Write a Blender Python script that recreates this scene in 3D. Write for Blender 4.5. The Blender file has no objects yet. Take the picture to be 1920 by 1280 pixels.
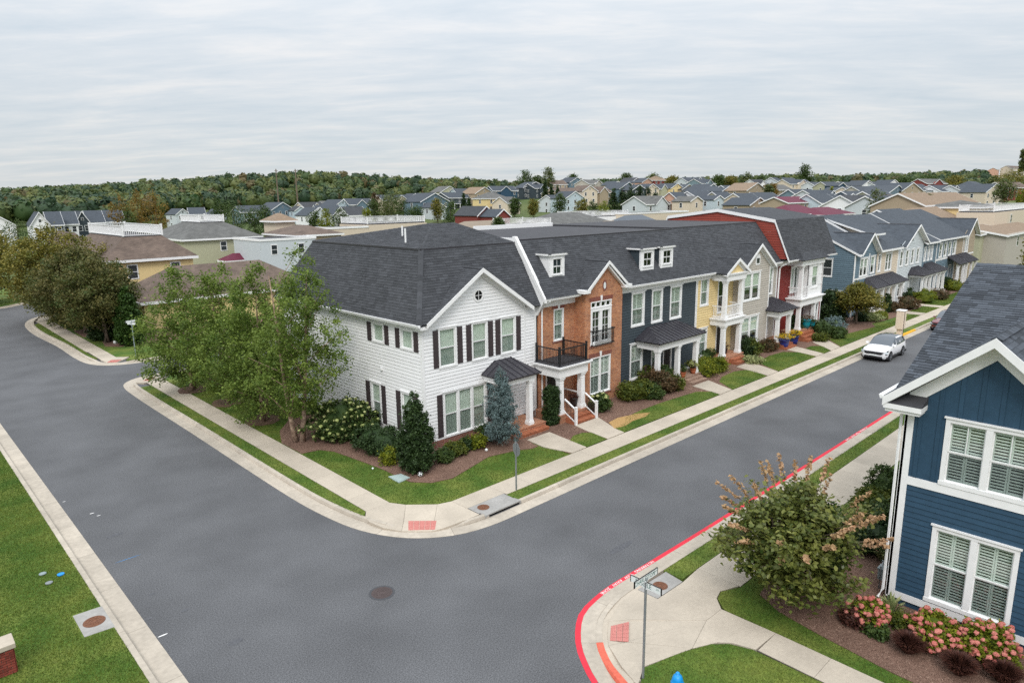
import bpy, bmesh, math, random
import numpy as np
from mathutils import Vector, Matrix
random.seed(7); RNG = np.random.default_rng(7)
C = bpy.context.scene.collection
SC = bpy.context.scene
# ---------------------------------------------------------------- camera, sky, sun, exposure
H = 12.5; FPX = 1280.0
YAW, PITCH, ROLL = math.radians(46.39559), math.radians(11.91457), math.radians(-0.73777)
_F = Vector((math.cos(YAW)*math.cos(PITCH), math.sin(YAW)*math.cos(PITCH), -math.sin(PITCH)))
_R0 = Vector((math.sin(YAW), -math.cos(YAW), 0)); _U0 = _R0.cross(_F)
_R = _R0*math.cos(ROLL) + _U0*math.sin(ROLL); _U = -_R0*math.sin(ROLL) + _U0*math.cos(ROLL)
cam_d = bpy.data.cameras.new('camera'); cam = bpy.data.objects.new('camera', cam_d); C.objects.link(cam)
cam.matrix_world = Matrix(((_R.x, _U.x, -_F.x, 0), (_R.y, _U.y, -_F.y, 0), (_R.z, _U.z, -_F.z, H), (0, 0, 0, 1)))
cam_d.sensor_width = 36.0; cam_d.lens = 36.0*FPX/1920.0; cam_d.clip_start = 0.1; cam_d.clip_end = 9000
SC.camera = cam
SUN_EL, SUN_AZ = math.radians(44), math.radians(222)     # light arrives from the left and behind the camera
world = bpy.data.worlds.new('World'); SC.world = world; world.use_nodes = True
nt = world.node_tree; N = nt.nodes; L = nt.links
bg = N['Background']; bg.inputs['Strength'].default_value = 0.1
sky = N.new('ShaderNodeTexSky'); sky.sky_type = 'NISHITA'; sky.sun_disc = False
sky.sun_elevation = SUN_EL; sky.sun_rotation = math.pi/2 - SUN_AZ
tc = N.new('ShaderNodeTexCoord'); sep = N.new('ShaderNodeSeparateXYZ'); L.new(tc.outputs['Generated'], sep.inputs[0])
def wm(op, a, b=None, c=None):
    n = N.new('ShaderNodeMath'); n.operation = op
    for k, v in enumerate((a, b, c)):
        if v is None: continue
        if isinstance(v, (int, float)): n.inputs[k].default_value = v
        else: L.new(v, n.inputs[k])
    return n.outputs[0]
zc = wm('MAXIMUM', sep.outputs['Z'], 0.0)
den = wm('ADD', zc, 0.09)
cx = wm('DIVIDE', sep.outputs['X'], den); cy = wm('DIVIDE', sep.outputs['Y'], den)
cmb = N.new('ShaderNodeCombineXYZ'); L.new(cx, cmb.inputs[0]); L.new(cy, cmb.inputs[1])
mr0 = N.new('ShaderNodeMapping'); mr0.inputs['Rotation'].default_value = (0, 0, math.radians(47)); L.new(cmb.outputs[0], mr0.inputs[0])   # cloud bands run across the view
mp = N.new('ShaderNodeMapping'); mp.inputs['Scale'].default_value = (0.5, 1.25, 1.0); L.new(mr0.outputs[0], mp.inputs[0])
def wnoise(scale, detail, rough, dist, w):
    n = N.new('ShaderNodeTexNoise'); n.noise_dimensions = '3D'
    n.inputs['Scale'].default_value = scale; n.inputs['Detail'].default_value = detail
    n.inputs['Roughness'].default_value = rough; n.inputs['Distortion'].default_value = dist
    L.new(mp.outputs[0], n.inputs['Vector']); return n.outputs['Fac']
n1 = wnoise(2.4, 10, 0.64, 0.3, 0); n2 = wnoise(0.42, 4, 0.5, 0.3, 0)
cl = wm('ADD', wm('MULTIPLY', n1, 0.62), wm('MULTIPLY', n2, 0.38))
ramp = N.new('ShaderNodeValToRGB'); L.new(cl, ramp.inputs[0])
e = ramp.color_ramp.elements; e[0].position = 0.36; e[0].color = (0.69, 0.765, 0.83, 1); e[1].position = 0.62; e[1].color = (0.935, 0.935, 0.935, 1)
m_ = e.new(0.5); m_.color = (0.80, 0.845, 0.885, 1)
grad = wm('ADD', wm('ADD', wm('MULTIPLY', zc, 0.45), wm('MULTIPLY', wm('MULTIPLY', zc, zc), 1.75)), 0.75)          # overcast sky: brighter towards the zenith
sc1 = N.new('ShaderNodeVectorMath'); sc1.operation = 'SCALE'; L.new(ramp.outputs[0], sc1.inputs[0]); L.new(wm('MULTIPLY', grad, 10.0), sc1.inputs['Scale'])
mixw = N.new('ShaderNodeMix'); mixw.data_type = 'RGBA'; mixw.inputs['Factor'].default_value = 0.88
L.new(sky.outputs[0], mixw.inputs[6]); L.new(sc1.outputs[0], mixw.inputs[7]); L.new(mixw.outputs[2], bg.inputs['Color'])
sun_d = bpy.data.lights.new('sun', 'SUN'); sun_d.energy = 1.5; sun_d.angle = math.radians(18); sun_d.color = (1, 0.955, 0.9)
sun = bpy.data.objects.new('sun', sun_d); C.objects.link(sun)
sd = Vector((math.cos(SUN_EL)*math.cos(SUN_AZ), math.cos(SUN_EL)*math.sin(SUN_AZ), math.sin(SUN_EL)))
sun.rotation_euler = sd.to_track_quat('Z', 'Y').to_euler(); sun.location = (0, 0, 60)
vs = SC.view_settings; vs.view_transform = 'Standard'; vs.look = 'None'; vs.exposure = 0.14; vs.gamma = 1.0; vs.use_curve_mapping = False
SC.render.engine = 'CYCLES'
try: SC.cycles.max_bounces = 6; SC.cycles.transparent_max_bounces = 12; SC.cycles.use_denoising = False
except Exception: pass

def G(px, py, z=0.0):
    """ground point seen at a pixel of the 1920 wide photograph"""
    d = _R*((px-960)/FPX) + _U*(-(py-640)/FPX) + _F
    t = (z-H)/d.z; return Vector((d.x*t, d.y*t, z))
def AT(px, py, dist):
    """point seen at a pixel, dist metres away along the ground"""
    d = _R*((px-960)/FPX) + _U*(-(py-640)/FPX) + _F
    t = dist/math.hypot(d.x, d.y); return Vector((d.x*t, d.y*t, H+d.z*t))

# ---------------------------------------------------------------- materials
MATS = {}
def mat(name, col, rough=0.8, var=0.12, scale=3.0, bump=0.0, bscale=40.0, spec=0.3, metal=0.0, tint=0.0, var2=0.0, scale2=0.35, coat=0.0, col2=None):
    m = bpy.data.materials.new(name); m.use_nodes = True; MATS[name] = m
    n = m.node_tree.nodes; l = m.node_tree.links; b = n['Principled BSDF']
    b.inputs['Roughness'].default_value = rough; b.inputs['Metallic'].default_value = metal
    b.inputs['Specular IOR Level'].default_value = spec; b.inputs['Coat Weight'].default_value = coat
    geo = n.new('ShaderNodeNewGeometry')
    def noise(s, d=4):
        t = n.new('ShaderNodeTexNoise'); t.inputs['Scale'].default_value = s; t.inputs['Detail'].default_value = d
        l.new(geo.outputs['Position'], t.inputs['Vector']); return t.outputs['Fac']
    def mul(colsock, fac, lo, hi):
        mr = n.new('ShaderNodeMapRange'); mr.inputs['From Min'].default_value = 0.25; mr.inputs['From Max'].default_value = 0.75
        mr.inputs['To Min'].default_value = lo; mr.inputs['To Max'].default_value = hi; l.new(fac, mr.inputs['Value'])
        v = n.new('ShaderNodeVectorMath'); v.operation = 'SCALE'; l.new(colsock, v.inputs[0]); l.new(mr.outputs[0], v.inputs['Scale']); return v.outputs[0]
    rgb = n.new('ShaderNodeRGB'); rgb.outputs[0].default_value = (*col, 1); s = rgb.outputs[0]
    if col2 is not None:
        mx = n.new('ShaderNodeMix'); mx.data_type = 'RGBA'; l.new(s, mx.inputs[6]); mx.inputs[7].default_value = (*col2, 1)
        if tint: at = n.new('ShaderNodeAttribute'); at.attribute_name = 'tint'; l.new(at.outputs['Fac'], mx.inputs['Factor'])
        else:
            mr = n.new('ShaderNodeMapRange'); mr.inputs['From Min'].default_value = 0.38; mr.inputs['From Max'].default_value = 0.64; l.new(noise(scale2, 5), mr.inputs['Value']); l.new(mr.outputs[0], mx.inputs['Factor'])
        s = mx.outputs[2]
    elif tint:
        at = n.new('ShaderNodeAttribute'); at.attribute_name = 'tint'
        mr = n.new('ShaderNodeMapRange'); mr.inputs['To Min'].default_value = 1-tint; mr.inputs['To Max'].default_value = 1+tint; l.new(at.outputs['Fac'], mr.inputs['Value'])
        v = n.new('ShaderNodeVectorMath'); v.operation = 'SCALE'; l.new(s, v.inputs[0]); l.new(mr.outputs[0], v.inputs['Scale']); s = v.outputs[0]
    if var: s = mul(s, noise(scale), 1-var, 1+var)
    if var2: s = mul(s, noise(scale2, 5), 1-var2, 1+var2)
    l.new(s, b.inputs['Base Color'])
    if bump:
        bp = n.new('ShaderNodeBump'); bp.inputs['Strength'].default_value = bump; bp.inputs['Distance'].default_value = 0.02
        l.new(noise(bscale, 6), bp.inputs['Height']); l.new(bp.outputs[0], b.inputs['Normal'])
    return m
def brickmat(name, c1, c2, mortar, w=0.21, h=0.0677, ms=0.008, rough=0.85, bump=0.5, off=0.5, var=0.15, bias=0.0, scale=2.0):
    m = mat(name, c1, rough, 0); n = m.node_tree.nodes; l = m.node_tree.links; b = n['Principled BSDF']
    uv = n.new('ShaderNodeUVMap'); uv.uv_map = 'UVMap'
    bt = n.new('ShaderNodeTexBrick'); l.new(uv.outputs[0], bt.inputs['Vector'])
    for k, v in (('Scale', 1.0), ('Mortar Size', ms), ('Mortar Smooth', 0.2), ('Bias', bias), ('Brick Width', w), ('Row Height', h)): bt.inputs[k].default_value = v
    bt.offset = off
    bt.inputs['Color1'].default_value = (*c1, 1); bt.inputs['Color2'].default_value = (*c2, 1); bt.inputs['Mortar'].default_value = (*mortar, 1)
    geo = n.new('ShaderNodeNewGeometry'); nz = n.new('ShaderNodeTexNoise'); nz.inputs['Scale'].default_value = scale; nz.inputs['Detail'].default_value = 6; l.new(geo.outputs['Position'], nz.inputs['Vector'])
    mr = n.new('ShaderNodeMapRange'); mr.inputs['From Min'].default_value = 0.25; mr.inputs['From Max'].default_value = 0.75; mr.inputs['To Min'].default_value = 1-var; mr.inputs['To Max'].default_value = 1+var
    l.new(nz.outputs['Fac'], mr.inputs['Value'])
    v = n.new('ShaderNodeVectorMath'); v.operation = 'SCALE'; l.new(bt.outputs['Color'], v.inputs[0]); l.new(mr.outputs[0], v.inputs['Scale']); l.new(v.outputs[0], b.inputs['Base Color'])
    bp = n.new('ShaderNodeBump'); bp.invert = True; bp.inputs['Strength'].default_value = bump; bp.inputs['Distance'].default_value = 0.01
    l.new(bt.outputs['Fac'], bp.inputs['Height']); l.new(bp.outputs[0], b.inputs['Normal'])
    return m
def leafmat(name, c1, c2, trans=0.25, rough=0.55):
    m = bpy.data.materials.new(name); m.use_nodes = True; MATS[name] = m
    n = m.node_tree.nodes; l = m.node_tree.links; b = n['Principled BSDF']; out = n['Material Output']
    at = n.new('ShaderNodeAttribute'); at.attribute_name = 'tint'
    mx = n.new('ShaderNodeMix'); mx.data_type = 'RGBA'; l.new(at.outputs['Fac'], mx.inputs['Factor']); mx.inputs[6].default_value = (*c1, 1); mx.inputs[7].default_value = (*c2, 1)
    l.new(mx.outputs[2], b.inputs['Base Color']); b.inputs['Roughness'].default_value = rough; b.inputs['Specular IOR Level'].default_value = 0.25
    tr = n.new('ShaderNodeBsdfTranslucent'); l.new(mx.outputs[2], tr.inputs['Color'])
    ms = n.new('ShaderNodeMixShader'); ms.inputs[0].default_value = trans; l.new(b.outputs[0], ms.inputs[1]); l.new(tr.outputs[0], ms.inputs[2]); l.new(ms.outputs[0], out.inputs['Surface'])
    return m
def glassmat(name, tintc, refl_rough=0.03, alpha=0.8):
    m = bpy.data.materials.new(name); m.use_nodes = True; MATS[name] = m
    n = m.node_tree.nodes; l = m.node_tree.links; out = n['Material Output']; n.remove(n['Principled BSDF'])
    t = n.new('ShaderNodeBsdfTransparent'); t.inputs[0].default_value = (*tintc, 1)
    g = n.new('ShaderNodeBsdfGlossy'); g.inputs['Roughness'].default_value = refl_rough; g.inputs[0].default_value = (0.95, 1, 0.98, 1)
    geo = n.new('ShaderNodeNewGeometry'); dt = n.new('ShaderNodeVectorMath'); dt.operation = 'DOT_PRODUCT'; l.new(geo.outputs['Incoming'], dt.inputs[0]); l.new(geo.outputs['Normal'], dt.inputs[1])
    def mth(op, a, b):
        q = n.new('ShaderNodeMath'); q.operation = op
        for k, v in enumerate((a, b)):
            if isinstance(v, (int, float)): q.inputs[k].default_value = v
            else: l.new(v, q.inputs[k])
        return q
    ab = mth('ABSOLUTE', dt.outputs['Value'], 0); iv = mth('SUBTRACT', 1.0, ab.outputs[0]); pw_ = mth('POWER', iv.outputs[0], 5.0); ad = mth('ADD', mth('MULTIPLY', pw_.outputs[0], 0.94).outputs[0], 0.05)
    ms = n.new('ShaderNodeMixShader'); l.new(ad.outputs[0], ms.inputs[0]); l.new(t.outputs[0], ms.inputs[1]); l.new(g.outputs[0], ms.inputs[2]); l.new(ms.outputs[0], out.inputs['Surface'])
    return m

# ---------------------------------------------------------------- mesh builder
ORG = {}
def origin(p):
    return ORG.get(p, Vector((0, 0, 0)))
def finish(me, mats):
    for m in mats: me.materials.append(MATS[m] if isinstance(m, str) else m)
    nf = len(me.polygons)
    if not nf: return
    uvl = me.uv_layers.new(name='UVMap')
    nl = len(me.loops); vi = np.empty(nl, np.int32); me.loops.foreach_get('vertex_index', vi)
    co = np.empty(len(me.vertices)*3, np.float32); me.vertices.foreach_get('co', co); co = co.reshape(-1, 3)
    nr = np.empty(nf*3, np.float32); me.polygons.foreach_get('normal', nr); nr = nr.reshape(-1, 3)
    lt = np.empty(nf, np.int32); me.polygons.foreach_get('loop_total', lt)
    nr = np.repeat(nr, lt, axis=0)
    t = np.stack([-nr[:, 1], nr[:, 0], np.zeros(nl)], 1); ln = np.linalg.norm(t, axis=1)
    flat = ln < 0.05; t[flat] = (1, 0, 0); ln[flat] = 1; t /= ln[:, None]
    b = np.cross(nr, t); P = co[vi]
    uv = np.stack([(P*t).sum(1), (P*b).sum(1)], 1).astype(np.float32); uvl.data.foreach_set('uv', uv.ravel())
class MB:
    def __init__(s): s.v = []; s.f = []; s.m = []; s.t = []; s.M = None
    def add(s, vs, fs, mi=0, tint=None):
        o = len(s.v)
        if s.M is not None: vs = [s.M @ Vector(q) for q in vs]
        s.v += [tuple(q) for q in vs]
        for f in fs: s.f.append([o+i for i in f]); s.m.append(mi); s.t.append(0.5 if tint is None else tint)
        return s
    def box(s, x0, x1, y0, y1, z0, z1, mi=0, tint=None):
        return s.add([(x0,y0,z0),(x1,y0,z0),(x1,y1,z0),(x0,y1,z0),(x0,y0,z1),(x1,y0,z1),(x1,y1,z1),(x0,y1,z1)],
                     [(0,3,2,1),(4,5,6,7),(0,1,5,4),(1,2,6,5),(2,3,7,6),(3,0,4,7)], mi, tint)
    def hexa(s, p, mi=0, tint=None):   # 8 points: bottom loop then top loop
        return s.add(p, [(0,3,2,1),(4,5,6,7),(0,1,5,4),(1,2,6,5),(2,3,7,6),(3,0,4,7)], mi, tint)
    def poly(s, p, mi=0, tint=None): return s.add(p, [tuple(range(len(p)))], mi, tint)
    def prism(s, p2, z0, z1, mi=0, tint=None):
        a = sum(p2[i][0]*p2[(i+1) % len(p2)][1]-p2[(i+1) % len(p2)][0]*p2[i][1] for i in range(len(p2)))
        p2 = list(p2) if a > 0 else list(p2)[::-1]; n = len(p2)
        return s.add([(x, y, z0) for x, y in p2]+[(x, y, z1) for x, y in p2],
                     [tuple(range(n-1, -1, -1)), tuple(range(n, 2*n))]+[(i, (i+1) % n, n+(i+1) % n, n+i) for i in range(n)], mi, tint)
    def extr(s, p, vec, mi=0, tint=None):
        n = len(p); vec = Vector(vec); p = [Vector(q) for q in p]
        return s.add(p+[q+vec for q in p], [tuple(range(n-1, -1, -1)), tuple(range(n, 2*n))]+[(i, (i+1) % n, n+(i+1) % n, n+i) for i in range(n)], mi, tint)
    def tube(s, path, rad, n=8, mi=0, caps=True):
        path = [Vector(p) for p in path]; rr = rad if isinstance(rad, (list, tuple)) else [rad]*len(path); vs = []; fs = []
        up = Vector((0, 0, 1))
        for i, p in enumerate(path):
            d = (path[min(i+1, len(path)-1)]-path[max(i-1, 0)]).normalized()
            a = d.cross(up); a = d.cross(Vector((1, 0, 0))) if a.length < 0.05 else a
            a.normalize(); b = d.cross(a)
            for k in range(n):
                t = 2*math.pi*k/n; vs.append(p+(a*math.cos(t)+b*math.sin(t))*rr[i])
        for i in range(len(path)-1):
            for k in range(n): fs.append((i*n+k, i*n+(k+1) % n, (i+1)*n+(k+1) % n, (i+1)*n+k))
        if caps: fs.append(tuple(range(n-1, -1, -1))); fs.append(tuple(range((len(path)-1)*n, len(path)*n)))
        return s.add(vs, fs, mi)
    def lathe(s, prof, x=0, y=0, n=20, mi=0):
        vs = []; fs = []
        for r, z in prof:
            for k in range(n): vs.append((x+r*math.cos(2*math.pi*k/n), y+r*math.sin(2*math.pi*k/n), z))
        for i in range(len(prof)-1):
            for k in range(n): fs.append((i*n+k, i*n+(k+1) % n, (i+1)*n+(k+1) % n, (i+1)*n+k))
        fs.append(tuple(range(n-1, -1, -1))); fs.append(tuple(range((len(prof)-1)*n, len(prof)*n)))
        return s.add(vs, fs, mi)
    def build(s, name, mats, parent=None, smooth=False, kind=None, local=False, bev=0, label=None):
        if isinstance(mats, str): mats = [mats]
        me = bpy.data.meshes.new(name); og = Vector((0, 0, 0)) if local else origin(parent)
        vs = s.v if og.length == 0 else [(a-og.x, b-og.y, c-og.z) for a, b, c in s.v]
        me.from_pydata(vs, [], s.f); me.polygons.foreach_set('material_index', s.m)
        if smooth: me.polygons.foreach_set('use_smooth', [True]*len(s.f))
        at = me.attributes.new('tint', 'FLOAT', 'FACE'); at.data.foreach_set('value', s.t)
        finish(me, mats); me.update()
        o = bpy.data.objects.new(name, me); C.objects.link(o)
        if parent is not None: o.parent = parent; ORG[o] = origin(parent)
        if bev: md = o.modifiers.new('bevel', 'BEVEL'); md.width = bev; md.segments = 2; md.limit_method = 'ANGLE'
        if kind: o['kind'] = kind
        if label: o['label'] = label
        return o
def thing(name, label, cat, loc=(0, 0, 0), group=None, kind=None):
    o = bpy.data.objects.new(name, None); C.objects.link(o); o.location = loc; ORG[o] = Vector(loc); o.empty_display_size = 0.3
    if kind: o['kind'] = kind
    else:
        o['label'] = label; o['category'] = cat
        if group: o['group'] = group
    return o
def tag(o, label, cat, group=None):
    o['label'] = label; o['category'] = cat
    if group: o['group'] = group
    return o
def inst(me, name, parent, loc, rz=0.0, scale=None, tilt=None):
    o = bpy.data.objects.new(name, me); C.objects.link(o)
    if parent is not None: o.parent = parent
    o.location = Vector(loc)-origin(parent); o.rotation_euler = (tilt or 0, 0, rz)
    if scale: o.scale = scale
    ORG[o] = origin(parent)
    return o
# ---------------------------------------------------------------- material list
mat('asphalt', (0.100, 0.1015, 0.107), 0.9, 0.55, 26, 0.5, 90, var2=0.2, scale2=0.35)
mat('asphalt_patch', (0.062, 0.064, 0.07), 0.85, 0.2, 30, 0.3, 150)
mat('concrete', (0.43, 0.375, 0.305), 0.9, 0.07, 9, 0.15, 120, var2=0.13, scale2=0.8, tint=0.07)
mat('concrete_grey', (0.30, 0.29, 0.275), 0.9, 0.12, 9, 0.2, 100, var2=0.15, scale2=1.2)
mat('kerb_concrete', (0.41, 0.362, 0.30), 0.9, 0.12, 6, 0.2, 90, var2=0.16, scale2=0.9, tint=0.08)
mat('joint', (0.09, 0.08, 0.07), 0.95, 0.2)
mat('soil', (0.085, 0.105, 0.03), 0.95, 0.3, 0.3, col2=(0.055, 0.085, 0.018), scale2=0.02)
mat('grass', (0.060, 0.118, 0.014), 0.9, 0.34, 12, 0.5, 60, var2=0.16, col2=(0.125, 0.152, 0.028), scale2=0.55)
leafmat('grass_blade', (0.040, 0.108, 0.012), (0.215, 0.232, 0.042), 0.3, 0.6)
mat('mulch', (0.165, 0.098, 0.072), 0.95, 0.45, 34, 0.8, 50, var2=0.15, scale2=0.7)
leafmat('mulch_chip', (0.12, 0.068, 0.05), (0.34, 0.23, 0.175), 0.0, 0.9)
mat('straw', (0.40, 0.25, 0.10), 0.95, 0.35, 25, 0.6, 60)
mat('red_paint', (0.60, 0.028, 0.05), 0.7, 0.18, 18, 0.2, 150, var2=0.12, scale2=1.5)
mat('coral_paint', (0.58, 0.12, 0.075), 0.75, 0.18, 12, 0.2, 100)
mat('yellow_paint', (0.66, 0.36, 0.02), 0.7, 0.1)
mat('white_paint', (0.75, 0.74, 0.72), 0.7, 0.1)
mat('tactile', (0.48, 0.19, 0.165), 0.85, 0.12, 20, tint=0.05)
mat('rust_iron', (0.15, 0.062, 0.032), 0.7, 0.35, 14, 0.5, 60, spec=0.4)
mat('dark_iron', (0.07, 0.052, 0.05), 0.7, 0.25, 14, 0.4, 60)
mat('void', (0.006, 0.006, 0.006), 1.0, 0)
mat('white_siding', (0.80, 0.80, 0.805), 0.55, 0.03, 3, tint=0.03, var2=0.03)
mat('white_trim', (0.80, 0.80, 0.80), 0.5, 0.04, 4)
mat('navy', (0.027, 0.066, 0.112), 0.6, 0.10, 5, 0.05, 90, tint=0.07)
mat('slate_blue', (0.042, 0.056, 0.067), 0.6, 0.08, 3, tint=0.06)
mat('yellow_siding', (0.72, 0.56, 0.285), 0.6, 0.05, 3, tint=0.05)
mat('greige', (0.44, 0.405, 0.355), 0.6, 0.05, 3, tint=0.05)
mat('red_siding', (0.185, 0.022, 0.018), 0.6, 0.07, 3, tint=0.06)
mat('red_gable', (0.27, 0.052, 0.036), 0.6, 0.07, 3, tint=0.06)
mat('steel_blue', (0.125, 0.185, 0.23), 0.6, 0.06, 3, tint=0.06)
mat('pale_grey', (0.52, 0.56, 0.58), 0.6, 0.05, 3, tint=0.05)
mat('cream', (0.62, 0.53, 0.42), 0.6, 0.05, 3, tint=0.05)
mat('tan', (0.36, 0.29, 0.205), 0.6, 0.06, 3, tint=0.05)
mat('sage', (0.42, 0.415, 0.29), 0.6, 0.05, 3, tint=0.05)
mat('pale_blue', (0.47, 0.55, 0.60), 0.6, 0.05, 3, tint=0.05)
mat('teal_grey', (0.17, 0.24, 0.27), 0.6, 0.06, 3, tint=0.05)
mat('brick_red', (0.205, 0.048, 0.04), 0.8, 0.15, 5, tint=0.1)
mat('peach', (0.55, 0.33, 0.24), 0.7, 0.06, 3)
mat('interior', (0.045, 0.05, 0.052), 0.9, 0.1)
mat('blind', (0.66, 0.70, 0.67), 0.7, 0.04, 4)
mat('curtain', (0.58, 0.625, 0.565), 0.8, 0.06, 5)
mat('shutter_brown', (0.058, 0.045, 0.047), 0.55, 0.12, 8)
glassmat('glass', (0.95, 0.975, 0.96)); glassmat('glass_screen', (0.79, 0.82, 0.81)); mat('asphalt_stain', (0.086, 0.088, 0.096), 0.85, 0.35, 12); glassmat('glass_dark', (0.42, 0.47, 0.47))
mat('far_glass', (0.03, 0.036, 0.042), 0.1, 0.1, spec=0.6)
brickmat('brick', (0.50, 0.185, 0.07), (0.30, 0.088, 0.038), (0.52, 0.39, 0.28), var=0.2, scale=1.2)
brickmat('brick_dark', (0.24, 0.075, 0.05), (0.16, 0.045, 0.035), (0.34, 0.27, 0.22), var=0.2)
brickmat('brick_lintel', (0.22, 0.05, 0.035), (0.16, 0.038, 0.03), (0.30, 0.2, 0.15), w=0.0677, h=0.3, var=0.1)
brickmat('brick_paver', (0.42, 0.17, 0.085), (0.30, 0.105, 0.06), (0.42, 0.31, 0.22), var=0.2)
mat('step_brick', (0.33, 0.115, 0.058), 0.85, 0.25, 8, 0.3, 60, tint=0.25)
mat('step_brown', (0.30, 0.20, 0.15), 0.85, 0.2, 8, 0.3, 60, tint=0.2)
mat('loose_brick', (0.22, 0.05, 0.035), 0.85, 0.2, 20, 0.4, 80, tint=0.35)
mat('mortar', (0.42, 0.35, 0.29), 0.95, 0.15, 30, 0.3, 100)
mat('shingle', (0.056, 0.059, 0.066), 0.9, 0.22, 60, 0.4, 150, tint=0.22, var2=0.10, scale2=0.5)
mat('shingle_navy', (0.060, 0.069, 0.083), 0.9, 0.25, 60, 0.4, 150, tint=0.38, var2=0.10, scale2=0.7)
brickmat('shingle_flat', (0.062, 0.066, 0.073), (0.045, 0.048, 0.054), (0.03, 0.031, 0.035), 0.34, 0.145, 0.008, 0.9, 0.3)
brickmat('shingle_blue', (0.068, 0.080, 0.096), (0.052, 0.061, 0.074), (0.036, 0.042, 0.05), 0.34, 0.145, 0.008, 0.9, 0.3)
brickmat('shingle_brown', (0.155, 0.115, 0.092), (0.115, 0.085, 0.07), (0.07, 0.055, 0.047), 0.34, 0.145, 0.008, 0.9, 0.3, var=0.3, scale=0.8)
brickmat('shingle_tan', (0.26, 0.19, 0.13), (0.21, 0.15, 0.105), (0.13, 0.1, 0.075), 0.34, 0.145, 0.008, 0.9, 0.3, var=0.2)
brickmat('shingle_grey', (0.135, 0.135, 0.13), (0.105, 0.105, 0.1), (0.065, 0.065, 0.065), 0.34, 0.145, 0.008, 0.9, 0.3, var=0.25, scale=0.8)
mat('metal_roof', (0.036, 0.034, 0.042), 0.42, 0.10, 2, spec=0.5)
mat('metal_brown', (0.20, 0.15, 0.10), 0.45, 0.1, 2, spec=0.5)
mat('metal_purple', (0.115, 0.022, 0.042), 0.6, 0.1, 2, spec=0.15)
mat('metal_blue', (0.06, 0.075, 0.095), 0.45, 0.1, 2, spec=0.5)
mat('membrane', (0.05, 0.05, 0.056), 0.8, 0.2, 2)
mat('black_metal', (0.012, 0.012, 0.014), 0.45, 0.1, spec=0.5)
mat('galvanised', (0.27, 0.29, 0.30), 0.5, 0.15, 12, metal=0.5)
mat('sign_white', (0.72, 0.75, 0.74), 0.5, 0.03)
mat('sign_green', (0.0, 0.11, 0.085), 0.5, 0.05)
mat('hydrant_blue', (0.0, 0.24, 0.60), 0.4, 0.08, 10, spec=0.5)
mat('car_white', (0.82, 0.82, 0.84), 0.25, 0.0, spec=0.5, coat=0.8)
mat('car_red', (0.13, 0.012, 0.02), 0.25, 0.0, spec=0.5, coat=0.8)
mat('tyre', (0.016, 0.016, 0.017), 0.85, 0.1)
mat('rim', (0.30, 0.31, 0.33), 0.3, 0.05, metal=0.7)
mat('car_glass', (0.018, 0.032, 0.05), 0.05, 0.0, spec=0.8, coat=0.6)
mat('car_trim', (0.02, 0.02, 0.022), 0.5, 0.0)
mat('lamp_glass', (0.45, 0.5, 0.52), 0.1, 0.0, spec=0.8)
mat('kiosk', (0.70, 0.58, 0.46), 0.7, 0.06, 6)
mat('grey_box', (0.24, 0.29, 0.30), 0.5, 0.1, 6)
mat('utility_lid', (0.34, 0.42, 0.40), 0.7, 0.1, 8)
mat('terracotta', (0.42, 0.13, 0.06), 0.8, 0.1)
mat('pot_blue', (0.012, 0.03, 0.20), 0.25, 0.05, spec=0.6)
mat('pot_teal', (0.01, 0.26, 0.32), 0.3, 0.05, spec=0.6)
mat('teal_door', (0.01, 0.15, 0.24), 0.5, 0.05)
mat('dark_door', (0.03, 0.025, 0.024), 0.5, 0.1)
mat('wood_door', (0.42, 0.20, 0.07), 0.5, 0.15, 8)
mat('dark_wicker', (0.045, 0.025, 0.022), 0.7, 0.2, 20)
mat('bark_birch', (0.40, 0.29, 0.215), 0.9, 0.4, 9, 0.5, 30, col2=(0.20, 0.13, 0.095), scale2=6)
mat('bark', (0.17, 0.13, 0.10), 0.95, 0.3, 10, 0.5, 30)
leafmat('leaf_birch', (0.050, 0.104, 0.013), (0.235, 0.305, 0.062), 0.38)
leafmat('leaf_dark', (0.036, 0.074, 0.016), (0.175, 0.145, 0.048), 0.3)
leafmat('leaf_olive', (0.065, 0.095, 0.016), (0.27, 0.215, 0.042), 0.3)
leafmat('leaf_gold', (0.11, 0.095, 0.02), (0.30, 0.17, 0.03), 0.3)
leafmat('leaf_evergreen', (0.016, 0.034, 0.011), (0.046, 0.082, 0.022), 0.1)
leafmat('leaf_arborvitae', (0.020, 0.050, 0.010), (0.055, 0.105, 0.016), 0.15)
leafmat('leaf_spruce', (0.075, 0.115, 0.115), (0.19, 0.26, 0.26), 0.1)
leafmat('leaf_redbud', (0.036, 0.064, 0.013), (0.215, 0.225, 0.055), 0.28, 0.35)
leafmat('leaf_tip', (0.36, 0.24, 0.11), (0.58, 0.36, 0.22), 0.3)
leafmat('leaf_shrub', (0.035, 0.062, 0.012), (0.155, 0.170, 0.022), 0.25)
leafmat('leaf_bright', (0.075, 0.115, 0.012), (0.26, 0.27, 0.02), 0.3)
leafmat('leaf_bronze', (0.045, 0.045, 0.018), (0.16, 0.085, 0.04), 0.2)
leafmat('leaf_mid', (0.030, 0.060, 0.016), (0.085, 0.125, 0.028), 0.25)
leafmat('leaf_burgundy', (0.040, 0.016, 0.014), (0.115, 0.045, 0.030), 0.15)
leafmat('leaf_forest', (0.038, 0.082, 0.028), (0.185, 0.190, 0.060), 0.2); leafmat('leaf_forest_deep', (0.022, 0.052, 0.026), (0.075, 0.110, 0.050), 0.2); leafmat('leaf_rust', (0.095, 0.088, 0.036), (0.175, 0.13, 0.06), 0.2)
leafmat('leaf_variegated', (0.16, 0.22, 0.08), (0.42, 0.42, 0.20), 0.25)
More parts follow.
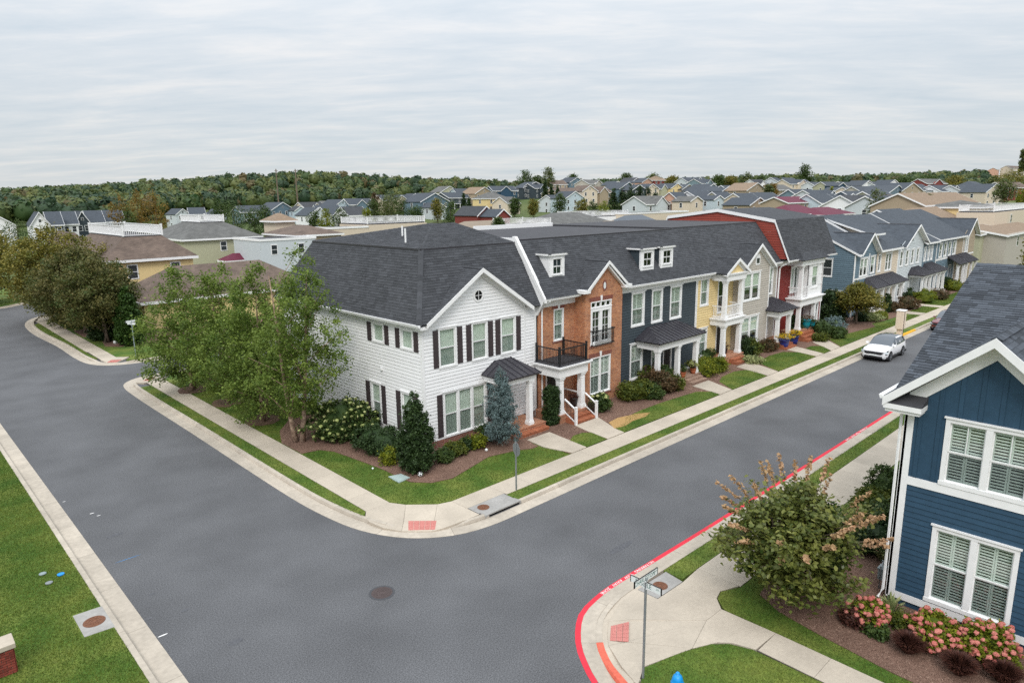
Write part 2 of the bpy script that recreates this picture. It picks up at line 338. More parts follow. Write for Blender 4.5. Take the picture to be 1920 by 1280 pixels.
leafmat('flower_white', (0.34, 0.40, 0.13), (0.56, 0.57, 0.27), 0.2)
leafmat('flower_pink', (0.50, 0.13, 0.11), (0.68, 0.27, 0.22), 0.2)
leafmat('flower_yellow', (0.68, 0.42, 0.0), (0.80, 0.58, 0.02), 0.2)
leafmat('flower_red', (0.40, 0.05, 0.05), (0.55, 0.14, 0.12), 0.2)

# ---------------------------------------------------------------- ground helpers
def catmull(p, step=0.4):
    p = [Vector((*q[:2], 0)) for q in p]; out = []
    for i in range(len(p)-1):
        a = p[max(i-1, 0)]; b = p[i]; c = p[i+1]; d = p[min(i+2, len(p)-1)]
        if i == 0: a = b*2-c
        if i+2 >= len(p): d = c*2-b
        n = max(1, min(60, int((c-b).length/step)))
        # limit tangents so that long straights do not overshoot at the bends
        l = (c-b).length; t1 = (c-a)*0.5; t2 = (d-b)*0.5
        t1 = t1.normalized()*l if t1.length > 0 else t1; t2 = t2.normalized()*l if t2.length > 0 else t2
        for k in range(n):
            t = k/n; h = (2*t**3-3*t**2+1, t**3-2*t**2+t, -2*t**3+3*t**2, t**3-t**2)
            out.append(b*h[0]+t1*h[1]+c*h[2]+t2*h[3])
    return out+[p[-1]]
class Path:
    def __init__(s, pts, step=0.4):
        s.p = catmull(pts, step); n = len(s.p)
        s.n = []
        for i in range(n):
            d = (s.p[min(i+1, n-1)]-s.p[max(i-1, 0)]).normalized(); s.n.append(Vector((-d.y, d.x, 0)))
        s.s = [0.0]
        for i in range(1, n): s.s.append(s.s[-1]+(s.p[i]-s.p[i-1]).length)
        s.len = s.s[-1]
    def at(s, d, off=0.0):
        import bisect
        i = min(max(bisect.bisect_right(s.s, d)-1, 0), len(s.p)-2); l = s.s[i+1]-s.s[i]
        t = (d-s.s[i])/l if l else 0; return s.p[i].lerp(s.p[i+1], t)+s.n[i].lerp(s.n[i+1], t).normalized()*off
    def off(s, o): return [s.p[i]+s.n[i]*o for i in range(len(s.p))]
    def near(s, x, y):
        q = Vector((x, y, 0)); i = min(range(len(s.p)), key=lambda k: (s.p[k]-q).length); return s.s[i]
    def samples(s, a, b): return [a]+[d for d in s.s if a+0.02 < d < b-0.02]+[b]
def sweep(mb, path, a, b, o0, o1, z0, z1, zb, mi=0, tint=None, zf=None):
    """strip along path between offsets, top height z0 at o0 and z1 at o1"""
    S = path.samples(a, b); vs = []; fs = []
    for d in S:
        p = path.at(d, o0); q = path.at(d, o1); k = zf(path.at(d, (o0+o1)/2)) if zf else 1.0
        vs += [(p.x, p.y, zb), (q.x, q.y, zb), (p.x, p.y, z0*k), (q.x, q.y, z1*k)]
    for i in range(len(S)-1):
        u = i*4; v = u+4
        fs += [(u+2, v+2, v+3, u+3), (u, v, v+2, u+2), (u+1, u+3, v+3, v+1), (u, u+1, v+1, v)]
    e = (len(S)-1)*4; fs += [(0, 2, 3, 1), (e, e+1, e+3, e+2)]
    mb.add(vs, fs, mi, tint)
def inpoly(P, X, Y):
    P = np.array([(q[0], q[1]) for q in P]); r = np.zeros(len(X), bool); j = len(P)-1
    for i in range(len(P)):
        xi, yi = P[i]; xj, yj = P[j]
        if yi != yj: r ^= ((yi > Y) != (yj > Y)) & (X < (xj-xi)*(Y-yi)/(yj-yi)+xi)
        j = i
    return r
def struct(name): return thing(name, None, None, kind='structure')
ZL = 0.13

# ---------------------------------------------------------------- terrain
FAR = '''452 500 398 300 teal_grey shingle_blue gx|508 552 394 305 steel_blue shingle_blue gy|553 575 395 300 pale_blue shingle_flat gy|572 612 390 330 cream shingle_flat gx|596 640 398 270 steel_blue shingle_blue gx|606 630 386 340 sage shingle_grey gy
630 656 384 300 pale_blue shingle_blue gy|655 700 384 302 steel_blue shingle_blue gx|578 616 404 250 white_siding shingle_blue gy|616 660 403 240 pale_grey shingle_blue gx|655 692 404 215 white_siding shingle_flat gx|720 780 376 330 cream shingle_blue gx|768 790 371 345 brick_red shingle_blue gy|788 842 378 262 steel_blue shingle_blue gy|812 836 389 255 pale_grey shingle_blue gy
826 860 360 385 sage shingle_grey gy|842 882 371 330 slate_blue shingle_blue gx|858 890 363 362 pale_blue shingle_blue gx|890 926 363 342 tan shingle_tan gy|925 970 358 365 navy shingle_blue gx|914 954 372 290 yellow_siding shingle_grey hip|952 975 381 285 cream shingle_grey gx|981 1027 352 382 slate_blue shingle_blue gy|1003 1030 353 380 slate_blue shingle_blue gx
1036 1064 346 425 tan shingle_brown gx|1068 1096 342 432 steel_blue shingle_blue gy|1048 1100 362 330 cream shingle_brown gx|1060 1096 372 290 pale_blue shingle_blue gy|1040 1066 377 300 pale_grey shingle_blue gx|1092 1120 358 300 cream shingle_brown gy|1112 1148 361 304 tan shingle_brown gx|1105 1135 345 400 greige shingle_grey gx
1148 1168 347 380 cream shingle_blue gy|1161 1195 354 330 steel_blue shingle_blue gy|1186 1212 356 325 slate_blue shingle_blue gy|1184 1206 341 420 tan shingle_flat gy|1203 1226 342 415 peach shingle_blue gy|1211 1236 354 345 cream shingle_blue gy|1228 1258 355 350 sage shingle_blue gx|1226 1252 338 430 brick_red shingle_tan hip|1257 1282 353 360 yellow_siding shingle_blue gy|1278 1304 355 365 tan shingle_blue gy
1290 1330 341 405 pale_grey shingle_blue gx|1316 1342 344 400 teal_grey shingle_blue gx|1303 1326 358 330 white_siding shingle_flat gy|1318 1354 358 325 teal_grey shingle_blue gy|1353 1378 358 300 steel_blue shingle_blue gy|1370 1400 359 305 pale_grey shingle_blue gx|1399 1438 357 300 tan shingle_tan gy|1272 1296 375 235 peach shingle_blue gx|1294 1318 377 230 cream shingle_grey gy|1312 1348 373 240 white_siding shingle_blue gx|1338 1358 374 238 pale_blue shingle_blue gy|1354 1380 374 245 sage shingle_blue gx
1375 1405 374 250 white_siding shingle_blue gy|1398 1430 377 240 cream shingle_blue gx|1405 1440 384 210 tan shingle_blue gy|1430 1470 375 255 pale_grey shingle_blue gx|1212 1262 383 225 pale_grey shingle_grey gx|1418 1440 345 410 white_siding shingle_flat gx|1460 1500 341 420 pale_grey shingle_blue gx|1455 1498 356 330 tan shingle_grey gx|1482 1524 345 395 cream shingle_blue gx|1532 1556 350 400 pale_grey shingle_blue gx|1554 1578 350 395 sage shingle_blue gx|1572 1586 348 390 navy shingle_blue gy
1588 1618 349 420 cream shingle_blue gx|1616 1640 348 425 white_siding shingle_blue gy|1644 1668 349 430 pale_grey shingle_blue gx|1662 1690 348 435 white_siding shingle_blue gy|1580 1606 361 330 yellow_siding shingle_blue gy|1600 1624 362 325 cream shingle_blue gx|1618 1650 361 320 greige shingle_blue gx|1646 1664 361 325 pale_grey shingle_blue gy|1500 1540 369 260 teal_grey shingle_blue gx|1532 1580 371 250 pale_grey shingle_blue gx|1580 1612 376 235 cream shingle_blue gy|1606 1650 374 240 steel_blue shingle_blue gx
1664 1700 362 290 steel_blue shingle_blue gy|1690 1730 358 310 tan shingle_blue gy|1720 1750 357 320 cream shingle_blue gx|1748 1768 357 330 pale_grey shingle_blue gy|1766 1810 359 330 white_siding shingle_blue gx|1806 1850 359 335 pale_grey shingle_blue gx|1848 1882 360 320 cream shingle_blue gy|1650 1690 376 220 sage shingle_blue gx|1690 1720 378 215 cream shingle_brown gy|1738 1776 344 440 brick_red shingle_grey gx|1834 1866 349 410 white_siding shingle_blue hip|1886 1930 352 390 brick_red shingle_brown gx
1852 1876 323 880 tan shingle_tan gx|1872 1900 319 885 peach shingle_tan gx|1896 1925 315 890 cream shingle_brown gx|1846 1862 326 870 yellow_siding shingle_tan gy|1540 1575 381 215 pale_blue shingle_blue gx|1612 1660 386 190 white_siding shingle_flat gx|1660 1705 388 185 pale_grey shingle_blue gx|1700 1738 389 188 white_siding shingle_grey gy|330 356 402 300 pale_grey shingle_blue gy|356 385 402 300 white_siding shingle_blue gx|400 425 402 305 pale_blue shingle_blue gy'''
HILL = []
for ln in FAR.replace('\n', '|').split('|'):
    q = ln.split(); P_ = AT((float(q[0])+float(q[1]))/2, float(q[2]), float(q[3])+4)
    if float(q[3]) > 175: HILL.append((P_.x, P_.y, P_.z-5.9))
def hz(px): return 386-0.01295*(px+289)
TP = []
for px, py, d in ((100,480,210),(-300,470,230),(300,430,270),(450,412,300),(100,420,380),(300,402,420),(650,402,300),(800,402,260),(750,390,330),(900,382,340),(935,396,290),(1000,369,380),(1080,353,430),
                  (1120,379,300),(1240,373,300),(1320,352,400),(1290,390,220),(1370,368,288),(1440,370,300),(1500,357,400),(1600,352,460),(1670,352,470),(1800,362,420),(1600,386,260),(1750,386,250),(1880,381,280),
                  (-300,398,650),(0,386,620),(200,374,660),(330,360,690),(450,350,700),(560,345,720),(650,346,750),(800,356,700),(1000,364,620),(1200,358,620),(1400,350,680),(1600,350,780),(1750,346,820),(1885,338,900),(2200,330,900),(1885,372,500),(2300,380,300)):
    TP.append(tuple(AT(px, py, d)))
for az in range(-40, 140, 12):
    for d in (70, 110, 145): TP.append((d*math.cos(math.radians(az)), d*math.sin(math.radians(az)), 0.0))
for a in range(0, 360, 30):
    TP.append((15*math.cos(math.radians(a)), 15*math.sin(math.radians(a)), 0.0))
    if not -50 < a < 150: TP.append((200*math.cos(math.radians(a)), 200*math.sin(math.radians(a)), 0.0))
    TP.append((2500*math.cos(math.radians(a)), 2500*math.sin(math.radians(a)), 8.0))
TP += HILL
TPA = np.array(TP)
def terrain(X, Y):
    X = np.atleast_1d(np.asarray(X, float)); Y = np.atleast_1d(np.asarray(Y, float))
    d2 = (X[:, None]-TPA[None, :, 0])**2+(Y[:, None]-TPA[None, :, 1])**2
    w = 1/(d2+110.0)**2.2
    z = (w*TPA[None, :, 2]).sum(1)/w.sum(1); r = np.hypot(X, Y)
    k = np.clip((r-118)/50, 0, 1); k = k*k*(3-2*k); return z*k-0.08
def tz(x, y): return float(terrain([x], [y])[0])
rs = [0.0]+list(np.geomspace(12, 6000, 90)); na = 144
vs = [(0, 0, -0.08)]; fs = []
for r in rs[1:]:
    a = np.arange(na)*2*math.pi/na; X = r*np.cos(a); Y = r*np.sin(a); Z = terrain(X, Y)
    vs += list(zip(X.tolist(), Y.tolist(), Z.tolist()))
for k in range(na): fs.append((0, 1+k, 1+(k+1) % na))
for i in range(len(rs)-2):
    for k in range(na): fs.append((1+i*na+k, 1+(i+1)*na+k, 1+(i+1)*na+(k+1) % na, 1+i*na+(k+1) % na))
mb = MB(); mb.add(vs, fs); mb.build('ground', 'soil', kind='structure', smooth=True)

# ---------------------------------------------------------------- roads, gutters, kerbs
mb = MB(); mb.poly([(-60, -60, 0), (118, -60, 0), (118, 60, 0), (40, 108, 0), (-60, 108, 0)])
mb.build('road', 'asphalt', kind='structure')
PA = Path([(62, 53.9), (30, 53.9), (16, 53.95), (14.2, 53.9), (12.9, 53.3), (12.1, 52.1), (11.85, 49.3), (11.88, 38), (11.9, 26.8), (12.05, 24.0), (12.45, 21.7), (13.35, 19.95), (14.7, 18.85), (16.2, 18.42), (18.5, 18.36), (24, 18.38), (60, 18.4), (116, 18.4)])
PA2 = Path([(60, 93.2), (30, 93.2), (17, 93.4), (14.6, 92.6), (12.9, 90.6), (11.9, 87.6), (11.45, 84), (11.35, 79), (11.7, 71), (11.75, 63.5), (12.2, 60.7), (13.3, 59.3), (15.2, 58.7), (22, 58.6), (60, 58.6)])
PB = Path([(116, 12.22), (60, 12.22), (22.6, 12.28), (18.4, 12.33), (16.2, 12.37), (15.25, 12.28), (14.35, 12.05), (13.35, 11.3), (12.8, 10.6), (12.4, 9.9), (12.05, 8.9), (11.9, 7.8), (11.9, 2), (11.9, -40)])
PC = Path([(4.66, -40), (4.66, 17), (4.64, 30), (4.58, 48), (4.5, 80), (4.0, 88), (1.5, 92.5), (-4, 94), (-50, 94)])
PD = Path([(-50, 101), (0, 101.2), (11.6, 102.6), (15, 105.3), (24, 110), (60, 112)])
gut = struct('gutter'); kerb = struct('kerb')
RAMPS = [(14.3, 20.0, 1.2), (14.2, 10.6, 1.2), (13.1, 60.4, 1.3), (13.4, 52.8, 1.2)]
def rampf(p):
    k = 1.0
    for x, y, r in RAMPS:
        d = math.hypot(p.x-x, p.y-y); t = min(max((d-r*0.75)/(r*0.8), 0), 1); k = min(k, 0.18+0.82*t*t*(3-2*t))
    return k
def kerbline(P, gw, a, b, near_len=3.05, gap=0.012, skip=(), coral=None):
    d = a
    while d < b-0.1:
        pm = P.at(d); ln = near_len if pm.length < 75 else 24.0
        e_ = min(d+ln, b); t = random.random()
        m = MB(); sweep(m, P, d, e_-gap, 0.0, gw, 0.012, 0.004, -0.1, 0, t); m.build('gutter_slab', 'kerb_concrete', gut)
        segs = [(d, e_-gap)]
        for s0, s1 in skip: segs = [q for x, y in segs for q in ((x, min(y, s0)), (max(x, s1), y)) if q[1]-q[0] > 0.1]
        for x, y in segs:
            m = MB(); sweep(m, P, x, y, gw, gw+0.035, 0.03, 0.125, -0.1, 0, t, rampf); sweep(m, P, x, y, gw+0.035, gw+0.2, 0.128, 0.135, -0.1, 0, t, rampf)
            mid = P.at((x+y)/2, gw); mt = 'kerb_concrete'
            if coral and coral(mid): mt = 'coral_paint'
            if P is PA and 60.5 < mid.x < 70.5 and mid.y < 20: mt = 'yellow_paint'
            m.build('kerb_stone', mt, kerb)
        d = e_
sI0 = PA.near(16.75, 18.42); sI1 = PA.near(18.45, 18.36)
kerbline(PA, 0.6, 0, PA.len, skip=((sI0, sI1),)); kerbline(PA2, 0.6, 0, PA2.len); kerbline(PC, 0.58, 0, PC.len); kerbline(PD, 0.5, 0, PD.len)
kerbline(PB, 0.42, 0, PB.len, 2.2, coral=lambda p: p.y < 10.35 and p.x < 14)
mb = MB()
for P, gw in ((PA, 0.6), (PA2, 0.6), (PB, 0.42), (PC, 0.58)): sweep(mb, P, 0, P.len, 0.004, gw, 0.002, 0.002, -0.12)
mb.build('gutter_joint', 'joint', gut)
# red no-parking line beside the near kerb
mb = MB(); s1 = PB.near(12.4, 9.75)
sweep(mb, PB, PB.near(100, 12.2), s1, -0.17, -0.004, 0.006, 0.006, -0.02)
red = mb.build('painted_line', 'red_paint', kind='structure')

def text_mesh(body, size, mat_, parent, origin_, xdir, ydir, name='lettering', extr=0.0, align='CENTER', bend=None, sx=1.0):
    cu = bpy.data.curves.new('txt', 'FONT'); cu.body = body; cu.size = size; cu.align_x = align; cu.align_y = 'CENTER'; cu.extrude = extr; cu.resolution_u = 2
    o = bpy.data.objects.new('txt', cu); C.objects.link(o)
    dg = bpy.context.evaluated_depsgraph_get(); me = bpy.data.meshes.new_from_object(o.evaluated_get(dg)); bpy.data.objects.remove(o); bpy.data.curves.remove(cu)
    X = Vector(xdir).normalized(); Y = Vector(ydir).normalized(); Z = X.cross(Y); og = origin(parent)
    for v in me.vertices:
        c = v.co.copy()
        v.co = (bend(c) if bend else Vector(origin_)+X*c.x*sx+Y*c.y+Z*c.z)-og
    me.materials.clear(); me.materials.append(MATS[mat_]); me.name = name
    ob = bpy.data.objects.new(name, me); C.objects.link(ob); ob.parent = parent; ORG[ob] = og; return ob
def roadtext(sc_, reading=-1):
    def f(c):
        p = PB.at(sc_-c.x*1.0*reading, -0.085-c.y*reading); return Vector((p.x, p.y, 0.010))
    text_mesh('NO PARKING   TOW   AWAY   ZONE', 0.17, 'white_paint', red, (0, 0, 0), (1, 0, 0), (0, 1, 0), bend=f)
roadtext(PB.near(16.9, 12.35)); roadtext(PB.near(37.0, 12.2))

# ---------------------------------------------------------------- pavements
def slab(parent, p2, z0=0.13, name='paving_slab', m='concrete', zb=-0.05, zs=None):
    mb = MB(); a = sum(p2[i][0]*p2[(i+1) % len(p2)][1]-p2[(i+1) % len(p2)][0]*p2[i][1] for i in range(len(p2)))
    idx = list(range(len(p2))); idx = idx if a > 0 else idx[::-1]; zs = zs or [z0]*len(p2); n = len(p2)
    mb.add([(*p2[i][:2], zb) for i in idx]+[(*p2[i][:2], zs[i]) for i in idx], [tuple(range(n-1, -1, -1)), tuple(range(n, 2*n))]+[(i, (i+1) % n, n+(i+1) % n, n+i) for i in range(n)], 0, random.random())
    return mb.build(name, m, parent)
def shrink(p, g=0.006):
    c = Vector((sum(q[0] for q in p)/len(p), sum(q[1] for q in p)/len(p))); o = []
    for q in p:
        d = Vector(q[:2])-c; o.append(tuple(c+d*(1-g/max(d.length, 0.1))))
    return o
sw = struct('sidewalk'); mb = MB()
# corner block, left street side
y = 22.75
while y < 50.6:
    l = 1.5; x0, x1 = 13.36, 14.5
    slab(sw, shrink([(x0, y), (x1, y), (x1, y+l), (x0, y+l)])); mb.box(x0, x1, y, y+l, -0.1, 0.112); y += l
yT = y
# right street side
x = 18.5
while x < 110:
    l = 1.5 if x < 72 else 12
    slab(sw, shrink([(x, 19.86), (x+l, 19.86), (x+l, 21.0), (x, 21.0)])); mb.box(x, x+l, 19.86, 21.0, -0.1, 0.112); x += l
kb = lambda a: tuple(PA.at(PA.near(*a), 0.8))[:2]
c1 = [(13.36, 22.75), (14.5, 22.75), (14.86, 22.1), (13.95, 20.95), (13.5, 20.45), (13.1, 21.1), (12.95, 21.85), (13.05, 22.3)]
rp = [(13.95, 20.95), (14.86, 22.1), (15.8, 21.2), (14.85, 20.15), (14.35, 19.6), (13.5, 20.45)]
c2 = [(14.85, 20.15), (15.8, 21.2), (16.4, 21.0), (16.42, 20.0), (16.42, 19.26), (15.3, 19.32), (14.75, 19.45), (14.35, 19.6)]
c3 = [(16.4, 21.0), (18.5, 21.0), (18.5, 20.02), (16.43, 20.02)]
slab(sw, shrink(c1), zs=[.13, .13, .13, .09, .04, .09, .13, .13]); slab(sw, shrink(rp), zs=[.09, .13, .13, .09, .04, .04])
slab(sw, shrink(c2), zs=[.09, .13, .13, .13, .13, .12, .08, .04]); slab(sw, shrink(c3))
def tactile(p4, zs, nx=5, ny=3):
    m = MB(); A, B, D, E_ = [Vector((*p, z)) for p, z in zip(p4, zs)]
    for i in range(nx):
        for j in range(ny):
            f = lambda u, v: (A.lerp(B, u)).lerp(E_.lerp(D, u), v)
            u0, u1, v0, v1 = (i+0.03)/nx, (i+0.97)/nx, (j+0.03)/ny, (j+0.97)/ny
            q = [f(u0, v0), f(u1, v0), f(u1, v1), f(u0, v1)]; m.add(q+[c+Vector((0, 0, 0.008)) for c in q], [(4, 5, 6, 7), (0, 1, 5, 4), (1, 2, 6, 5), (2, 3, 7, 6), (3, 0, 4, 7)], 0, random.random())
            for k in range(9):
                c = f(u0+(u1-u0)*(k % 3+0.5)/3, v0+(v1-v0)*(k//3+0.5)/3); m.box(c.x-.02, c.x+.02, c.y-.02, c.y+.02, c.z, c.z+.014, 0, 0.7)
    return m.build('tactile_panel', 'tactile', sw)
tactile([(13.72, 20.32), (14.48, 19.62), (14.92, 20.1), (14.12, 20.88)], [.045, .045, .095, .095])
# near corner of the right block
c = lambda *a: [tuple(q) for q in a]
nb = [(12.98, 9.1), (13.25, 9.75), (13.75, 10.5), (14.12, 10.3), (15.15, 8.82), (13.68, 9.38), (13.05, 9.02)]
slab(sw, shrink([(12.9, 9.0), (13.2, 9.75), (13.74, 10.62), (14.2, 10.28), (15.2, 8.82), (13.6, 9.32)]), zs=[.13, .12, .04, .09, .13, .13])
slab(sw, shrink([(13.74, 10.62), (14.2, 11.03), (14.62, 11.3), (15.1, 10.86), (16.62, 9.22), (15.2, 8.82), (14.2, 10.28)]), zs=[.04, .04, .05, .1, .13, .13, .09])
slab(sw, shrink([(14.62, 11.3), (15.6, 11.6), (16.5, 11.64), (16.52, 10.88), (17.9, 10.85), (19.0, 10.95), (19.0, 9.45), (18.3, 9.72), (17.87, 9.6), (17.45, 9.2), (16.62, 9.22), (15.1, 10.86)]), zs=[.05, .12] + [.13]*9 + [.1])
slab(sw, shrink([(15.2, 8.82), (16.62, 9.22), (17.45, 9.2), (17.5, 7.5), (16.4, 7.55), (16.2, 8.15), (15.95, 8.45)]))
y = 7.5
while y > -6:
    slab(sw, shrink([(16.42, y-1.55), (17.5, y-1.55), (17.5, y), (16.42, y)])); mb.box(16.42, 17.5, y-1.55, y, -0.1, 0.112); y -= 1.55
x = 19.0
while x < 100:
    l = 1.5 if x < 60 else 12
    slab(sw, shrink([(x, 9.4), (x+l, 9.4), (x+l, 10.95), (x, 10.95)])); mb.box(x, x+l, 9.4, 10.95, -0.1, 0.112); x += l
tactile([(13.93, 10.72), (14.48, 11.12), (14.98, 10.82), (14.2, 10.26)], [.045, .045, .1, .1])
# far block pavement beside the left street
y = 61.8
while y < 86:
    xs = 12.85 if y > 64 else 12.95
    slab(sw, shrink([(xs, y), (14.1, y), (14.1, y+2), (xs, y+2)])); mb.box(xs, 14.1, y, y+2, -0.1, 0.112); y += 2
slab(sw, shrink([(12.95, 61.8), (14.1, 61.8), (14.9, 61.1), (13.7, 59.95), (13.1, 60.4)]), zs=[.13, .13, .13, .05, .05])
slab(sw, shrink([(12.85, 86), (14.1, 86), (15.0, 90), (14.2, 91.2), (13.4, 90)]), zs=[.13, .13, .13, .06, .06])
tactile([(13.1, 60.5), (13.7, 60.05), (14.2, 60.5), (13.55, 61.0)], [.06, .06, .11, .11])
slab(sw, shrink([(13.2, yT), (14.5, yT), (15.0, 52.1), (14.0, 53.1), (13.1, 52.6), (12.85, 51.9)]), zs=[.13, .13, .13, .05, .05, .08])
tactile([(13.3, 52.1), (13.9, 52.8), (14.3, 52.4), (13.7, 51.75)], [.06, .06, .11, .11])
mb.build('joint_bed', 'joint', sw)
# walks to the doors of the row
WALKS = [([(24.0, 21.02), (25.1, 21.02), (25.45, 23.9), (23.75, 23.9), (23.6, 22.6)], 2), ([(26.8, 21.02), (28.2, 21.02), (28.3, 21.6), (29.2, 23.6), (27.2, 23.6), (26.95, 22.4)], 2), ([(38.1, 21.02), (39.6, 21.02), (40.6, 23.3), (38.6, 23.3)], 2), ([(44.5, 21.02), (46.1, 21.02), (47.4, 23.8), (45.3, 23.8)], 2),
         ([(52.6, 21.02), (53.9, 21.02), (55.0, 23.9), (53.3, 23.9)], 2), ([(55.4, 21.02), (57.2, 21.02), (59.8, 23.4), (57.5, 23.4)], 2), ([(78.0, 21.02), (79.6, 21.02), (79.6, 24.0), (78, 24.0)], 1), ([(84.5, 21.02), (86, 21.02), (86, 24.5), (84.5, 24.5)], 1)]
for p, n in WALKS: slab(sw, p, 0.165)

# ---------------------------------------------------------------- lawns, verges and beds
def area(name, p2, z, m, zb=-0.1):
    mb = MB(); mb.prism(p2, zb, z); return mb.build(name, m, kind='structure')
kA = [(q.x, q.y) for q in PA.off(0.79)]
LAWN_A = [(14.52, 51.0), (14.52, 22.77), (14.88, 22.12), (15.4, 21.62), (15.82, 21.22), (16.42, 21.02), (116, 21.02), (116, 52.9), (16, 52.9), (15.2, 52.3)]
area('lawn', LAWN_A, 0.12, 'grass')
LAWN_V1 = [(12.62, 50.2), (12.66, 27), (12.78, 24), (13.02, 22.35), (13.34, 22.75), (13.34, 50.2)]; area('verge', LAWN_V1, 0.125, 'grass')
LAWN_V2 = [(18.46, 19.18), (116, 19.2), (116, 19.84), (18.46, 19.84)]; area('verge', LAWN_V2, 0.125, 'grass')
LAWN_B = [(19.0, 9.38), (18.3, 9.70), (17.89, 9.58), (17.52, 9.15), (17.52, -30), (116, -30), (116, 9.38)]; area('lawn', LAWN_B, 0.12, 'grass')
LAWN_B2 = [(12.84, 8.9), (13.6, 9.3), (14.9, 8.93), (15.75, 8.55), (16.12, 8.2), (16.35, 7.6), (16.4, 5), (16.4, -30), (12.55, -30), (12.55, 7.8)]; area('lawn', LAWN_B2, 0.12, 'grass')
LAWN_V3 = [(18.08, 11.7), (18.08, 10.97), (100, 10.97), (100, 11.62)]; area('verge', LAWN_V3, 0.125, 'grass')
LAWN_C = [(q.x, q.y) for q in PC.off(0.78)]+[(-50, -40)]; area('lawn', LAWN_C, 0.125, 'grass')
LAWN_D = [(q.x, q.y) for q in PD.off(0.7)]+[(60, 125), (-50, 125)]; area('lawn', LAWN_D, 0.12, 'grass')
LAWN_A2 = [(15.0, 61.1), (14.12, 61.8), (14.12, 86), (15.0, 90), (17, 92.4), (60, 92.4), (60, 59.5), (15.6, 59.5), (14.4, 60.1)]; area('lawn', LAWN_A2, 0.12, 'grass')
LAWN_V4 = [(12.6, 63.0), (12.4, 71), (12.15, 79), (12.25, 85), (12.85, 86), (12.83, 64), (12.93, 62.6)]; area('verge', LAWN_V4, 0.125, 'grass')
k_ = 0.99
BED_W = [(x*k_, y*k_) for x, y in ((14.68, 33.1), (14.7, 30.9), (15.6, 30.75), (16.0, 30.0), (16.16, 28.7), (16.33, 27.4), (16.45, 26.1), (16.45, 25.0), (16.5, 24.1), (17.1, 23.35), (18.1, 23.05), (19.4, 23.4), (21.0, 23.85), (22.6, 23.5), (23.3, 23.1), (23.75, 23.1))]+[(23.76, 24.0), (23.6, 26.6), (19.6, 26.6), (19.6, 36.5), (16.5, 36.0), (15.3, 34.6)]
area('mulch_bed', BED_W, 0.148, 'mulch')
BED_R = [(23.9, 21.04), (66.5, 21.04), (70, 23.0), (72.5, 22.6), (77, 22.4), (90, 22.3), (110, 22.3), (110, 25.5), (66, 27), (23.5, 26.6)]; area('mulch_bed', BED_R, 0.145, 'mulch')
LAWNS_R = [[(25.1, 21.04), (26.75, 21.04), (26.95, 22.2), (26.6, 22.55), (25.9, 22.6), (25.15, 22.2)],
           [(28.2, 21.04), (38.1, 21.04), (38.35, 21.7), (37.6, 22.4), (34.2, 22.65), (31.9, 22.65), (30.2, 22.45), (29.5, 21.9), (28.4, 21.8)],
           [(39.7, 21.04), (44.4, 21.04), (45.15, 22.3), (44.9, 22.9), (43.9, 23.25), (42.0, 23.1), (40.8, 22.6)],
           [(46.2, 21.04), (52.5, 21.04), (53.0, 22.6), (52.3, 23.55), (50.2, 23.7), (47.6, 23.35)],
           [(54.0, 21.04), (55.3, 21.04), (56.6, 22.2), (55.9, 22.85), (54.7, 22.8)],
           [(57.4, 21.04), (77.9, 21.04), (77.9, 21.7), (68, 22.1), (61, 22.95), (59.6, 22.9)],
           [(79.7, 21.04), (84.4, 21.04), (84.4, 22.6), (79.7, 22.6)], [(86.1, 21.04), (100, 21.04), (100, 23), (86.1, 23)]]
for p in LAWNS_R: area('lawn', p, 0.158, 'grass')
area('straw_patch', [(28.3, 21.75), (28.9, 22.6), (29.9, 22.75), (31.3, 22.4), (32.0, 22.0), (31.2, 21.75), (30.0, 21.8), (29.1, 21.6)], 0.166, 'straw')
BED_B = [(19.9, 8.9), (19.0, 8.75), (18.55, 7.9), (18.3, 6.6), (18.05, 4.6), (17.95, 2), (17.95, -20), (22, -20), (22, 5.9), (60, 5.9), (60, 7.0), (30, 7.4), (25, 8.2), (22, 8.6)]; area('mulch_bed', BED_B, 0.142, 'mulch')
BED_A2 = [(14.6, 67.2), (15.6, 66.0), (20, 66), (40, 66.4), (40, 70), (17, 71), (15, 69.8)]; area('mulch_bed', BED_A2, 0.142, 'mulch'); area('mulch_bed', [(14.3, 73.5), (16, 73), (18, 75), (17.5, 79), (14.4, 78)], 0.142, 'mulch')
for bx, by in ((15.5, 37.2), (15.5, 42.2), (15.0, 46.9)): area('mulch_bed', [(bx+1.0*math.cos(t*.7)*(1+.1*math.sin(3*t)), by+1.1*math.sin(t*.7)) for t in range(9)], 0.142, 'mulch')

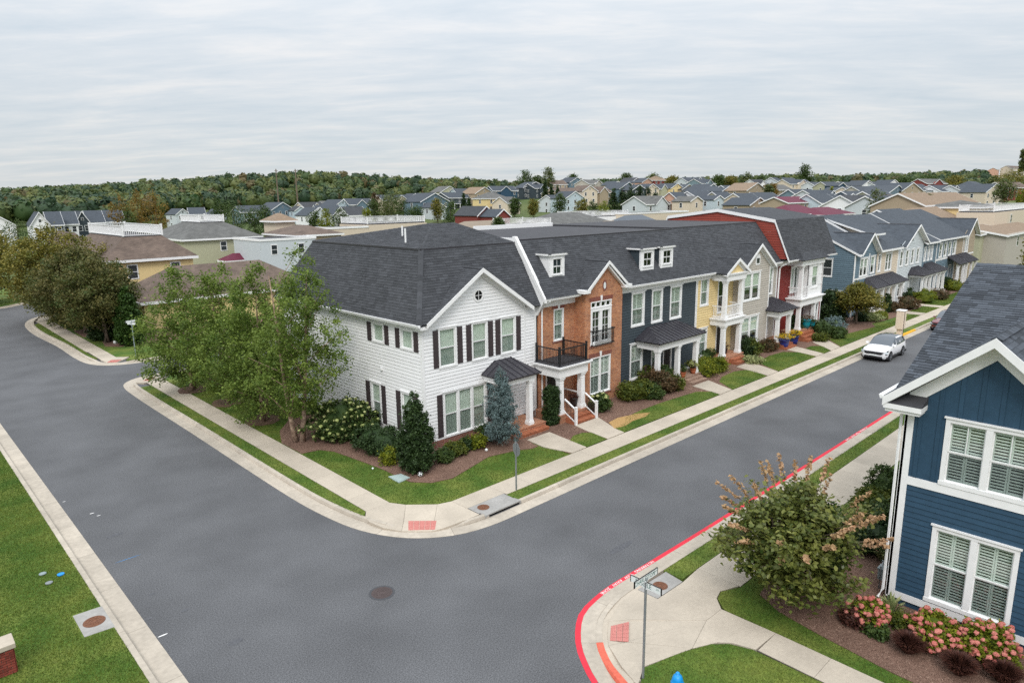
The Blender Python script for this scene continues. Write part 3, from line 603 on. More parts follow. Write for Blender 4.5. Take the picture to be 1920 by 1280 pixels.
def blades(name, polys, dens, z, h, w, excl=(), lim=None, m='grass_blade', flat=0.35):
    V = []; T = []
    for P in polys:
        A = np.array([(q[0], q[1]) for q in P]); x0, y0 = A.min(0); x1, y1 = A.max(0)
        if lim: x0, y0, x1, y1 = max(x0, lim[0]), max(y0, lim[1]), min(x1, lim[2]), min(y1, lim[3])
        if x1 <= x0 or y1 <= y0: continue
        n = int((x1-x0)*(y1-y0)*dens); X = RNG.uniform(x0, x1, n); Y = RNG.uniform(y0, y1, n); k = inpoly(P, X, Y)
        for E_ in excl: k &= ~inpoly(E_, X, Y)
        X = X[k]; Y = Y[k]; n = len(X)
        if not n: continue
        a = RNG.uniform(0, 2*math.pi, n); hh = RNG.uniform(0.55, 1, n)*h; ww = w*RNG.uniform(0.7, 1.2, n); la = RNG.uniform(0, 2*math.pi, n); ll = RNG.uniform(0.1, 1.0, n)*h*flat*2
        p = np.stack([X, Y, np.full(n, z)], 1); s = np.stack([np.cos(a)*ww/2, np.sin(a)*ww/2, np.zeros(n)], 1)
        tip = p+np.stack([np.cos(la)*ll, np.sin(la)*ll, hh], 1)
        V.append(np.stack([p-s, p+s, tip], 1).reshape(-1, 3))
        lo = 0.42+0.2*np.sin(X*1.7+2*np.sin(Y*0.9))*np.sin(Y*1.3+1.5*np.sin(X*0.7))+0.16*np.sin(X*.53+Y*.31+2*np.sin(X*.23))*np.sin(Y*.47)+0.1*np.sign(np.sin(Y*5.2))*(Y > 20.9)*(X > 23); T.append(np.clip(lo+RNG.normal(0, 0.27, n), 0, 1))
    V = np.concatenate(V); T = np.concatenate(T); F = np.arange(len(V)).reshape(-1, 3)
    o = npmesh(name, V, F, T, m); o['kind'] = 'stuff'; return o
def npmesh(name, V, F, T, m, parent=None, smooth=False):
    me = bpy.data.meshes.new(name); nf, k = F.shape
    me.vertices.add(len(V)); og = np.array(origin(parent)); me.vertices.foreach_set('co', (V-og).astype(np.float32).ravel())
    me.loops.add(nf*k); me.loops.foreach_set('vertex_index', F.astype(np.int32).ravel())
    me.polygons.add(nf); me.polygons.foreach_set('loop_start', np.arange(0, nf*k, k, dtype=np.int32)); me.polygons.foreach_set('loop_total', np.full(nf, k, np.int32))
    at = me.attributes.new('tint', 'FLOAT', 'FACE'); at.data.foreach_set('value', T.astype(np.float32))
    me.update(calc_edges=True); me.materials.append(MATS[m]) if isinstance(m, str) else [me.materials.append(MATS[q]) for q in m]
    if smooth: me.polygons.foreach_set('use_smooth', [True]*nf)
    o = bpy.data.objects.new(name, me); C.objects.link(o)
    if parent is not None: o.parent = parent; ORG[o] = origin(parent)
    return o
GX_B = [(x*1.0, y) for x, y in BED_B]
blades('grass', [LAWN_C], 1500, 0.12, 0.065, 0.016, excl=[[(3.08, 22.99), (3.94, 22.94), (3.94, 21.38), (3.08, 21.46)]], lim=(-3, 14, 4, 48))
blades('grass', [LAWN_B, LAWN_B2], 1300, 0.115, 0.055, 0.014, excl=[BED_B], lim=(12.5, 0, 40, 10))
mb = MB(); sweep(mb, PB, PB.near(17.0, 12.3), PB.near(12.2, 9.3), 0.621, 1.0, 0.118, 0.118, -0.05, 0, .5, rampf); mb.build('kerb_apron', 'concrete', sw)
blades('grass', [LAWN_V3], 700, 0.12, 0.06, 0.018, lim=(17, 10, 50, 12))
blades('grass', [LAWN_A, LAWN_V1, LAWN_V2], 620, 0.118, 0.055, 0.022, excl=[BED_W, BED_R], lim=(12, 19, 62, 50))
blades('grass', LAWNS_R, 620, 0.155, 0.05, 0.022)
blades('grass', [LAWN_D, LAWN_V4], 120, 0.12, 0.07, 0.05, lim=(-5, 62, 20, 112))
blades('mulch_chips', [BED_B], 900, 0.14, 0.02, 0.035, lim=(17, -2, 26, 10), m='mulch_chip', flat=1.6)
blades('mulch_chips', [BED_W, BED_R], 300, 0.145, 0.025, 0.05, excl=LAWNS_R, lim=(14, 21, 46, 37), m='mulch_chip', flat=1.6)
# ---------------------------------------------------------------- building tools
class Face:
    """vertical plane: u runs along it, z up, d outwards"""
    def __init__(s, x, y, deg=0): a = math.radians(deg); s.o = Vector((x, y, 0)); s.u = Vector((math.cos(a), math.sin(a), 0)); s.n = Vector((math.sin(a), -math.cos(a), 0)); s.a = a
    def p(s, u, z, d=0.0): return s.o+s.u*u+s.n*d+Vector((0, 0, z))
    def box(s, mb, u0, u1, z0, z1, d0, d1, mi=0, tint=None):
        mb.hexa([s.p(u0, z0, d1), s.p(u1, z0, d1), s.p(u1, z0, d0), s.p(u0, z0, d0), s.p(u0, z1, d1), s.p(u1, z1, d1), s.p(u1, z1, d0), s.p(u0, z1, d0)], mi, tint)
def hrange(poly, z):
    xs = []
    n = len(poly)
    for i in range(n):
        (a, za), (b, zb) = poly[i], poly[(i+1) % n]
        if abs(za-zb) < 1e-9:
            if abs(z-za) < 1e-6: xs += [a, b]
        elif min(za, zb)-1e-9 <= z <= max(za, zb)+1e-9: xs.append(a+(b-a)*(z-za)/(zb-za))
    return (min(xs), max(xs)) if len(xs) >= 2 else None
def bands(poly, levels, openings):
    """trapezoids (uL0,uR0,uL1,uR1,z0,z1) of a convex outline cut at the levels, less the openings"""
    out = []
    for z0, z1 in zip(levels[:-1], levels[1:]):
        e = 1e-4; a = hrange(poly, z0+e); b = hrange(poly, z1-e)
        if not a or not b: continue
        cuts = []
        for u0, u1, oz0, oz1 in openings:
            ov = min(z1, oz1)-max(z0, oz0)
            if ov > 0.5*(z1-z0): cuts.append((u0, u1))
        cuts.sort(); cur = None; pieces = []; L_ = (a[0], b[0])
        for c0, c1 in cuts:
            if c0 > max(L_): pieces.append((L_[0], c0, L_[1], c0))
            if c1 > min(L_): L_ = (max(L_[0], c1), max(L_[1], c1))
        if L_[0] < a[1]-0.01 or L_[1] < b[1]-0.01: pieces.append((L_[0], max(a[1], L_[0]), L_[1], max(b[1], L_[1])))
        out += [(p[0], p[1], p[2], p[3], z0, z1) for p in pieces]
    return out
def levels(z0, z1, ex):
    n = max(1, int(math.ceil((z1-z0)/ex-0.02))); return [z0+min(i*ex, z1-z0) for i in range(n)]+[z1]
def grow(op, g=0.03): return [(a+g, b-g, c+g, d-g) for a, b, c, d in op]
def siding(f, poly, ops, m, par, ex=0.18, pieces=False, th=0.028, name='siding'):
    zs = [q[1] for q in poly]; B = bands(poly, levels(min(zs), max(zs), ex), grow(ops)); mb = MB(); wall = None
    if pieces: wall = MB(); wall = thing('wall', None, None, origin(par)); wall.parent = par; wall.location = (0, 0, 0); del wall['label']; del wall['category']
    for a0, b0, a1, b1, z0, z1 in B:
        q = MB() if pieces else mb
        g_ = min(.006, (z1-z0)*.2); q.hexa([f.p(a0, z0+g_, th), f.p(b0, z0+g_, th), f.p(b0, z0+g_, -0.03), f.p(a0, z0+g_, -0.03), f.p(a1, z1, 0.0), f.p(b1, z1, 0.0), f.p(b1, z1, -0.03), f.p(a1, z1, -0.03)], 0, random.random())
        if pieces: q.build('plank', m, wall)
    if not pieces: o = mb.build(name, m, par); o['kind'] = 'stuff'; return o
def masonry(f, poly, ops, m, par, th=0.02, name='brick_wall'):
    zs = [q[1] for q in poly]; lv = sorted(set([min(zs), max(zs)]+[z for _, z in poly]+[z for o in grow(ops) for z in o[2:]])); lv = [z for z in lv if min(zs) <= z <= max(zs)]
    mb = MB()
    for a0, b0, a1, b1, z0, z1 in bands(poly, lv, grow(ops)):
        mb.hexa([f.p(a0, z0, th), f.p(b0, z0, th), f.p(b0, z0, -0.1), f.p(a0, z0, -0.1), f.p(a1, z1, th), f.p(b1, z1, th), f.p(b1, z1, -0.1), f.p(a1, z1, -0.1)])
    return mb.build(name, m, par)
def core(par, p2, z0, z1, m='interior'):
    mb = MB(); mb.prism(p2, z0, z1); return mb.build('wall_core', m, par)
def window(f, par, u0, u1, z0, z1, cols=1, cas=0.1, inner='blind', frame='white_trim', grid=None, glass='glass', cap=0.05, split=True, detail=True, mull=0.1, pitch=0.085, lower='same'):
    mb = MB(); dp = -0.1
    f.box(mb, u0, u0+cas, z0+cas, z1-cas, dp, 0.045); f.box(mb, u1-cas, u1, z0+cas, z1-cas, dp, 0.045)
    f.box(mb, u0, u1, z1-cas, z1, dp, 0.047); f.box(mb, u0-0.02, u1+0.02, z0, z0+cas, dp, 0.06)
    if cap: f.box(mb, u0-cap, u1+cap, z1, z1+0.05, -0.01, 0.085)
    iu0, iu1, iz0, iz1 = u0+cas, u1-cas, z0+cas, z1-cas; w = (iu1-iu0-mull*(cols-1))/cols; zm = (iz0+iz1)/2
    panes = []
    for c_ in range(cols):
        a = iu0+c_*(w+mull); b = a+w
        if c_: f.box(mb, a-mull, a, iz0, iz1, dp, 0.04)
        s = 0.035
        for q0, q1 in ((iz0, zm), (zm, iz1)) if split else ((iz0, iz1),):
            d0, d1 = (-0.075, -0.035) if q0 == iz0 else (-0.055, -0.015)
            f.box(mb, a, a+s, q0, q1, d0, d1); f.box(mb, b-s, b, q0, q1, d0, d1); f.box(mb, a+s, b-s, q0, q0+s, d0, d1); f.box(mb, a+s, b-s, q1-s, q1, d0, d1)
            g = grid
            if g and q0 != iz0 or g and not split or (g and len(g) > 2):
                for k in range(1, g[0]): x = a+w*k/g[0]; f.box(mb, x-0.01, x+0.01, q0+s, q1-s, d0+0.01, d1-0.002)
                for k in range(1, g[1]): z = q0+(q1-q0)*k/g[1]; f.box(mb, a+s, b-s, z-0.01, z+0.01, d0+0.01, d1-0.006)
            panes.append((a+s, b-s, q0+s, q1-s, (d0+d1)/2))
    win = mb.build('window', frame, par)
    for a, b, q0, q1, d in panes:
        p = MB(); f.box(p, a-0.004, b+0.004, q0-0.004, q1+0.004, d-0.004, d+0.004); p.build('pane', 'glass_screen' if glass == 'glass' and split and q0 < iz0+.1 else glass, win)
    if detail and inner != 'dark':
        p = MB()
        for c_ in range(cols):
            a = iu0+c_*(w+mull); b = a+w
            if inner == 'curtain':
                n = max(4, int(w/0.07)); za = iz0 if lower == 'same' else zm-0.25
                for k in range(n):
                    x0 = a+w*k/n; x1 = a+w*(k+1)/n; d0 = -0.092-0.012*(k % 2); d1 = -0.092-0.012*((k+1) % 2)
                    p.poly([f.p(x0, za, d0), f.p(x1, za, d1), f.p(x1, iz1, d1), f.p(x0, iz1, d0)])
            else:
                mid = (a+b)/2; leaf = ((a+0.01, mid-0.004), (mid+0.004, b-0.01)) if w > 0.55 and inner == 'louver' else ((a+0.01, b-0.01),)
                for x0, x1 in leaf:
                    st = 0.045 if inner == 'louver' else 0.0
                    if st:
                        for q in ((x0, x0+st), (x1-st, x1)): f.box(p, q[0], q[1], iz0, iz1, -0.12, -0.095)
                        for zz in (iz0, zm-0.03, iz1-0.06): f.box(p, x0+st, x1-st, zz, zz+0.06, -0.12, -0.095)
                    z = iz0+0.05
                    while z < iz1-0.05:
                        f.box(p, x0+st, x1-st, z, z+pitch*(.52 if inner == 'louver' else .8), -.112 if inner == 'louver' else -.098, -.1 if inner == 'louver' else -.092)
                        z += pitch
        p.build('curtain' if inner == 'curtain' else 'blind', 'curtain' if inner == 'curtain' else 'blind', win)
    return win
def shutters(f, par, spans, z0, z1, m='shutter_brown'):
    for a, b in spans:
        mb = MB(); f.box(mb, a, b, z0, z1, 0.02, 0.05)
        for q0, q1 in ((z0+0.06, (z0+z1)/2-0.04), ((z0+z1)/2+0.04, z1-0.06)):
            f.box(mb, a+0.05, b-0.05, q0, q1, 0.045, 0.058)
            z = q0+0.03
            while z < q1-0.04: f.box(mb, a+0.06, b-0.06, z, z+0.025, 0.05, 0.064); z += 0.05
        mb.build('shutter', m, par)
def trim(f, par, rects, name='trim', m='white_trim', d=0.035):
    mb = MB()
    for r in rects: f.box(mb, r[0], r[1], r[2], r[3], -0.03, r[4] if len(r) > 4 else d)
    return mb.build(name, m, par)
def clip2(poly, a, b, c_):     # keep a*x+b*y<=c
    out = []; n = len(poly)
    for i in range(n):
        p, q = poly[i], poly[(i+1) % n]; dp = a*p[0]+b*p[1]-c_; dq = a*q[0]+b*q[1]-c_
        if dp <= 0: out.append(p)
        if dp*dq < 0: t = dp/(dp-dq); out.append((p[0]+(q[0]-p[0])*t, p[1]+(q[1]-p[1])*t))
    return out
def basis(poly):
    P = [Vector(q) for q in poly]; n = Vector((0, 0, 0))
    for i in range(len(P)): n += (P[i]-P[0]).cross(P[(i+1) % len(P)]-P[0])
    n.normalize()
    if n.z < 0: n = -n; P = P[::-1]
    t = Vector((0, 0, 1)).cross(n); t = Vector((1, 0, 0)) if t.length < 1e-4 else t.normalized(); b = n.cross(t)
    o = P[0]; return P, n, t, b, o, [((q-o).dot(t), (q-o).dot(b)) for q in P]
def tabs_on(mb, poly, course=0.145, tw=0.33, collect=None, lift=0.02):
    P, n, t, b, o, q2 = basis(poly); v0 = min(q[1] for q in q2); v1 = max(q[1] for q in q2); v = v0; r = 0
    while v < v1-0.01:
        w = min(v+course, v1); A = hrange(q2, v+1e-4); B = hrange(q2, w-1e-4)
        if A and B:
            x = min(A[0], B[0])-random.random()*tw
            while x < max(A[1], B[1]):
                y = x+tw*random.choice((0.6, 1.0, 1.0, 1.35)); l0, r0, l1, r1 = max(x, A[0]), min(y-0.006, A[1]), max(x, B[0]), min(y-0.006, B[1]); x = y
                if r0-l0 < 0.02 and r1-l1 < 0.02: continue
                r0 = max(r0, l0); r1 = max(r1, l1)
                h = lift*random.uniform(0.75, 1.25)
                g = lambda u, vv, hh: o+t*u+b*vv+n*hh
                vs_ = [g(l0, v, 0), g(r0, v, 0), g(r0, v, h), g(l0, v, h), g(r1, w, 0.005), g(l1, w, 0.005)]
                fs_ = [(3, 2, 4, 5), (0, 1, 2, 3), (0, 3, 5), (1, 4, 2)]
                if collect is not None: collect.append((vs_, fs_))
                else: mb.add(vs_, fs_, 0, random.random())
        v += course; r += 1
def slabs(mb, polys, th=0.14, mi=0):
    for poly in polys:
        P, n, t, b, o, q2 = basis(poly); mb.extr([q-n*th for q in P], n*(th-0.002), mi)
def roof(par, polys, m='shingle_flat', tabs='shingle', th=0.14, name='roof'):
    mb = MB(); slabs(mb, polys, th); o = mb.build(name, m, par)
    if tabs:
        tb = MB()
        for p in polys: tabs_on(tb, p)
        s = tb.build('shingles', tabs, o); s['kind'] = 'stuff'
    return o
def caps(par, lines, m='shingle', w=0.13, name='ridge_cap'):
    mb = MB()
    for a, b in lines:
        a, b = Vector(a), Vector(b); d = (b-a).normalized(); s = d.cross(Vector((0, 0, 1))).normalized(); L_ = (b-a).length; n = max(1, int(L_/0.3)); dn = Vector((0, 0, -0.07))
        for i in range(n):
            p = a+d*(L_*i/n); q = a+d*(L_*(i+1.1)/n); z0 = Vector((0, 0, 0.045)); z1 = Vector((0, 0, 0.03))
            mb.add([p-s*w+dn*0.5, p+z0, p+s*w+dn*0.5, q-s*w+dn*0.5, q+z1, q+s*w+dn*0.5], [(0, 1, 4, 3), (1, 2, 5, 4), (0, 2, 1), (3, 4, 5)], 0, random.random())
    return mb.build(name, m, par)
def seam_roof(par, polys, m='metal_roof', pitch=0.42, name='porch_roof'):
    mb = MB(); slabs(mb, [[Vector(q)-Vector((0, 0, 0.012)) for q in p] for p in polys], 0.08); base = mb.build(name, m, par)
    for poly in polys:
        P, n, t, b, o, q2 = basis(poly); u0 = min(q[0] for q in q2); u1 = max(q[0] for q in q2); u = u0
        while u < u1-0.05:
            w = min(u+pitch, u1); c = clip2(clip2(q2, 1, 0, w-0.004), -1, 0, -u)
            if len(c) >= 3:
                pm = MB(); pm.extr([o+t*x+b*y-n*0.008 for x, y in c], n*0.012)
                R = hrange([(y, x) for x, y in q2], u+0.012)
                if R: 
                    A = o+t*(u+0.012)+b*R[0]; B = o+t*(u+0.012)+b*R[1]; s = t*0.014; pm.hexa([A-s, A+s, B+s, B-s, A-s+n*0.04, A+s+n*0.04, B+s+n*0.04, B-s+n*0.04])
                pm.build('roof_panel', m, base)
            u += pitch
    return base
def column(par, x, y, z0, z1, w=0.3, m='white_trim'):
    mb = MB(); h = w/2
    mb.box(x-h*1.3, x+h*1.3, y-h*1.3, y+h*1.3, z0, z0+0.16); mb.box(x-h*1.15, x+h*1.15, y-h*1.15, y+h*1.15, z0+0.16, z0+0.24)
    t = h*0.86; mb.hexa([(x-h, y-h, z0+.24), (x+h, y-h, z0+.24), (x+h, y+h, z0+.24), (x-h, y+h, z0+.24), (x-t, y-t, z1-.2), (x+t, y-t, z1-.2), (x+t, y+t, z1-.2), (x-t, y+t, z1-.2)])
    mb.box(x-t*1.12, x+t*1.12, y-t*1.12, y+t*1.12, z1-.34, z1-.3); mb.box(x-h*1.05, x+h*1.05, y-h*1.05, y+h*1.05, z1-.2, z1-.1); mb.box(x-h*1.3, x+h*1.3, y-h*1.3, y+h*1.3, z1-.1, z1)
    return mb.build('column', m, par)
def rail(par, p0, p1, h, m='white_trim', balm=None, pitch=0.115, bw=0.022, rw=0.05, posts=(0, 0), pw=0.1, low=0.08):
    p0, p1 = Vector(p0), Vector(p1); d = p1-p0; L_ = d.length; hd = Vector((d.x, d.y, 0)).normalized(); s = Vector((-hd.y, hd.x, 0)); mb = MB(); U = Vector((0, 0, 1)); mi = 1 if balm else 0
    def bar(a, b, hw, z0, z1, k=0): mb.hexa([a-s*hw+U*z0, b-s*hw+U*z0, b+s*hw+U*z0, a+s*hw+U*z0, a-s*hw+U*z1, b-s*hw+U*z1, b+s*hw+U*z1, a+s*hw+U*z1], k)
    bar(p0, p1, rw*0.7, h-0.06, h); bar(p0, p1, rw*0.5, low, low+0.05)
    n = max(2, int(L_/pitch))
    for i in range(1, n):
        q = p0+d*(i/n); mb.box(q.x-bw/2, q.x+bw/2, q.y-bw/2, q.y+bw/2, q.z+low+0.05, q.z+h-0.06, mi)
    for k, q in zip(posts, (p0, p1)):
        if k: mb.box(q.x-pw/2, q.x+pw/2, q.y-pw/2, q.y+pw/2, q.z-k+1, q.z+h+0.1); mb.box(q.x-pw*.65, q.x+pw*.65, q.y-pw*.65, q.y+pw*.65, q.z+h+0.1, q.z+h+0.14)
    return mb.build('railing', [m, balm] if balm else m, par)
def steps(par, x0, x1, y, n, ztop, tread=0.3, m='step_brick', zb=0.0):
    for i in range(n):
        mb = MB(); z = ztop-(i+1)*(ztop-0.13)/(n+1); ya = y-(i+1)*tread
        mb.box(x0, x1, ya, y-i*tread-0.004, zb, z-0.07); k = x0
        while k < x1-0.02: mb.box(k+0.004, min(k+0.1, x1)-0.004, ya-0.02, y-i*tread-0.004, z-0.07, z, 0, random.random()); k += 0.1
        mb.build('step', m, par)
def floor_(par, x0, x1, y0, y1, z, m='brick_paver'):
    mb = MB(); mb.box(x0, x1, y0, y1, 0, z-0.06); mb.box(x0-0.02, x1+0.02, y0-0.02, y1, z-0.06, z); return mb.build('porch_floor', m, par)
def entab(par, x0, x1, y0, y1, z0, z1, m='white_trim', over=0.12):
    mb = MB(); mb.box(x0, x1, y0, y1, z0, z1-0.18); mb.box(x0-over*.5, x1+over*.5, y0-over*.5, y1, z1-0.18, z1-0.08); mb.box(x0-over, x1+over, y0-over, y1, z1-0.08, z1); return mb.build('entablature', m, par)
def hip_porch(par, x0, x1, y0, y1, ze, zt, in0=0.8, in1=0.8, m='metal_roof'):
    A = (x0, y0, ze); B = (x1, y0, ze); Cc = (x1-in1, y1, zt); D = (x0+in0, y1, zt); ps = [[A, B, Cc, D]]
    ps.append([A, D, (x0, y1, ze)] if in0 > 0.05 else None); ps.append([B, (x1, y1, ze), Cc] if in1 > 0.05 else None)
    return seam_roof(par, [p for p in ps if p], m)
def gable_x(par, xc, half, y0, y1, zr, ze, tabs='shingle', m='shingle_flat', rake=0.22, yw=None):
    """cross gable facing the street: ridge along Y at xc"""
    l = [(xc-half, y0, ze), (xc, y0, zr), (xc, y1, zr), (xc-half, y1, ze)]; r = [(xc+half, y0, ze), (xc+half, y1, ze), (xc, y1, zr), (xc, y0, zr)]
    o = roof(par, [l, r], m, tabs, 0.1, 'gable_roof')
    mb = MB(); k = Vector((0, 0, -rake))
    for s in (-1, 1):
        a = Vector((xc+s*half, y0-0.03, ze+0.01)); b = Vector((xc, y0-0.03, zr+0.01)); P = [a, b, b+k, a+k]
        mb.extr(P, (0, 0.035, 0)) if s < 0 else mb.extr(P[::-1], (0, 0.035, 0))
    mb.build('rake_board', 'white_trim', par); caps(par, [((xc, y0, zr), (xc, y1, zr))])
    if yw:
        mb = MB(); fb = MB(); d0 = Vector((0, 0, -.115)); d1 = Vector((0, 0, -.14)); d2 = Vector((0, 0, -.36))
        for s in (-1, 1):
            a = Vector((xc+s*half, y0+.01, ze)); b = Vector((xc, y0+.01, zr)); P = [a+d0, b+d0, b+d1, a+d1]; mb.extr(P if s < 0 else P[::-1], (0, yw-y0+.03, 0))
            a.y = b.y = yw-.045; a = a.lerp(b, .1); P = [a+d1, b+d1, b+d2, a+d2]; fb.extr(P if s < 0 else P[::-1], (0, .06, 0))
        mb.build('soffit', 'white_trim', par); fb.build('frieze_board', 'white_trim', par)
    return o
def dormer(par, x0, x1, yf, yb, z0, z1, side, rise=0.62):
    f = Face(x0, yf); w = x1-x0; mb = MB(); mb.box(x0+0.02, x1-0.02, yf+0.14, yb, z0, z1); c_ = mb.build('dormer', side, par)
    mb = MB(); f.box(mb, 0, 0.2, z0, z1, -0.13, 0.0); f.box(mb, w-0.2, w, z0, z1, -0.13, 0.0); f.box(mb, 0.2, w-0.2, z0, z0+0.25, -0.13, -0.002); f.box(mb, 0.2, w-0.2, z1-0.2, z1, -0.13, -0.002)
    ov = 0.14; mb.box(x0-ov, x1+ov, yf-ov, yb, z1, z1+0.1); mb.build('dormer_trim', 'white_trim', c_)
    window(f, par, 0.2, w-0.2, z0+0.22, z1-0.14, 1, 0.06, 'dark', grid=(2, 1, 1), glass='glass_dark', cap=0)
    A = (x0-ov, yf-ov, z1+.1); B = (x1+ov, yf-ov, z1+.1); xc = (x0+x1)/2; t = Vector((xc, yf+w*0.42, z1+rise+.1)); E_ = (xc, yb+0.4, z1+rise+.1)
    roof(par, [[A, B, tuple(t)], [A, tuple(t), E_, (x0-ov, yb+0.4, z1+.1)], [B, (x1+ov, yb+.4, z1+.1), E_, tuple(t)]], th=0.05, name='dormer_roof')
    caps(par, [(A, t), (B, t), (t, E_)], w=0.09)
def downspout(par, pts, r=0.045, m='white_trim'):
    mb = MB(); mb.tube(pts, r, 6); mb.build('downspout', m, par)
def gutterline(par, p0, p1, out, h=0.12, w=0.12):
    p0, p1, out = Vector(p0), Vector(p1), Vector(out); mb = MB(); U = Vector((0, 0, h))
    mb.hexa([p0-U, p1-U, p1-U+out*w*.7, p0-U+out*w*.7, p0, p1, p1+out*w, p0+out*w] if (p1-p0).cross(out).z > 0 else [p1-U, p0-U, p0-U+out*w*.7, p1-U+out*w*.7, p1, p0, p0+out*w, p1+out*w])
    mb.build('rain_gutter', 'white_trim', par)
def door(f, par, u0, u1, z0, z1, m='dark_door', glazed=False, transom=0.3):
    mb = MB(); f.box(mb, u0-.1, u0, z0, z1+transom+.1, -.1, .05); f.box(mb, u1, u1+.1, z0, z1+transom+.1, -.1, .05); f.box(mb, u0, u1, z1+transom, z1+transom+.1, -.1, .05); f.box(mb, u0, u1, z1, z1+0.06, -.1, .03); mb.build('door_frame', 'white_trim', par)
    mb = MB(); w = u1-u0; f.box(mb, u0, u1, z0, z1, -0.09, -0.04)
    for a, b in ((.12, .46), (.54, .88)):
        for c_, d in ((.06, .42), (.5, .94)): f.box(mb, u0+w*a, u0+w*b, z0+(z1-z0)*c_, z0+(z1-z0)*d, -0.04, -0.028)
    d_ = mb.build('door', m, par)
    mb = MB(); q = f.p(u1-0.09, (z0+z1)/2, -0.02); mb.tube([q, q+f.n*0.05, q+f.n*0.05+f.u*-0.07], 0.014, 6); mb.build('handle', 'black_metal', d_)
    if transom: mb = MB(); f.box(mb, u0, u1, z1+.06, z1+transom, -0.07, -0.06); mb.build('transom_pane', 'glass_dark', par)

# ================================================================ the row along the street
# ---- white corner house
W = thing('townhouse', 'white sided corner townhouse with dark shutters and steep dark mansard roof', 'townhouse', (23.4, 33, 0.1), 'townhouses of the row')
f1 = Face(19.75, 26.4); f2 = Face(19.1, 41.0, -90)
core(W, [(19.28, 26.58), (27.0, 26.58), (27.0, 40.9), (19.28, 40.9)], 0.1, 6.5)
op1 = [(0.36, 1.5, 4.18, 6.22), (2.5, 3.6, 4.18, 6.22), (4.53, 5.66, 4.18, 6.22), (0.55, 3.42, 0.52, 2.92)]
siding(f1, [(-.55, 0.5), (7.25, 0.5), (7.25, 6.46), (6.65, 6.46), (3.05, 8.76), (-.55, 6.46)], op1, 'white_siding', W, 0.178, True)
op2 = [(10.25, 11.37, 5.12, 6.2), (12.84, 13.94, 5.12, 6.2), (9.82, 10.8, 0.72, 2.9), (12.7, 13.7, 0.72, 2.9), (3.0, 4.1, 5.12, 6.2), (3.0, 4.1, 0.72, 2.9)]
siding(f2, [(0, 0.1), (14.5, 0.1), (14.5, 6.52), (0, 6.52)], op2, 'white_siding', W, 0.178, True)
for q in op1[:3]: window(f1, W, *q, 1, 0.09, 'curtain', cap=0.1)
window(f1, W, *op1[3], 3, 0.09, 'curtain', mull=0.13, cap=0.1)
for q in op2: window(f2, W, *q, 1, 0.1, 'curtain', cap=0.08, split=q[3]-q[2] > 1.5)
shutters(f1, W, [(0.02, 0.33), (1.55, 1.88), (2.14, 2.47), (3.64, 3.98), (4.16, 4.5), (5.7, 6.03)], 4.26, 6.16); shutters(f1, W, [(0.14, 0.48), (3.5, 3.84)], 0.62, 2.86)
shutters(f2, W, [(9.8, 10.18), (11.44, 11.8), (12.42, 12.78), (14.0, 14.36)], 5.14, 6.16); shutters(f2, W, [(9.35, 9.74), (10.88, 11.26), (12.24, 12.62), (13.78, 14.14)], 0.76, 2.86)
[trim(f1, W, [r], 'corner_board') for r in ((-0.69, -0.55, 0.1, 6.5), (7.1, 7.25, 0.1, 6.5), (6.3, 6.42, 0.5, 6.46))]; trim(f2, W, [(14.5, 14.6, 0.1, 6.5)], 'corner_board')
masonry(f1, [(-.55, 0.0), (7.2, 0.0), (7.2, 0.49), (-.55, 0.49)], [], 'brick_dark', W, 0.03, 'plinth')
# round gable window
mb = MB(); rm = []; ctr = f1.p(3.03, 7.6, 0.0)
for r0, r1, d, mi in ((0.0, 0.25, 0.03, 1), (0.25, 0.35, 0.05, 0)):
    n = 24
    for k in range(n):
        a, b = 2*math.pi*k/n, 2*math.pi*(k+1)/n; P = lambda r, t, dd: ctr+f1.u*(r*math.cos(t))+Vector((0, 0, r*math.sin(t)))+f1.n*dd
        if r0 == 0: mb.add([P(0, 0, d), P(r1, a, d), P(r1, b, d)], [(0, 1, 2)], mi)
        else: mb.add([P(r0, a, d), P(r1, a, d), P(r1, b, d), P(r0, b, d), P(r0, a, 0), P(r1, a, 0), P(r1, b, 0), P(r0, b, 0)], [(0, 1, 2, 3), (1, 5, 6, 2), (4, 0, 3, 7)], mi)
c3 = (3.03, 7.6); f1.box(mb, 3.018, 3.042, 7.36, 7.84, 0.03, 0.045); f1.box(mb, 2.79, 3.27, 7.588, 7.612, 0.03, 0.044)
mb.build('round_window', ['white_trim', 'void'], W)
A, B_, Cc, D = (18.7, 26.0, 6.62), (27.0, 26.0, 6.62), (27.0, 28.05, 10.02), (20.5, 28.05, 10.02); E_, F_ = (20.5, 39.2, 10.02), (18.7, 41.3, 6.62); AP, AQ = (25.3, 33.4, 11.02), (27.0, 33.4, 11.02)
roof(W, [[(19.1, 26.46, 7.38), (27.0, 26.46, 7.38), Cc, D], [(18.7, 26.0, 6.62), (19.2, 26.0, 6.62), (20.6, 26.46, 7.38), (19.1, 26.46, 7.38)], [(25.4, 26.46, 7.38), (26.6, 26.0, 6.62), (27, 26, 6.62), (27, 26.46, 7.38)], [A, D, E_, F_]], name='mansard'); roof(W, [[D, Cc, AQ, AP], [D, AP, E_], [E_, AP, AQ, (27.0, 39.2, 10.02)], [E_, (27, 39.2, 10.02), (27, 41.3, 6.62), F_]], name='roof')
caps(W, [(A, D), (D, AP), (E_, AP)]); mb = MB(); mb.box(20.44, 27, 27.98, 28.02, 9.93, 10.04); mb.box(20.42, 20.46, 28.0, 39.2, 9.93, 10.04); mb.build('break_trim', 'metal_roof', W)
gable_x(W, 22.8, 3.65, 25.98, 27.6, 9.02, 6.62, yw=26.37)
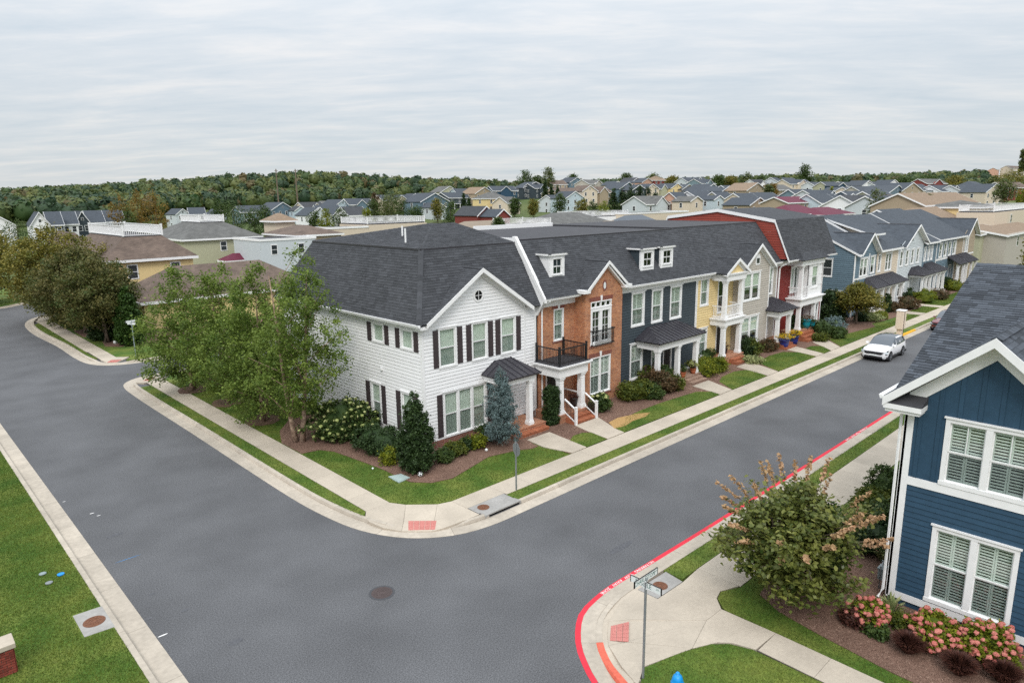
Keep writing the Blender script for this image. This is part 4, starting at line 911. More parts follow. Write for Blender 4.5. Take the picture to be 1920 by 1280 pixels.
gutterline(W, (18.71, 41.2, 6.62), (18.71, 25.9, 6.62), (-1, 0, 0)); mb = MB(); mb.box(18.75, 19.08, 26.0, 41.2, 6.44, 6.5); mb.box(18.71, 18.74, 25.98, 41.2, 6.42, 6.62); mb.box(18.76, 19.25, 26.0, 26.36, 6.36, 6.44); mb.build('soffit', 'white_trim', W)
mb = MB(); mb.tube([(21.3, 30.5, 10.2), (21.3, 30.5, 10.95)], 0.05, 10); mb.tube([(22.5, 32.5, 10.4), (22.5, 32.5, 11.0)], 0.05, 10); mb.build('vent_pipe', 'white_trim', W)
pw = MB(); pw.extr([(27.0, 26.3, 6.0), (27.0, 25.72, 6.92), (27.0, 28.02, 10.24), (27.0, 39.0, 10.24), (27.0, 40, 6)], (0.1, 0, 0)); pw.build('party_wall', 'white_siding', W)
pw = MB(); pw.extr([(26.97, 25.66, 6.75), (26.97, 25.66, 6.99), (26.97, 27.98, 10.33), (26.97, 28.2, 10.33), (26.97, 28.2, 10.12)], (0.2, 0, 0)); pw.build('rake_board', 'white_trim', W)
floor_(W, 22.95, 25.9, 24.6, 26.36, 0.5, 'brick_paver'); steps(W, 23.3, 25.8, 24.6, 1, 0.5, 0.36, 'step_brick'); column(W, 24.95, 24.9, 0.5, 3.0, .28); column(W, 23.2, 24.9, 0.5, 3.0, .28)
entab(W, 23.0, 25.2, 24.72, 26.36, 3.0, 3.36, over=.1); hip_porch(W, 22.85, 25.5, 24.5, 26.36, 3.38, 3.98, 1.0, 0.5); door(f1, W, 4.35, 5.2, 0.5, 2.5, 'white_trim')
mb = MB(); q = f2.p(11.0, 3.75, 0); mb.box(q.x-.12, q.x, q.y-.08, q.y+.08, 3.7, 3.83); mb.build('wall_light', 'white_trim', W)

# ---- brick house
Bk = thing('townhouse', 'orange brick townhouse with black iron balconies and white columned porch', 'townhouse', (30.5, 30, 0.1), 'townhouses of the row')
g1 = Face(27.12, 26.3); g2 = Face(30.2, 25.5); g3 = Face(30.2, 26.3, -90)
core(Bk, [(27.15, 26.5), (30.4, 26.5), (30.4, 25.7), (33.6, 25.7), (33.6, 40), (27.15, 40)], 0, 6.9)
b1 = [(1.22, 2.08, 4.32, 6.2), (0.55, 1.55, 0.6, 2.9)]; b2 = [(0.48, 2.42, 3.78, 6.42), (0.48, 2.42, 0.72, 3.02)]
masonry(g1, [(0, 0), (3.1, 0), (3.1, 6.45), (0, 6.45)], b1, 'brick', Bk); masonry(g2, [(0, 0), (3.5, 0), (3.5, 7.15), (1.8, 8.52), (0, 7.15)], b2, 'brick', Bk); masonry(g3, [(0, 0), (0.78, 0), (0.78, 7.1), (0, 7.1)], [], 'brick', Bk)
window(g1, Bk, *b1[0], 1, 0.06, 'louver', cap=0); window(g2, Bk, *b2[1], 2, 0.06, 'louver', cap=0, mull=0.09); door(g1, Bk, 0.65, 1.45, 0.62, 2.55, 'dark_door')
window(g2, Bk, 0.48, 2.42, 6.0, 6.42, 4, 0.06, 'dark', glass='glass_dark', cap=0, split=False, mull=0.04)
window(g2, Bk, 0.48, 2.42, 3.78, 5.98, 2, 0.16, 'dark', grid=(2, 4), glass='glass', cap=0, split=False, mull=0.22)
for f, spans in ((g1, [(1.1, 2.2, 6.21, 6.4)]), (g2, [(0.36, 2.54, 6.44, 6.68), (0.36, 2.54, 3.04, 3.28)])):
    for a, b, z0, z1 in spans:
        masonry(f, [(a, z0), (b, z0), (b, z1), (a, z1)], [], 'brick_lintel', Bk, 0.035, 'lintel'); m_ = (a+b)/2; mb = MB()
        mb.hexa([f.p(m_-.06, z0-.02, .06), f.p(m_+.06, z0-.02, .06), f.p(m_+.06, z0-.02, -.05), f.p(m_-.06, z0-.02, -.05), f.p(m_-.1, z1+.06, .06), f.p(m_+.1, z1+.06, .06), f.p(m_+.1, z1+.06, -.05), f.p(m_-.1, z1+.06, -.05)]); mb.build('keystone', 'white_trim', Bk)
for f, a, b, z in ((g1, 1.12, 2.18, 4.22), (g2, .38, 2.52, .62), (g2, .38, 2.52, 3.66)): masonry(f, [(a, z), (b, z), (b, z+.1), (a, z+.1)], [], 'brick_lintel', Bk, 0.06, 'sill')
mb = MB(); ctr = g2.p(1.75, 7.3, 0)
for r0, r1, d, mi in ((0, .16, .035, 0), (.16, .26, .04, 1)):
    for k in range(20):
        a, b = 2*math.pi*k/20, 2*math.pi*(k+1)/20; P = lambda r, t, dd: ctr+g2.u*(r*.75*math.cos(t))+Vector((0, 0, r*1.3*math.sin(t)))+g2.n*dd
        mb.add([P(r0, a, d), P(r1, a, d), P(r1, b, d), P(r0, b, d), P(r1, a, 0), P(r1, b, 0)], [(0, 1, 2, 3), (1, 4, 5, 2)], mi)
mb.build('oval_plaque', ['sign_white', 'brick_lintel'], Bk)
trim(g1, Bk, [(0, 3.08, 6.4, 6.75, .05), (0, 3.1, 6.75, 6.86, .3), (0, 3.12, 6.86, 6.95, .5)], 'frieze')
roof(Bk, [[(27.1, 25.6, 6.98), (33.9, 25.6, 6.98), (33.9, 28.05, 10.15), (27.1, 28.05, 10.15)]], name='mansard'); mb = MB(); mb.box(27.1, 33.9, 28.0, 40, 9.9, 10.1); mb.build('flat_roof', 'membrane', Bk)
mb = MB(); mb.box(27.1, 33.9, 27.97, 28.12, 10.05, 10.16); mb.build('break_trim', 'metal_roof', Bk); gutterline(Bk, (27.1, 25.72, 6.98), (30.0, 25.72, 6.98), (0, -1, 0))
gable_x(Bk, 32.0, 1.95, 25.18, 27.3, 8.78, 7.22, rake=0.2); mb = MB()
mb.box(29.72, 30.3, 25.16, 25.8, 7.02, 7.22); mb.box(33.55, 34.25, 25.16, 25.8, 7.02, 7.22); mb.extr([(30.2, 25.25, 7.08), (32.0, 25.25, 8.6), (33.8, 25.25, 7.08), (33.8, 25.25, 6.95), (32, 25.25, 8.45), (30.2, 25.25, 6.95)][::-1], (0, 0.24, 0)); mb.build('eave_return', 'white_trim', Bk)
dormer(Bk, 28.15, 29.4, 26.4, 28.1, 7.9, 9.25, 'white_siding')
floor_(Bk, 26.8, 29.15, 24.35, 26.25, 0.62); steps(Bk, 27.25, 29.1, 24.35, 2, 0.62, 0.34, 'step_brick'); column(Bk, 27.1, 24.65, 0.62, 2.75, 0.34); column(Bk, 28.9, 24.65, 0.62, 2.75, 0.34)
entab(Bk, 26.8, 29.2, 24.4, 26.26, 2.75, 3.4, over=0.2); mb = MB(); mb.box(26.7, 29.3, 24.28, 26.26, 3.402, 3.44); mb.build('balcony_deck', 'membrane', Bk)
bp = [(26.85, 26.2, 3.44), (26.85, 24.45, 3.44), (29.1, 24.45, 3.44), (29.1, 26.2, 3.44)]
for a, b in zip(bp[:-1], bp[1:]): rail(Bk, a, b, 0.92, 'black_metal', pitch=0.105, bw=0.02, rw=0.045, posts=(1, 1 if b == bp[-1] else 0), pw=0.09)
rail(Bk, (30.7, 25.2, 3.72), (32.65, 25.2, 3.72), 1.0, 'black_metal', pitch=0.1, bw=0.02, rw=0.045); rail(Bk, (30.7, 25.2, 3.72), (30.7, 25.47, 3.72), 1.0, 'black_metal'); rail(Bk, (32.65, 25.2, 3.72), (32.65, 25.47, 3.72), 1.0, 'black_metal')
for x in (27.3, 29.05): rail(Bk, (x, 24.45, 0.62), (x, 23.62, 0.16), 0.88, 'white_trim', 'dark_wicker', 0.11, 0.025, 0.06, (0, 1), 0.12)
rail(Bk, (28.9, 24.8, 0.62), (28.9, 26.1, 0.62), 0.88, 'white_trim', 'dark_wicker', 0.11, 0.025, 0.06, (0, 1), 0.12)
downspout(Bk, [(27.35, 25.62, 6.85), (27.3, 26.1, 6.5), (27.3, 26.2, 6.3), (27.3, 26.2, 0.2)])

# ---- slate blue house
Dk = thing('townhouse', 'dark slate blue townhouse with twin dormers and a dark metal porch roof', 'townhouse', (38.5, 30, 0.1), 'townhouses of the row')
h1 = Face(33.75, 26.0); core(Dk, [(33.75, 26.2), (43.05, 26.2), (43.05, 40), (33.75, 40)], 0, 6.9)
od = [(1.58, 3.0, 4.18, 6.44), (3.8, 5.06, 4.14, 6.42), (5.96, 7.38, 4.1, 6.44), (1.55, 2.95, .62, 3.1), (3.9, 4.9, .75, 2.9), (5.3, 6.35, .5, 2.9), (6.75, 7.4, .6, 2.9)]
siding(h1, [(0, .35), (9.3, .35), (9.3, 6.6), (0, 6.6)], od, 'slate_blue', Dk)
for q in od[:5]+od[6:]: window(h1, Dk, *q, 1, 0.12, 'louver' if q in od[:4] else 'curtain', cap=0.1)
door(h1, Dk, 5.4, 6.25, .5, 2.5, 'dark_door'); trim(h1, Dk, [(0, .1, .2, 6.6), (9.2, 9.3, .2, 6.6), (0, 9.3, .2, .36, .03)], 'corner_board'); trim(h1, Dk, [(-.05, 9.35, 6.5, 6.75, .05), (-.05, 9.35, 6.75, 6.86, .25), (-.05, 9.35, 6.86, 6.95, .38)], 'frieze')
roof(Dk, [[(33.9, 25.6, 6.98), (43.1, 25.6, 6.98), (43.1, 28.05, 10.15), (33.9, 28.05, 10.15)]], name='mansard'); mb = MB(); mb.box(33.9, 42.6, 28.0, 40, 9.9, 10.1); mb.build('flat_roof', 'membrane', Dk)
mb = MB(); mb.box(33.9, 42.6, 27.97, 28.12, 10.05, 10.16); mb.build('break_trim', 'metal_roof', Dk); gutterline(Dk, (34.2, 25.57, 6.98), (43.1, 25.57, 6.98), (0, -1, 0))
dormer(Dk, 36.5, 37.95, 26.17, 28.1, 7.72, 9.08, 'slate_blue'); dormer(Dk, 38.72, 40.17, 26.17, 28.1, 7.72, 9.08, 'slate_blue')
floor_(Dk, 35.9, 41.1, 24.15, 25.96, .5, 'step_brown'); steps(Dk, 38.9, 40.8, 24.15, 2, .5, .32, 'step_brown')
for x in (36.2, 38.5, 40.7): column(Dk, x, 24.45, .5, 2.78, .3)
entab(Dk, 36.0, 41.0, 24.25, 25.96, 2.78, 3.3); hip_porch(Dk, 35.75, 41.3, 24.0, 25.96, 3.32, 4.0, 1.5, 0.7)
parap = MB(); parap.box(33.9, 42.5, 39.5, 39.7, 10.1, 10.4); parap.build('parapet', 'white_trim', Dk)

# ---- yellow house
Ye = thing('townhouse', 'pale yellow townhouse with two storey white balcony porch', 'townhouse', (46, 30, 0.1), 'townhouses of the row')
y1 = Face(43.1, 26.0); core(Ye, [(43.1, 26.2), (49.2, 26.2), (49.2, 40), (43.1, 40)], 0, 6.9)
oy = [(-.55, -.05, 4.5, 6.5), (.45, 1.6, 4.55, 6.6), (2.9, 3.9, 3.75, 6.3), (.5, 1.65, .75, 2.95), (2.9, 3.9, .68, 3.0)]
siding(y1, [(.1, .3), (6.1, .3), (6.1, 6.6), (.1, 6.6)], oy[1:], 'yellow_siding', Ye)
window(y1, Ye, *oy[1], 1, .12, 'louver', cap=.08); window(y1, Ye, *oy[2], 1, .1, 'dark', cap=.05, glass='glass_dark'); window(y1, Ye, *oy[3], 1, .12, 'louver', cap=.08); door(y1, Ye, 3.0, 3.8, .68, 2.7, 'dark_door')
trim(y1, Ye, [(0, .1, .2, 6.6)], 'corner_board'); trim(y1, Ye, [(0, 6.1, 6.5, 6.78, .05), (0, 6.1, 6.78, 6.95, .3)], 'frieze')
floor_(Ye, 45.0, 48.0, 24.7, 25.96, .68); steps(Ye, 45.9, 47.6, 24.7, 2, .68, .32); 
for x in (45.3, 47.6): column(Ye, x, 24.98, .68, 3.05, .32); column(Ye, x, 24.98, 3.6, 6.35, .3)
entab(Ye, 45.05, 47.9, 24.75, 25.96, 3.05, 3.58); entab(Ye, 45.05, 47.9, 24.75, 25.96, 6.35, 6.9); rail(Ye, (45.4, 24.95, 3.6), (47.55, 24.95, 3.6), .9); rail(Ye, (45.2, 25.9, 3.6), (45.2, 25.05, 3.6), .9); rail(Ye, (47.7, 25.9, 3.6), (47.7, 25.05, 3.6), .9)
gable_x(Ye, 46.5, 1.75, 24.6, 27.0, 7.95, 6.92, yw=24.85); mb = MB(); mb.extr([(45.0, 24.85, 6.9), (46.5, 24.85, 7.8), (48.0, 24.85, 6.9)][::-1], (0, .1, 0)); mb.build('gable_wall', 'yellow_siding', Ye)
# ---- greige house
Gr = thing('townhouse', 'greige townhouse with a gabled bay and a teal door under a small porch', 'townhouse', (52, 30, 0.1), 'townhouses of the row')
r1 = Face(48.3, 25.4); r2 = Face(53.0, 26.0); core(Gr, [(48.5, 25.6), (52.8, 25.6), (52.8, 26.2), (55.3, 26.2), (55.3, 40), (48.5, 40)], 0, 6.9)
og = [(.45, 3.1, 4.35, 6.6), (.4, 3.2, .72, 3.15)]; siding(r1, [(0, .3), (4.7, .3), (4.7, 6.95), (2.5, 8.6), (0, 6.95)], og, 'greige', Gr); og2 = [(.25, 1.85, 4.3, 6.6), (.3, 1.5, .68, 3.0)]
siding(r2, [(0, .3), (2.4, .3), (2.4, 6.7), (0, 6.7)], og2, 'greige', Gr); siding(Face(48.3, 26.3, -90), [(0, .3), (.9, .3), (.9, 6.9), (0, 6.9)], [], 'greige', Gr)
for q in og: window(r1, Gr, *q, 2, .13, 'curtain', cap=.1, mull=.16, lower='half')
window(r2, Gr, *og2[0], 1, .13, 'curtain', cap=.1, lower='half'); door(r2, Gr, .45, 1.35, .68, 2.7, 'teal_door'); trim(r1, Gr, [(-.05, .08, .2, 6.9), (4.6, 4.72, .2, 6.9)], 'corner_board')
trim(r2, Gr, [(.0, 2.4, 6.55, 6.8, .05), (0, 2.4, 6.8, 6.95, .3)], 'frieze'); gable_x(Gr, 50.75, 2.65, 25.05, 27.5, 8.75, 6.92, yw=25.37); mb = MB(); f = r1; f.box(mb, 2.15, 2.85, 7.1, 7.75, -.02, .05); f.box(mb, 2.25, 2.75, 7.75, 7.9, -.02, .05); mb.build('arched_window', 'white_trim', Gr)
mb = MB(); f.box(mb, 2.27, 2.73, 7.22, 7.62, .04, .056); mb.build('pane', 'far_glass', Gr)
floor_(Gr, 52.7, 56.0, 24.3, 25.96, .66); steps(Gr, 53.2, 55, 24.3, 2, .66, .32); column(Gr, 52.95+.3, 24.6, .66, 2.75, .3); column(Gr, 55.3, 24.6, .66, 2.75, .3); entab(Gr, 52.9, 55.6, 24.4, 25.96, 2.75, 3.25); hip_porch(Gr, 52.6, 56.0, 24.1, 25.96, 3.27, 4.1, 1.1, 1.1)
roof(Gr, [[(43.1, 25.6, 6.98), (55.4, 25.6, 6.98), (55.4, 28.05, 10.15), (43.1, 28.05, 10.15)]], name='mansard'); mb = MB(); mb.box(42.6, 55.4, 28.02, 40, 9.9, 10.22); mb.build('flat_roof', 'membrane', Gr)
for x0, x1 in ((43.1, 45.0), (53.3, 55.4)): gutterline(Gr, (x0, 25.57, 6.98), (x1, 25.57, 6.98), (0, -1, 0))
# ---- red house
Re = thing('townhouse', 'dark red townhouse with gambrel roof and white two storey porch', 'townhouse', (60, 30, 0.1), 'townhouses of the row')
d1 = Face(55.45, 26.0); core(Re, [(55.5, 26.2), (64.9, 26.2), (64.9, 40), (55.5, 40)], 0, 6.9)
orr = [(2.7, 4.2, 4.0, 6.3), (2.4, 3.5, .9, 3.1), (7.6, 8.8, 4.4, 6.4), (7.5, 8.7, 1.1, 3.1)]; siding(d1, [(0, .3), (9.45, .3), (9.45, 6.75), (0, 6.75)], orr, 'red_siding', Re)
window(d1, Re, *orr[0], 2, .12, 'curtain', split=False); door(d1, Re, 2.5, 3.4, .95, 3.0, 'dark_door'); window(d1, Re, *orr[2], 1, .12, 'curtain', lower='half'); window(d1, Re, *orr[3], 1, .12, 'curtain')
trim(d1, Re, [(-.02, .16, .2, 6.7), (9.35, 9.5, .2, 6.7)], 'corner_board'); trim(d1, Re, [(0, 9.45, 6.55, 6.8, .05), (0, 9.45, 6.8, 6.95, .3)], 'frieze')
floor_(Re, 56.8, 62.2, 24.7, 25.96, .95); steps(Re, 57.3, 59.9, 24.7, 3, .95, .34)
for x in (57.9, 60.9): column(Re, x, 24.95, .95, 3.05, .34)
column(Re, 57.9, 24.95, 3.75, 6.5, .32); entab(Re, 57.5, 62.0, 24.7, 25.96, 3.05, 3.72, over=.2); entab(Re, 57.4, 62.0, 24.7, 25.96, 6.5, 7.0); rail(Re, (57.7, 25.9, 3.72), (57.7, 25.1, 3.72), .92); rail(Re, (58.05, 24.9, 3.72), (59.3, 24.9, 3.72), .92)
bx = Face(59.2, 24.85); mb = MB(); bx.box(mb, 0, 2.7, 3.72, 6.5, -1.1, -.15); mb.build('bay_core', 'white_trim', Re); siding(bx, [(0, 3.72), (2.7, 3.72), (2.7, 6.5), (0, 6.5)], [(.5, 1.9, 4.35, 6.4)], 'white_siding', Re, .9); window(bx, Re, .5, 1.9, 4.35, 6.4, 1, .12, 'curtain', lower='half')
bl = Face(61.0, 25.0); mb = MB(); bl.box(mb, 0, 1.0, .95, 3.05, -.9, -.15); mb.build('bay_core', 'white_trim', Re); window(bl, Re, 0, 1.0, 1.1, 3.0, 1, .12, 'dark', glass='glass_dark')
prof = [(24.95, 7.12), (26.4, 10.4), (31.7, 11.25), (36.8, 10.6), (38.6, 7.1)]
roof(Re, [[(55.4, *prof[0]), (65.1, *prof[0]), (65.1, *prof[1]), (55.4, *prof[1])], [(55.4, *prof[3]), (55.4, *prof[4]), (65.1, *prof[4]), (65.1, *prof[3])]], name='mansard')
roof(Re, [[(55.4, *prof[1]), (65.1, *prof[1]), (65.1, *prof[2]), (55.4, *prof[2])], [(55.4, *prof[2]), (65.1, *prof[2]), (65.1, *prof[3]), (55.4, *prof[3])]], tabs=None)
sd_ = Face(55.5, 40, -90); siding(sd_, [(40-y, z-.1) for y, z in prof[::-1]], [], 'red_gable', Re, .2)
mb = MB()
for (ya, za), (yb, zb) in zip(prof[:-1], prof[1:]): mb.extr([(55.36, ya, za+.02), (55.36, yb, zb+.02), (55.36, yb, zb-.24), (55.36, ya, za-.24)], (.06, 0, 0))
mb.build('rake_board', 'white_trim', Re); gutterline(Re, (55.4, 24.97, 7.1), (65.1, 24.97, 7.1), (0, -1, 0))
px0, px1 = 57.0, 62.3; roof(Re, [[(px0, 24.4, 7.02), (px1, 24.4, 7.02), (px1-1.9, 26.1, 8.3), (px0+1.9, 26.1, 8.3)], [(px0, 24.4, 7.02), (px0+1.9, 26.1, 8.3), (px0, 26.1, 7.02)], [(px1, 24.4, 7.02), (px1, 26.1, 7.02), (px1-1.9, 26.1, 8.3)]], th=.06, name='porch_roof')
downspout(Re, [(55.75, 24.9, 7.0), (55.7, 25.7, 6.6), (55.7, 25.85, 6.4), (55.7, 25.88, .3)], .07)
# ================================================================ second row, further along the street
YB = 25.6
def unit(label, x0, x1, wall, ridge=(32.0, 9.85), eave=6.5, pos=None, y0=YB, rm='shingle_blue', side=False, base=0.2, gab=None):
    t = thing('townhouse', label, 'townhouse', ((x0+x1)/2, 31, 0.1), 'townhouses of the row'); core(t, [(x0+.05, y0+.2), (x1-.05, y0+.2), (x1-.05, 38), (x0+.05, 38)], 0, eave)
    f = Face(x0, y0); yr, zr = ridge
    ga, gb2 = (x0+gab[0], x0+gab[1]) if gab else (x1+.05, x1+.05); sl = (zr-eave)/(yr-y0+.45); ym = y0+.06; zm = eave+sl*.51
    fr = [[(a, y0-.45, eave), (b, y0-.45, eave), (b, ym, zm), (a, ym, zm)] for a, b in ((x0-.1, ga), (gb2, x1+.05)) if b-a > .05]
    roof(t, fr+[[(x0-.1, ym, zm), (x1+.05, ym, zm), (x1+.05, yr, zr), (x0-.1, yr, zr)], [(x0-.1, yr, zr), (x1+.05, yr, zr), (x1+.05, 39, eave), (x0-.1, 39, eave)]], rm, None)
    mb = MB(); [mb.box(a, b, y0-.47, y0-.44, eave-.2, eave+.01) for a, b in ((x0-.1, ga), (gb2, x1+.05)) if b-a > .05]; mb.v and mb.build('fascia', 'white_trim', t)
    mb = MB(); k = Vector((0, 0, -.22))
    for a, b in (((y0-.45, eave), (yr, zr)), ((yr, zr), (39, eave))):
        mb.extr([(x0-.14, *a), (x0-.14, *b), (x0-.14, b[0], b[1]-.2), (x0-.14, a[0], a[1]-.2)], (.05, 0, 0))
    mb.build('rake_board', 'white_trim', t)
    sf = Face(x0, 38, -90); u1 = 38-y0
    siding(sf, [(0, base), (u1, base), (u1, eave-.1), (38-yr, zr-.15), (0, eave-.1)], [] if not side else side, wall, t, .2)
    return t, f, sf
bu_side = [(9.2, 10.3, 4.1, 6.0), (10.0, 11.4, .9, 2.8)]
T_, f, sf = unit('steel blue townhouse with a blue gable and windows in its side wall', 71.6, 77.5, 'steel_blue', side=bu_side, gab=(.5, 5.95))
for q in bu_side: window(sf, T_, *q, 1, .12, 'curtain', cap=.06)
o = [(1.3, 3.5, 4.1, 6.05), (4.2, 5.5, 4.2, 6.1), (1.2, 3.2, .8, 2.8)]; siding(f, [(0, .3), (5.9, .3), (5.9, 6.5), (3.3, 8.3), (.6, 6.5), (0, 6.4)], o, 'steel_blue', T_)
window(f, T_, *o[0], 2, .13, 'curtain', lower='half'); window(f, T_, *o[1], 1, .13, 'curtain', lower='half'); window(f, T_, *o[2], 2, .13, 'curtain')
[trim(f, T_, [r], n_) for r, n_ in (((-.1, .14, .2, 6.4), 'corner_board'), ((.14, 5.9, 3.9, 4.08), 'belt_trim'), ((3.7, 3.9, 4.1, 6.4), 'corner_board'))]; gable_x(T_, 74.9, 2.75, 25.1, 30, 8.5, 6.5, None, 'shingle_blue', yw=YB-.03)
floor_(T_, 74.2, 77.4, 24.2, 25.56, .55, 'concrete'); column(T_, 74.6, 24.5, .55, 2.75, .3); column(T_, 76.8, 24.5, .55, 2.75, .3)
hip_porch(T_, 73.9, 77.5, 24.0, 25.56, 3.05, 3.95, 1.0, 0); mb = MB(); mb.box(74.2, 77.5, 24.3, 25.5, 2.75, 3.02); mb.build('entablature', 'white_trim', T_)
T_, f, sf = unit('cream townhouse with a shed dormer and a long metal porch roof', 77.6, 84.3, 'cream', (32, 10.1), 6.55)
o = [(.4, 1.3, 4.2, 6.1), (2.6, 4.6, 4.1, 6.1), (.6, 1.6, .8, 2.8)]; siding(f, [(0, .3), (6.7, .3), (6.7, 6.5), (0, 6.5)], o, 'cream', T_)
for q in o: window(f, T_, *q, 2 if q[1]-q[0] > 1.5 else 1, .13, 'dark')
[trim(f, T_, [r], n_) for r, n_ in (((6.5, 6.75, .2, 6.19), 'corner_board'), ((0, 6.7, 6.2, 6.45), 'frieze'))]; door(f, T_, 3.3, 4.2, .5, 2.6)
mb = MB(); mb.hexa([(78.2, 26.9, 7.0), (81.6, 26.9, 7.0), (81.6, 31, 7.0), (78.2, 31, 7.0), (78.2, 26.9, 8.2), (81.6, 26.9, 8.2), (81.6, 31, 9.5), (78.2, 31, 9.5)]); mb.build('dormer', 'cream', T_)
roof(T_, [[(77.9, 26.4, 8.15), (81.9, 26.4, 8.15), (81.9, 31.2, 9.7), (77.9, 31.2, 9.7)]], 'shingle_blue', None, .1, 'dormer_roof'); mb = MB(); mb.box(77.85, 81.95, 26.36, 26.4, 7.98, 8.16); mb.extr([(77.86, 26.4, 8.0), (77.86, 31.2, 9.55), (77.86, 31.2, 9.72), (77.86, 26.4, 8.17)], (.05, 0, 0)); mb.build('dormer_trim', 'white_trim', T_)
window(Face(78.2, 26.88), T_, 1.1, 2.6, 7.1, 8.0, 2, .1, 'dark', cap=0, split=False)
floor_(T_, 77.5, 83.2, 24.2, 25.56, .5, 'concrete')
for x in (78.6, 80.4, 82.6): column(T_, x, 24.5, .5, 2.75, .3)
hip_porch(T_, 77.52, 83.6, 24.0, 25.56, 3.05, 3.95, 0, 1.0); mb = MB(); mb.box(77.55, 83.2, 24.3, 25.5, 2.75, 3.02); mb.build('entablature', 'white_trim', T_)
T_, f, sf = unit('pale grey townhouse with a tall gable, oval window and orange wooden door', 84.4, 93.0, 'pale_grey', (32, 9.9), 6.5, gab=(0, 8.65))
o = [(.5, 1.6, 4.2, 6.05), (2.4, 3.5, 4.2, 6.05), (4.3, 5.4, 4.2, 6.05), (6.2, 7.3, 4.2, 6.05), (.6, 3.0, .7, 2.9)]; siding(f, [(0, .3), (8.6, .3), (8.6, 6.5), (5.2, 8.6), (.6, 6.5), (0, 6.4)], o, 'pale_grey', T_)
for q in o: window(f, T_, *q, 2 if q[1]-q[0] > 1.5 else 1, .13, 'dark')
door(f, T_, 4.6, 5.5, .6, 2.7, 'wood_door'); gable_x(T_, 89.5, 4.3, 25.1, 31, 8.85, 6.5, None, 'shingle_blue', yw=YB-.03); mb = MB(); mb.lathe([(.28, 0), (.28, .05)], n=20); mb.v = [(84.4+4.2+x, 25.6-.02-z, 7.4+y*1.5) for x, y, z in mb.v]; mb.build('oval_window', 'far_glass', T_)
floor_(T_, 88.4, 92.4, 23.9, 25.56, .6, 'concrete'); [column(T_, x, 24.2, .6, 2.8, .28) for x in (88.9, 90.3, 91.9)]; hip_porch(T_, 88.2, 92.6, 23.8, 25.56, 3.1, 3.9, 1, 1); mb = MB(); mb.box(88.5, 92.3, 24.0, 25.5, 2.8, 3.08); mb.build('entablature', 'white_trim', T_)
T_, f, sf = unit('narrow blue townhouse with three tall windows over a dark porch roof', 93.1, 98.3, 'steel_blue', (32, 10.0), 6.5)
o = [(.3, 1.2, 4.2, 6.0), (1.7, 2.6, 4.2, 6.0), (3.0, 3.9, 4.2, 6.0), (2.6, 4.6, .7, 2.9)]; siding(f, [(0, .3), (5.2, .3), (5.2, 6.4), (0, 6.4)], o, 'steel_blue', T_)
for q in o: window(f, T_, *q, 2 if q[1]-q[0] > 1.5 else 1, .13, 'dark')
floor_(T_, 93.2, 97.6, 23.9, 25.56, .6, 'concrete'); [column(T_, x, 24.2, .6, 2.8, .28) for x in (93.6, 95.4, 97.2)]; hip_porch(T_, 93.0, 97.9, 23.8, 25.56, 3.1, 4.0, 1, 1); mb = MB(); mb.box(93.2, 97.6, 24.0, 25.5, 2.8, 3.08); mb.build('entablature', 'white_trim', T_); door(f, T_, 1.2, 2.1, .6, 2.7)
T_, f, sf = unit('white trimmed blue townhouse with a band of four upper windows', 98.4, 107.2, 'steel_blue', (33, 10.3), 6.6)
o = [(1.2+2*i, 2.6+2*i, 4.2, 6.1) for i in range(4)]+[(1.5, 4.2, .7, 2.9)]; siding(f, [(0, .3), (8.8, .3), (8.8, 6.4), (0, 6.4)], o, 'steel_blue', T_)
for q in o: window(f, T_, *q, 2 if q[1]-q[0] > 1.6 else 1, .16, 'dark')
[trim(f, T_, [r], n_) for r, n_ in (((0, .25, .2, 6.4), 'corner_board'), ((8.6, 8.85, .2, 6.4), 'corner_board'), ((.25, 8.6, 3.9, 4.15), 'belt_trim'))]; hip_porch(T_, 103.6, 108.0, 24.0, 25.56, 3.2, 4.2, 0, .6); [column(T_, x, 24.3, .5, 3.0, .28) for x in (104, 106.5)]; door(f, T_, 6.4, 7.3, .5, 2.6)
T_, f, sf = unit('tan townhouse with a gable at the far end of the row', 107.3, 116.5, 'tan', (33, 10.0), 6.6, gab=(3.6, 9.25))
o = [(4.0, 6.0, 4.1, 6.2), (1, 3, .7, 2.8), (5, 7, .7, 2.8)]; siding(f, [(0, .3), (9.2, .3), (9.2, 6.5), (7.0, 8.5), (3.4, 6.5), (0, 6.4)], o, 'tan', T_)
for q in o: window(f, T_, *q, 2, .16, 'dark')
gable_x(T_, 114.2, 3.2, 25.1, 31, 8.8, 6.5, None, 'shingle_blue', yw=YB-.03); hip_porch(T_, 107.6, 113, 24.0, 25.56, 3.2, 4.2, .6, .6); [column(T_, x, 24.3, .5, 3.0, .28) for x in (108, 110.4, 112.6)]; [trim(f, T_, [r], n_) for r, n_ in (((3.2, 3.4, 4.0, 6.4), 'corner_board'), ((0, 9.2, 3.8, 4.0), 'belt_trim'))]

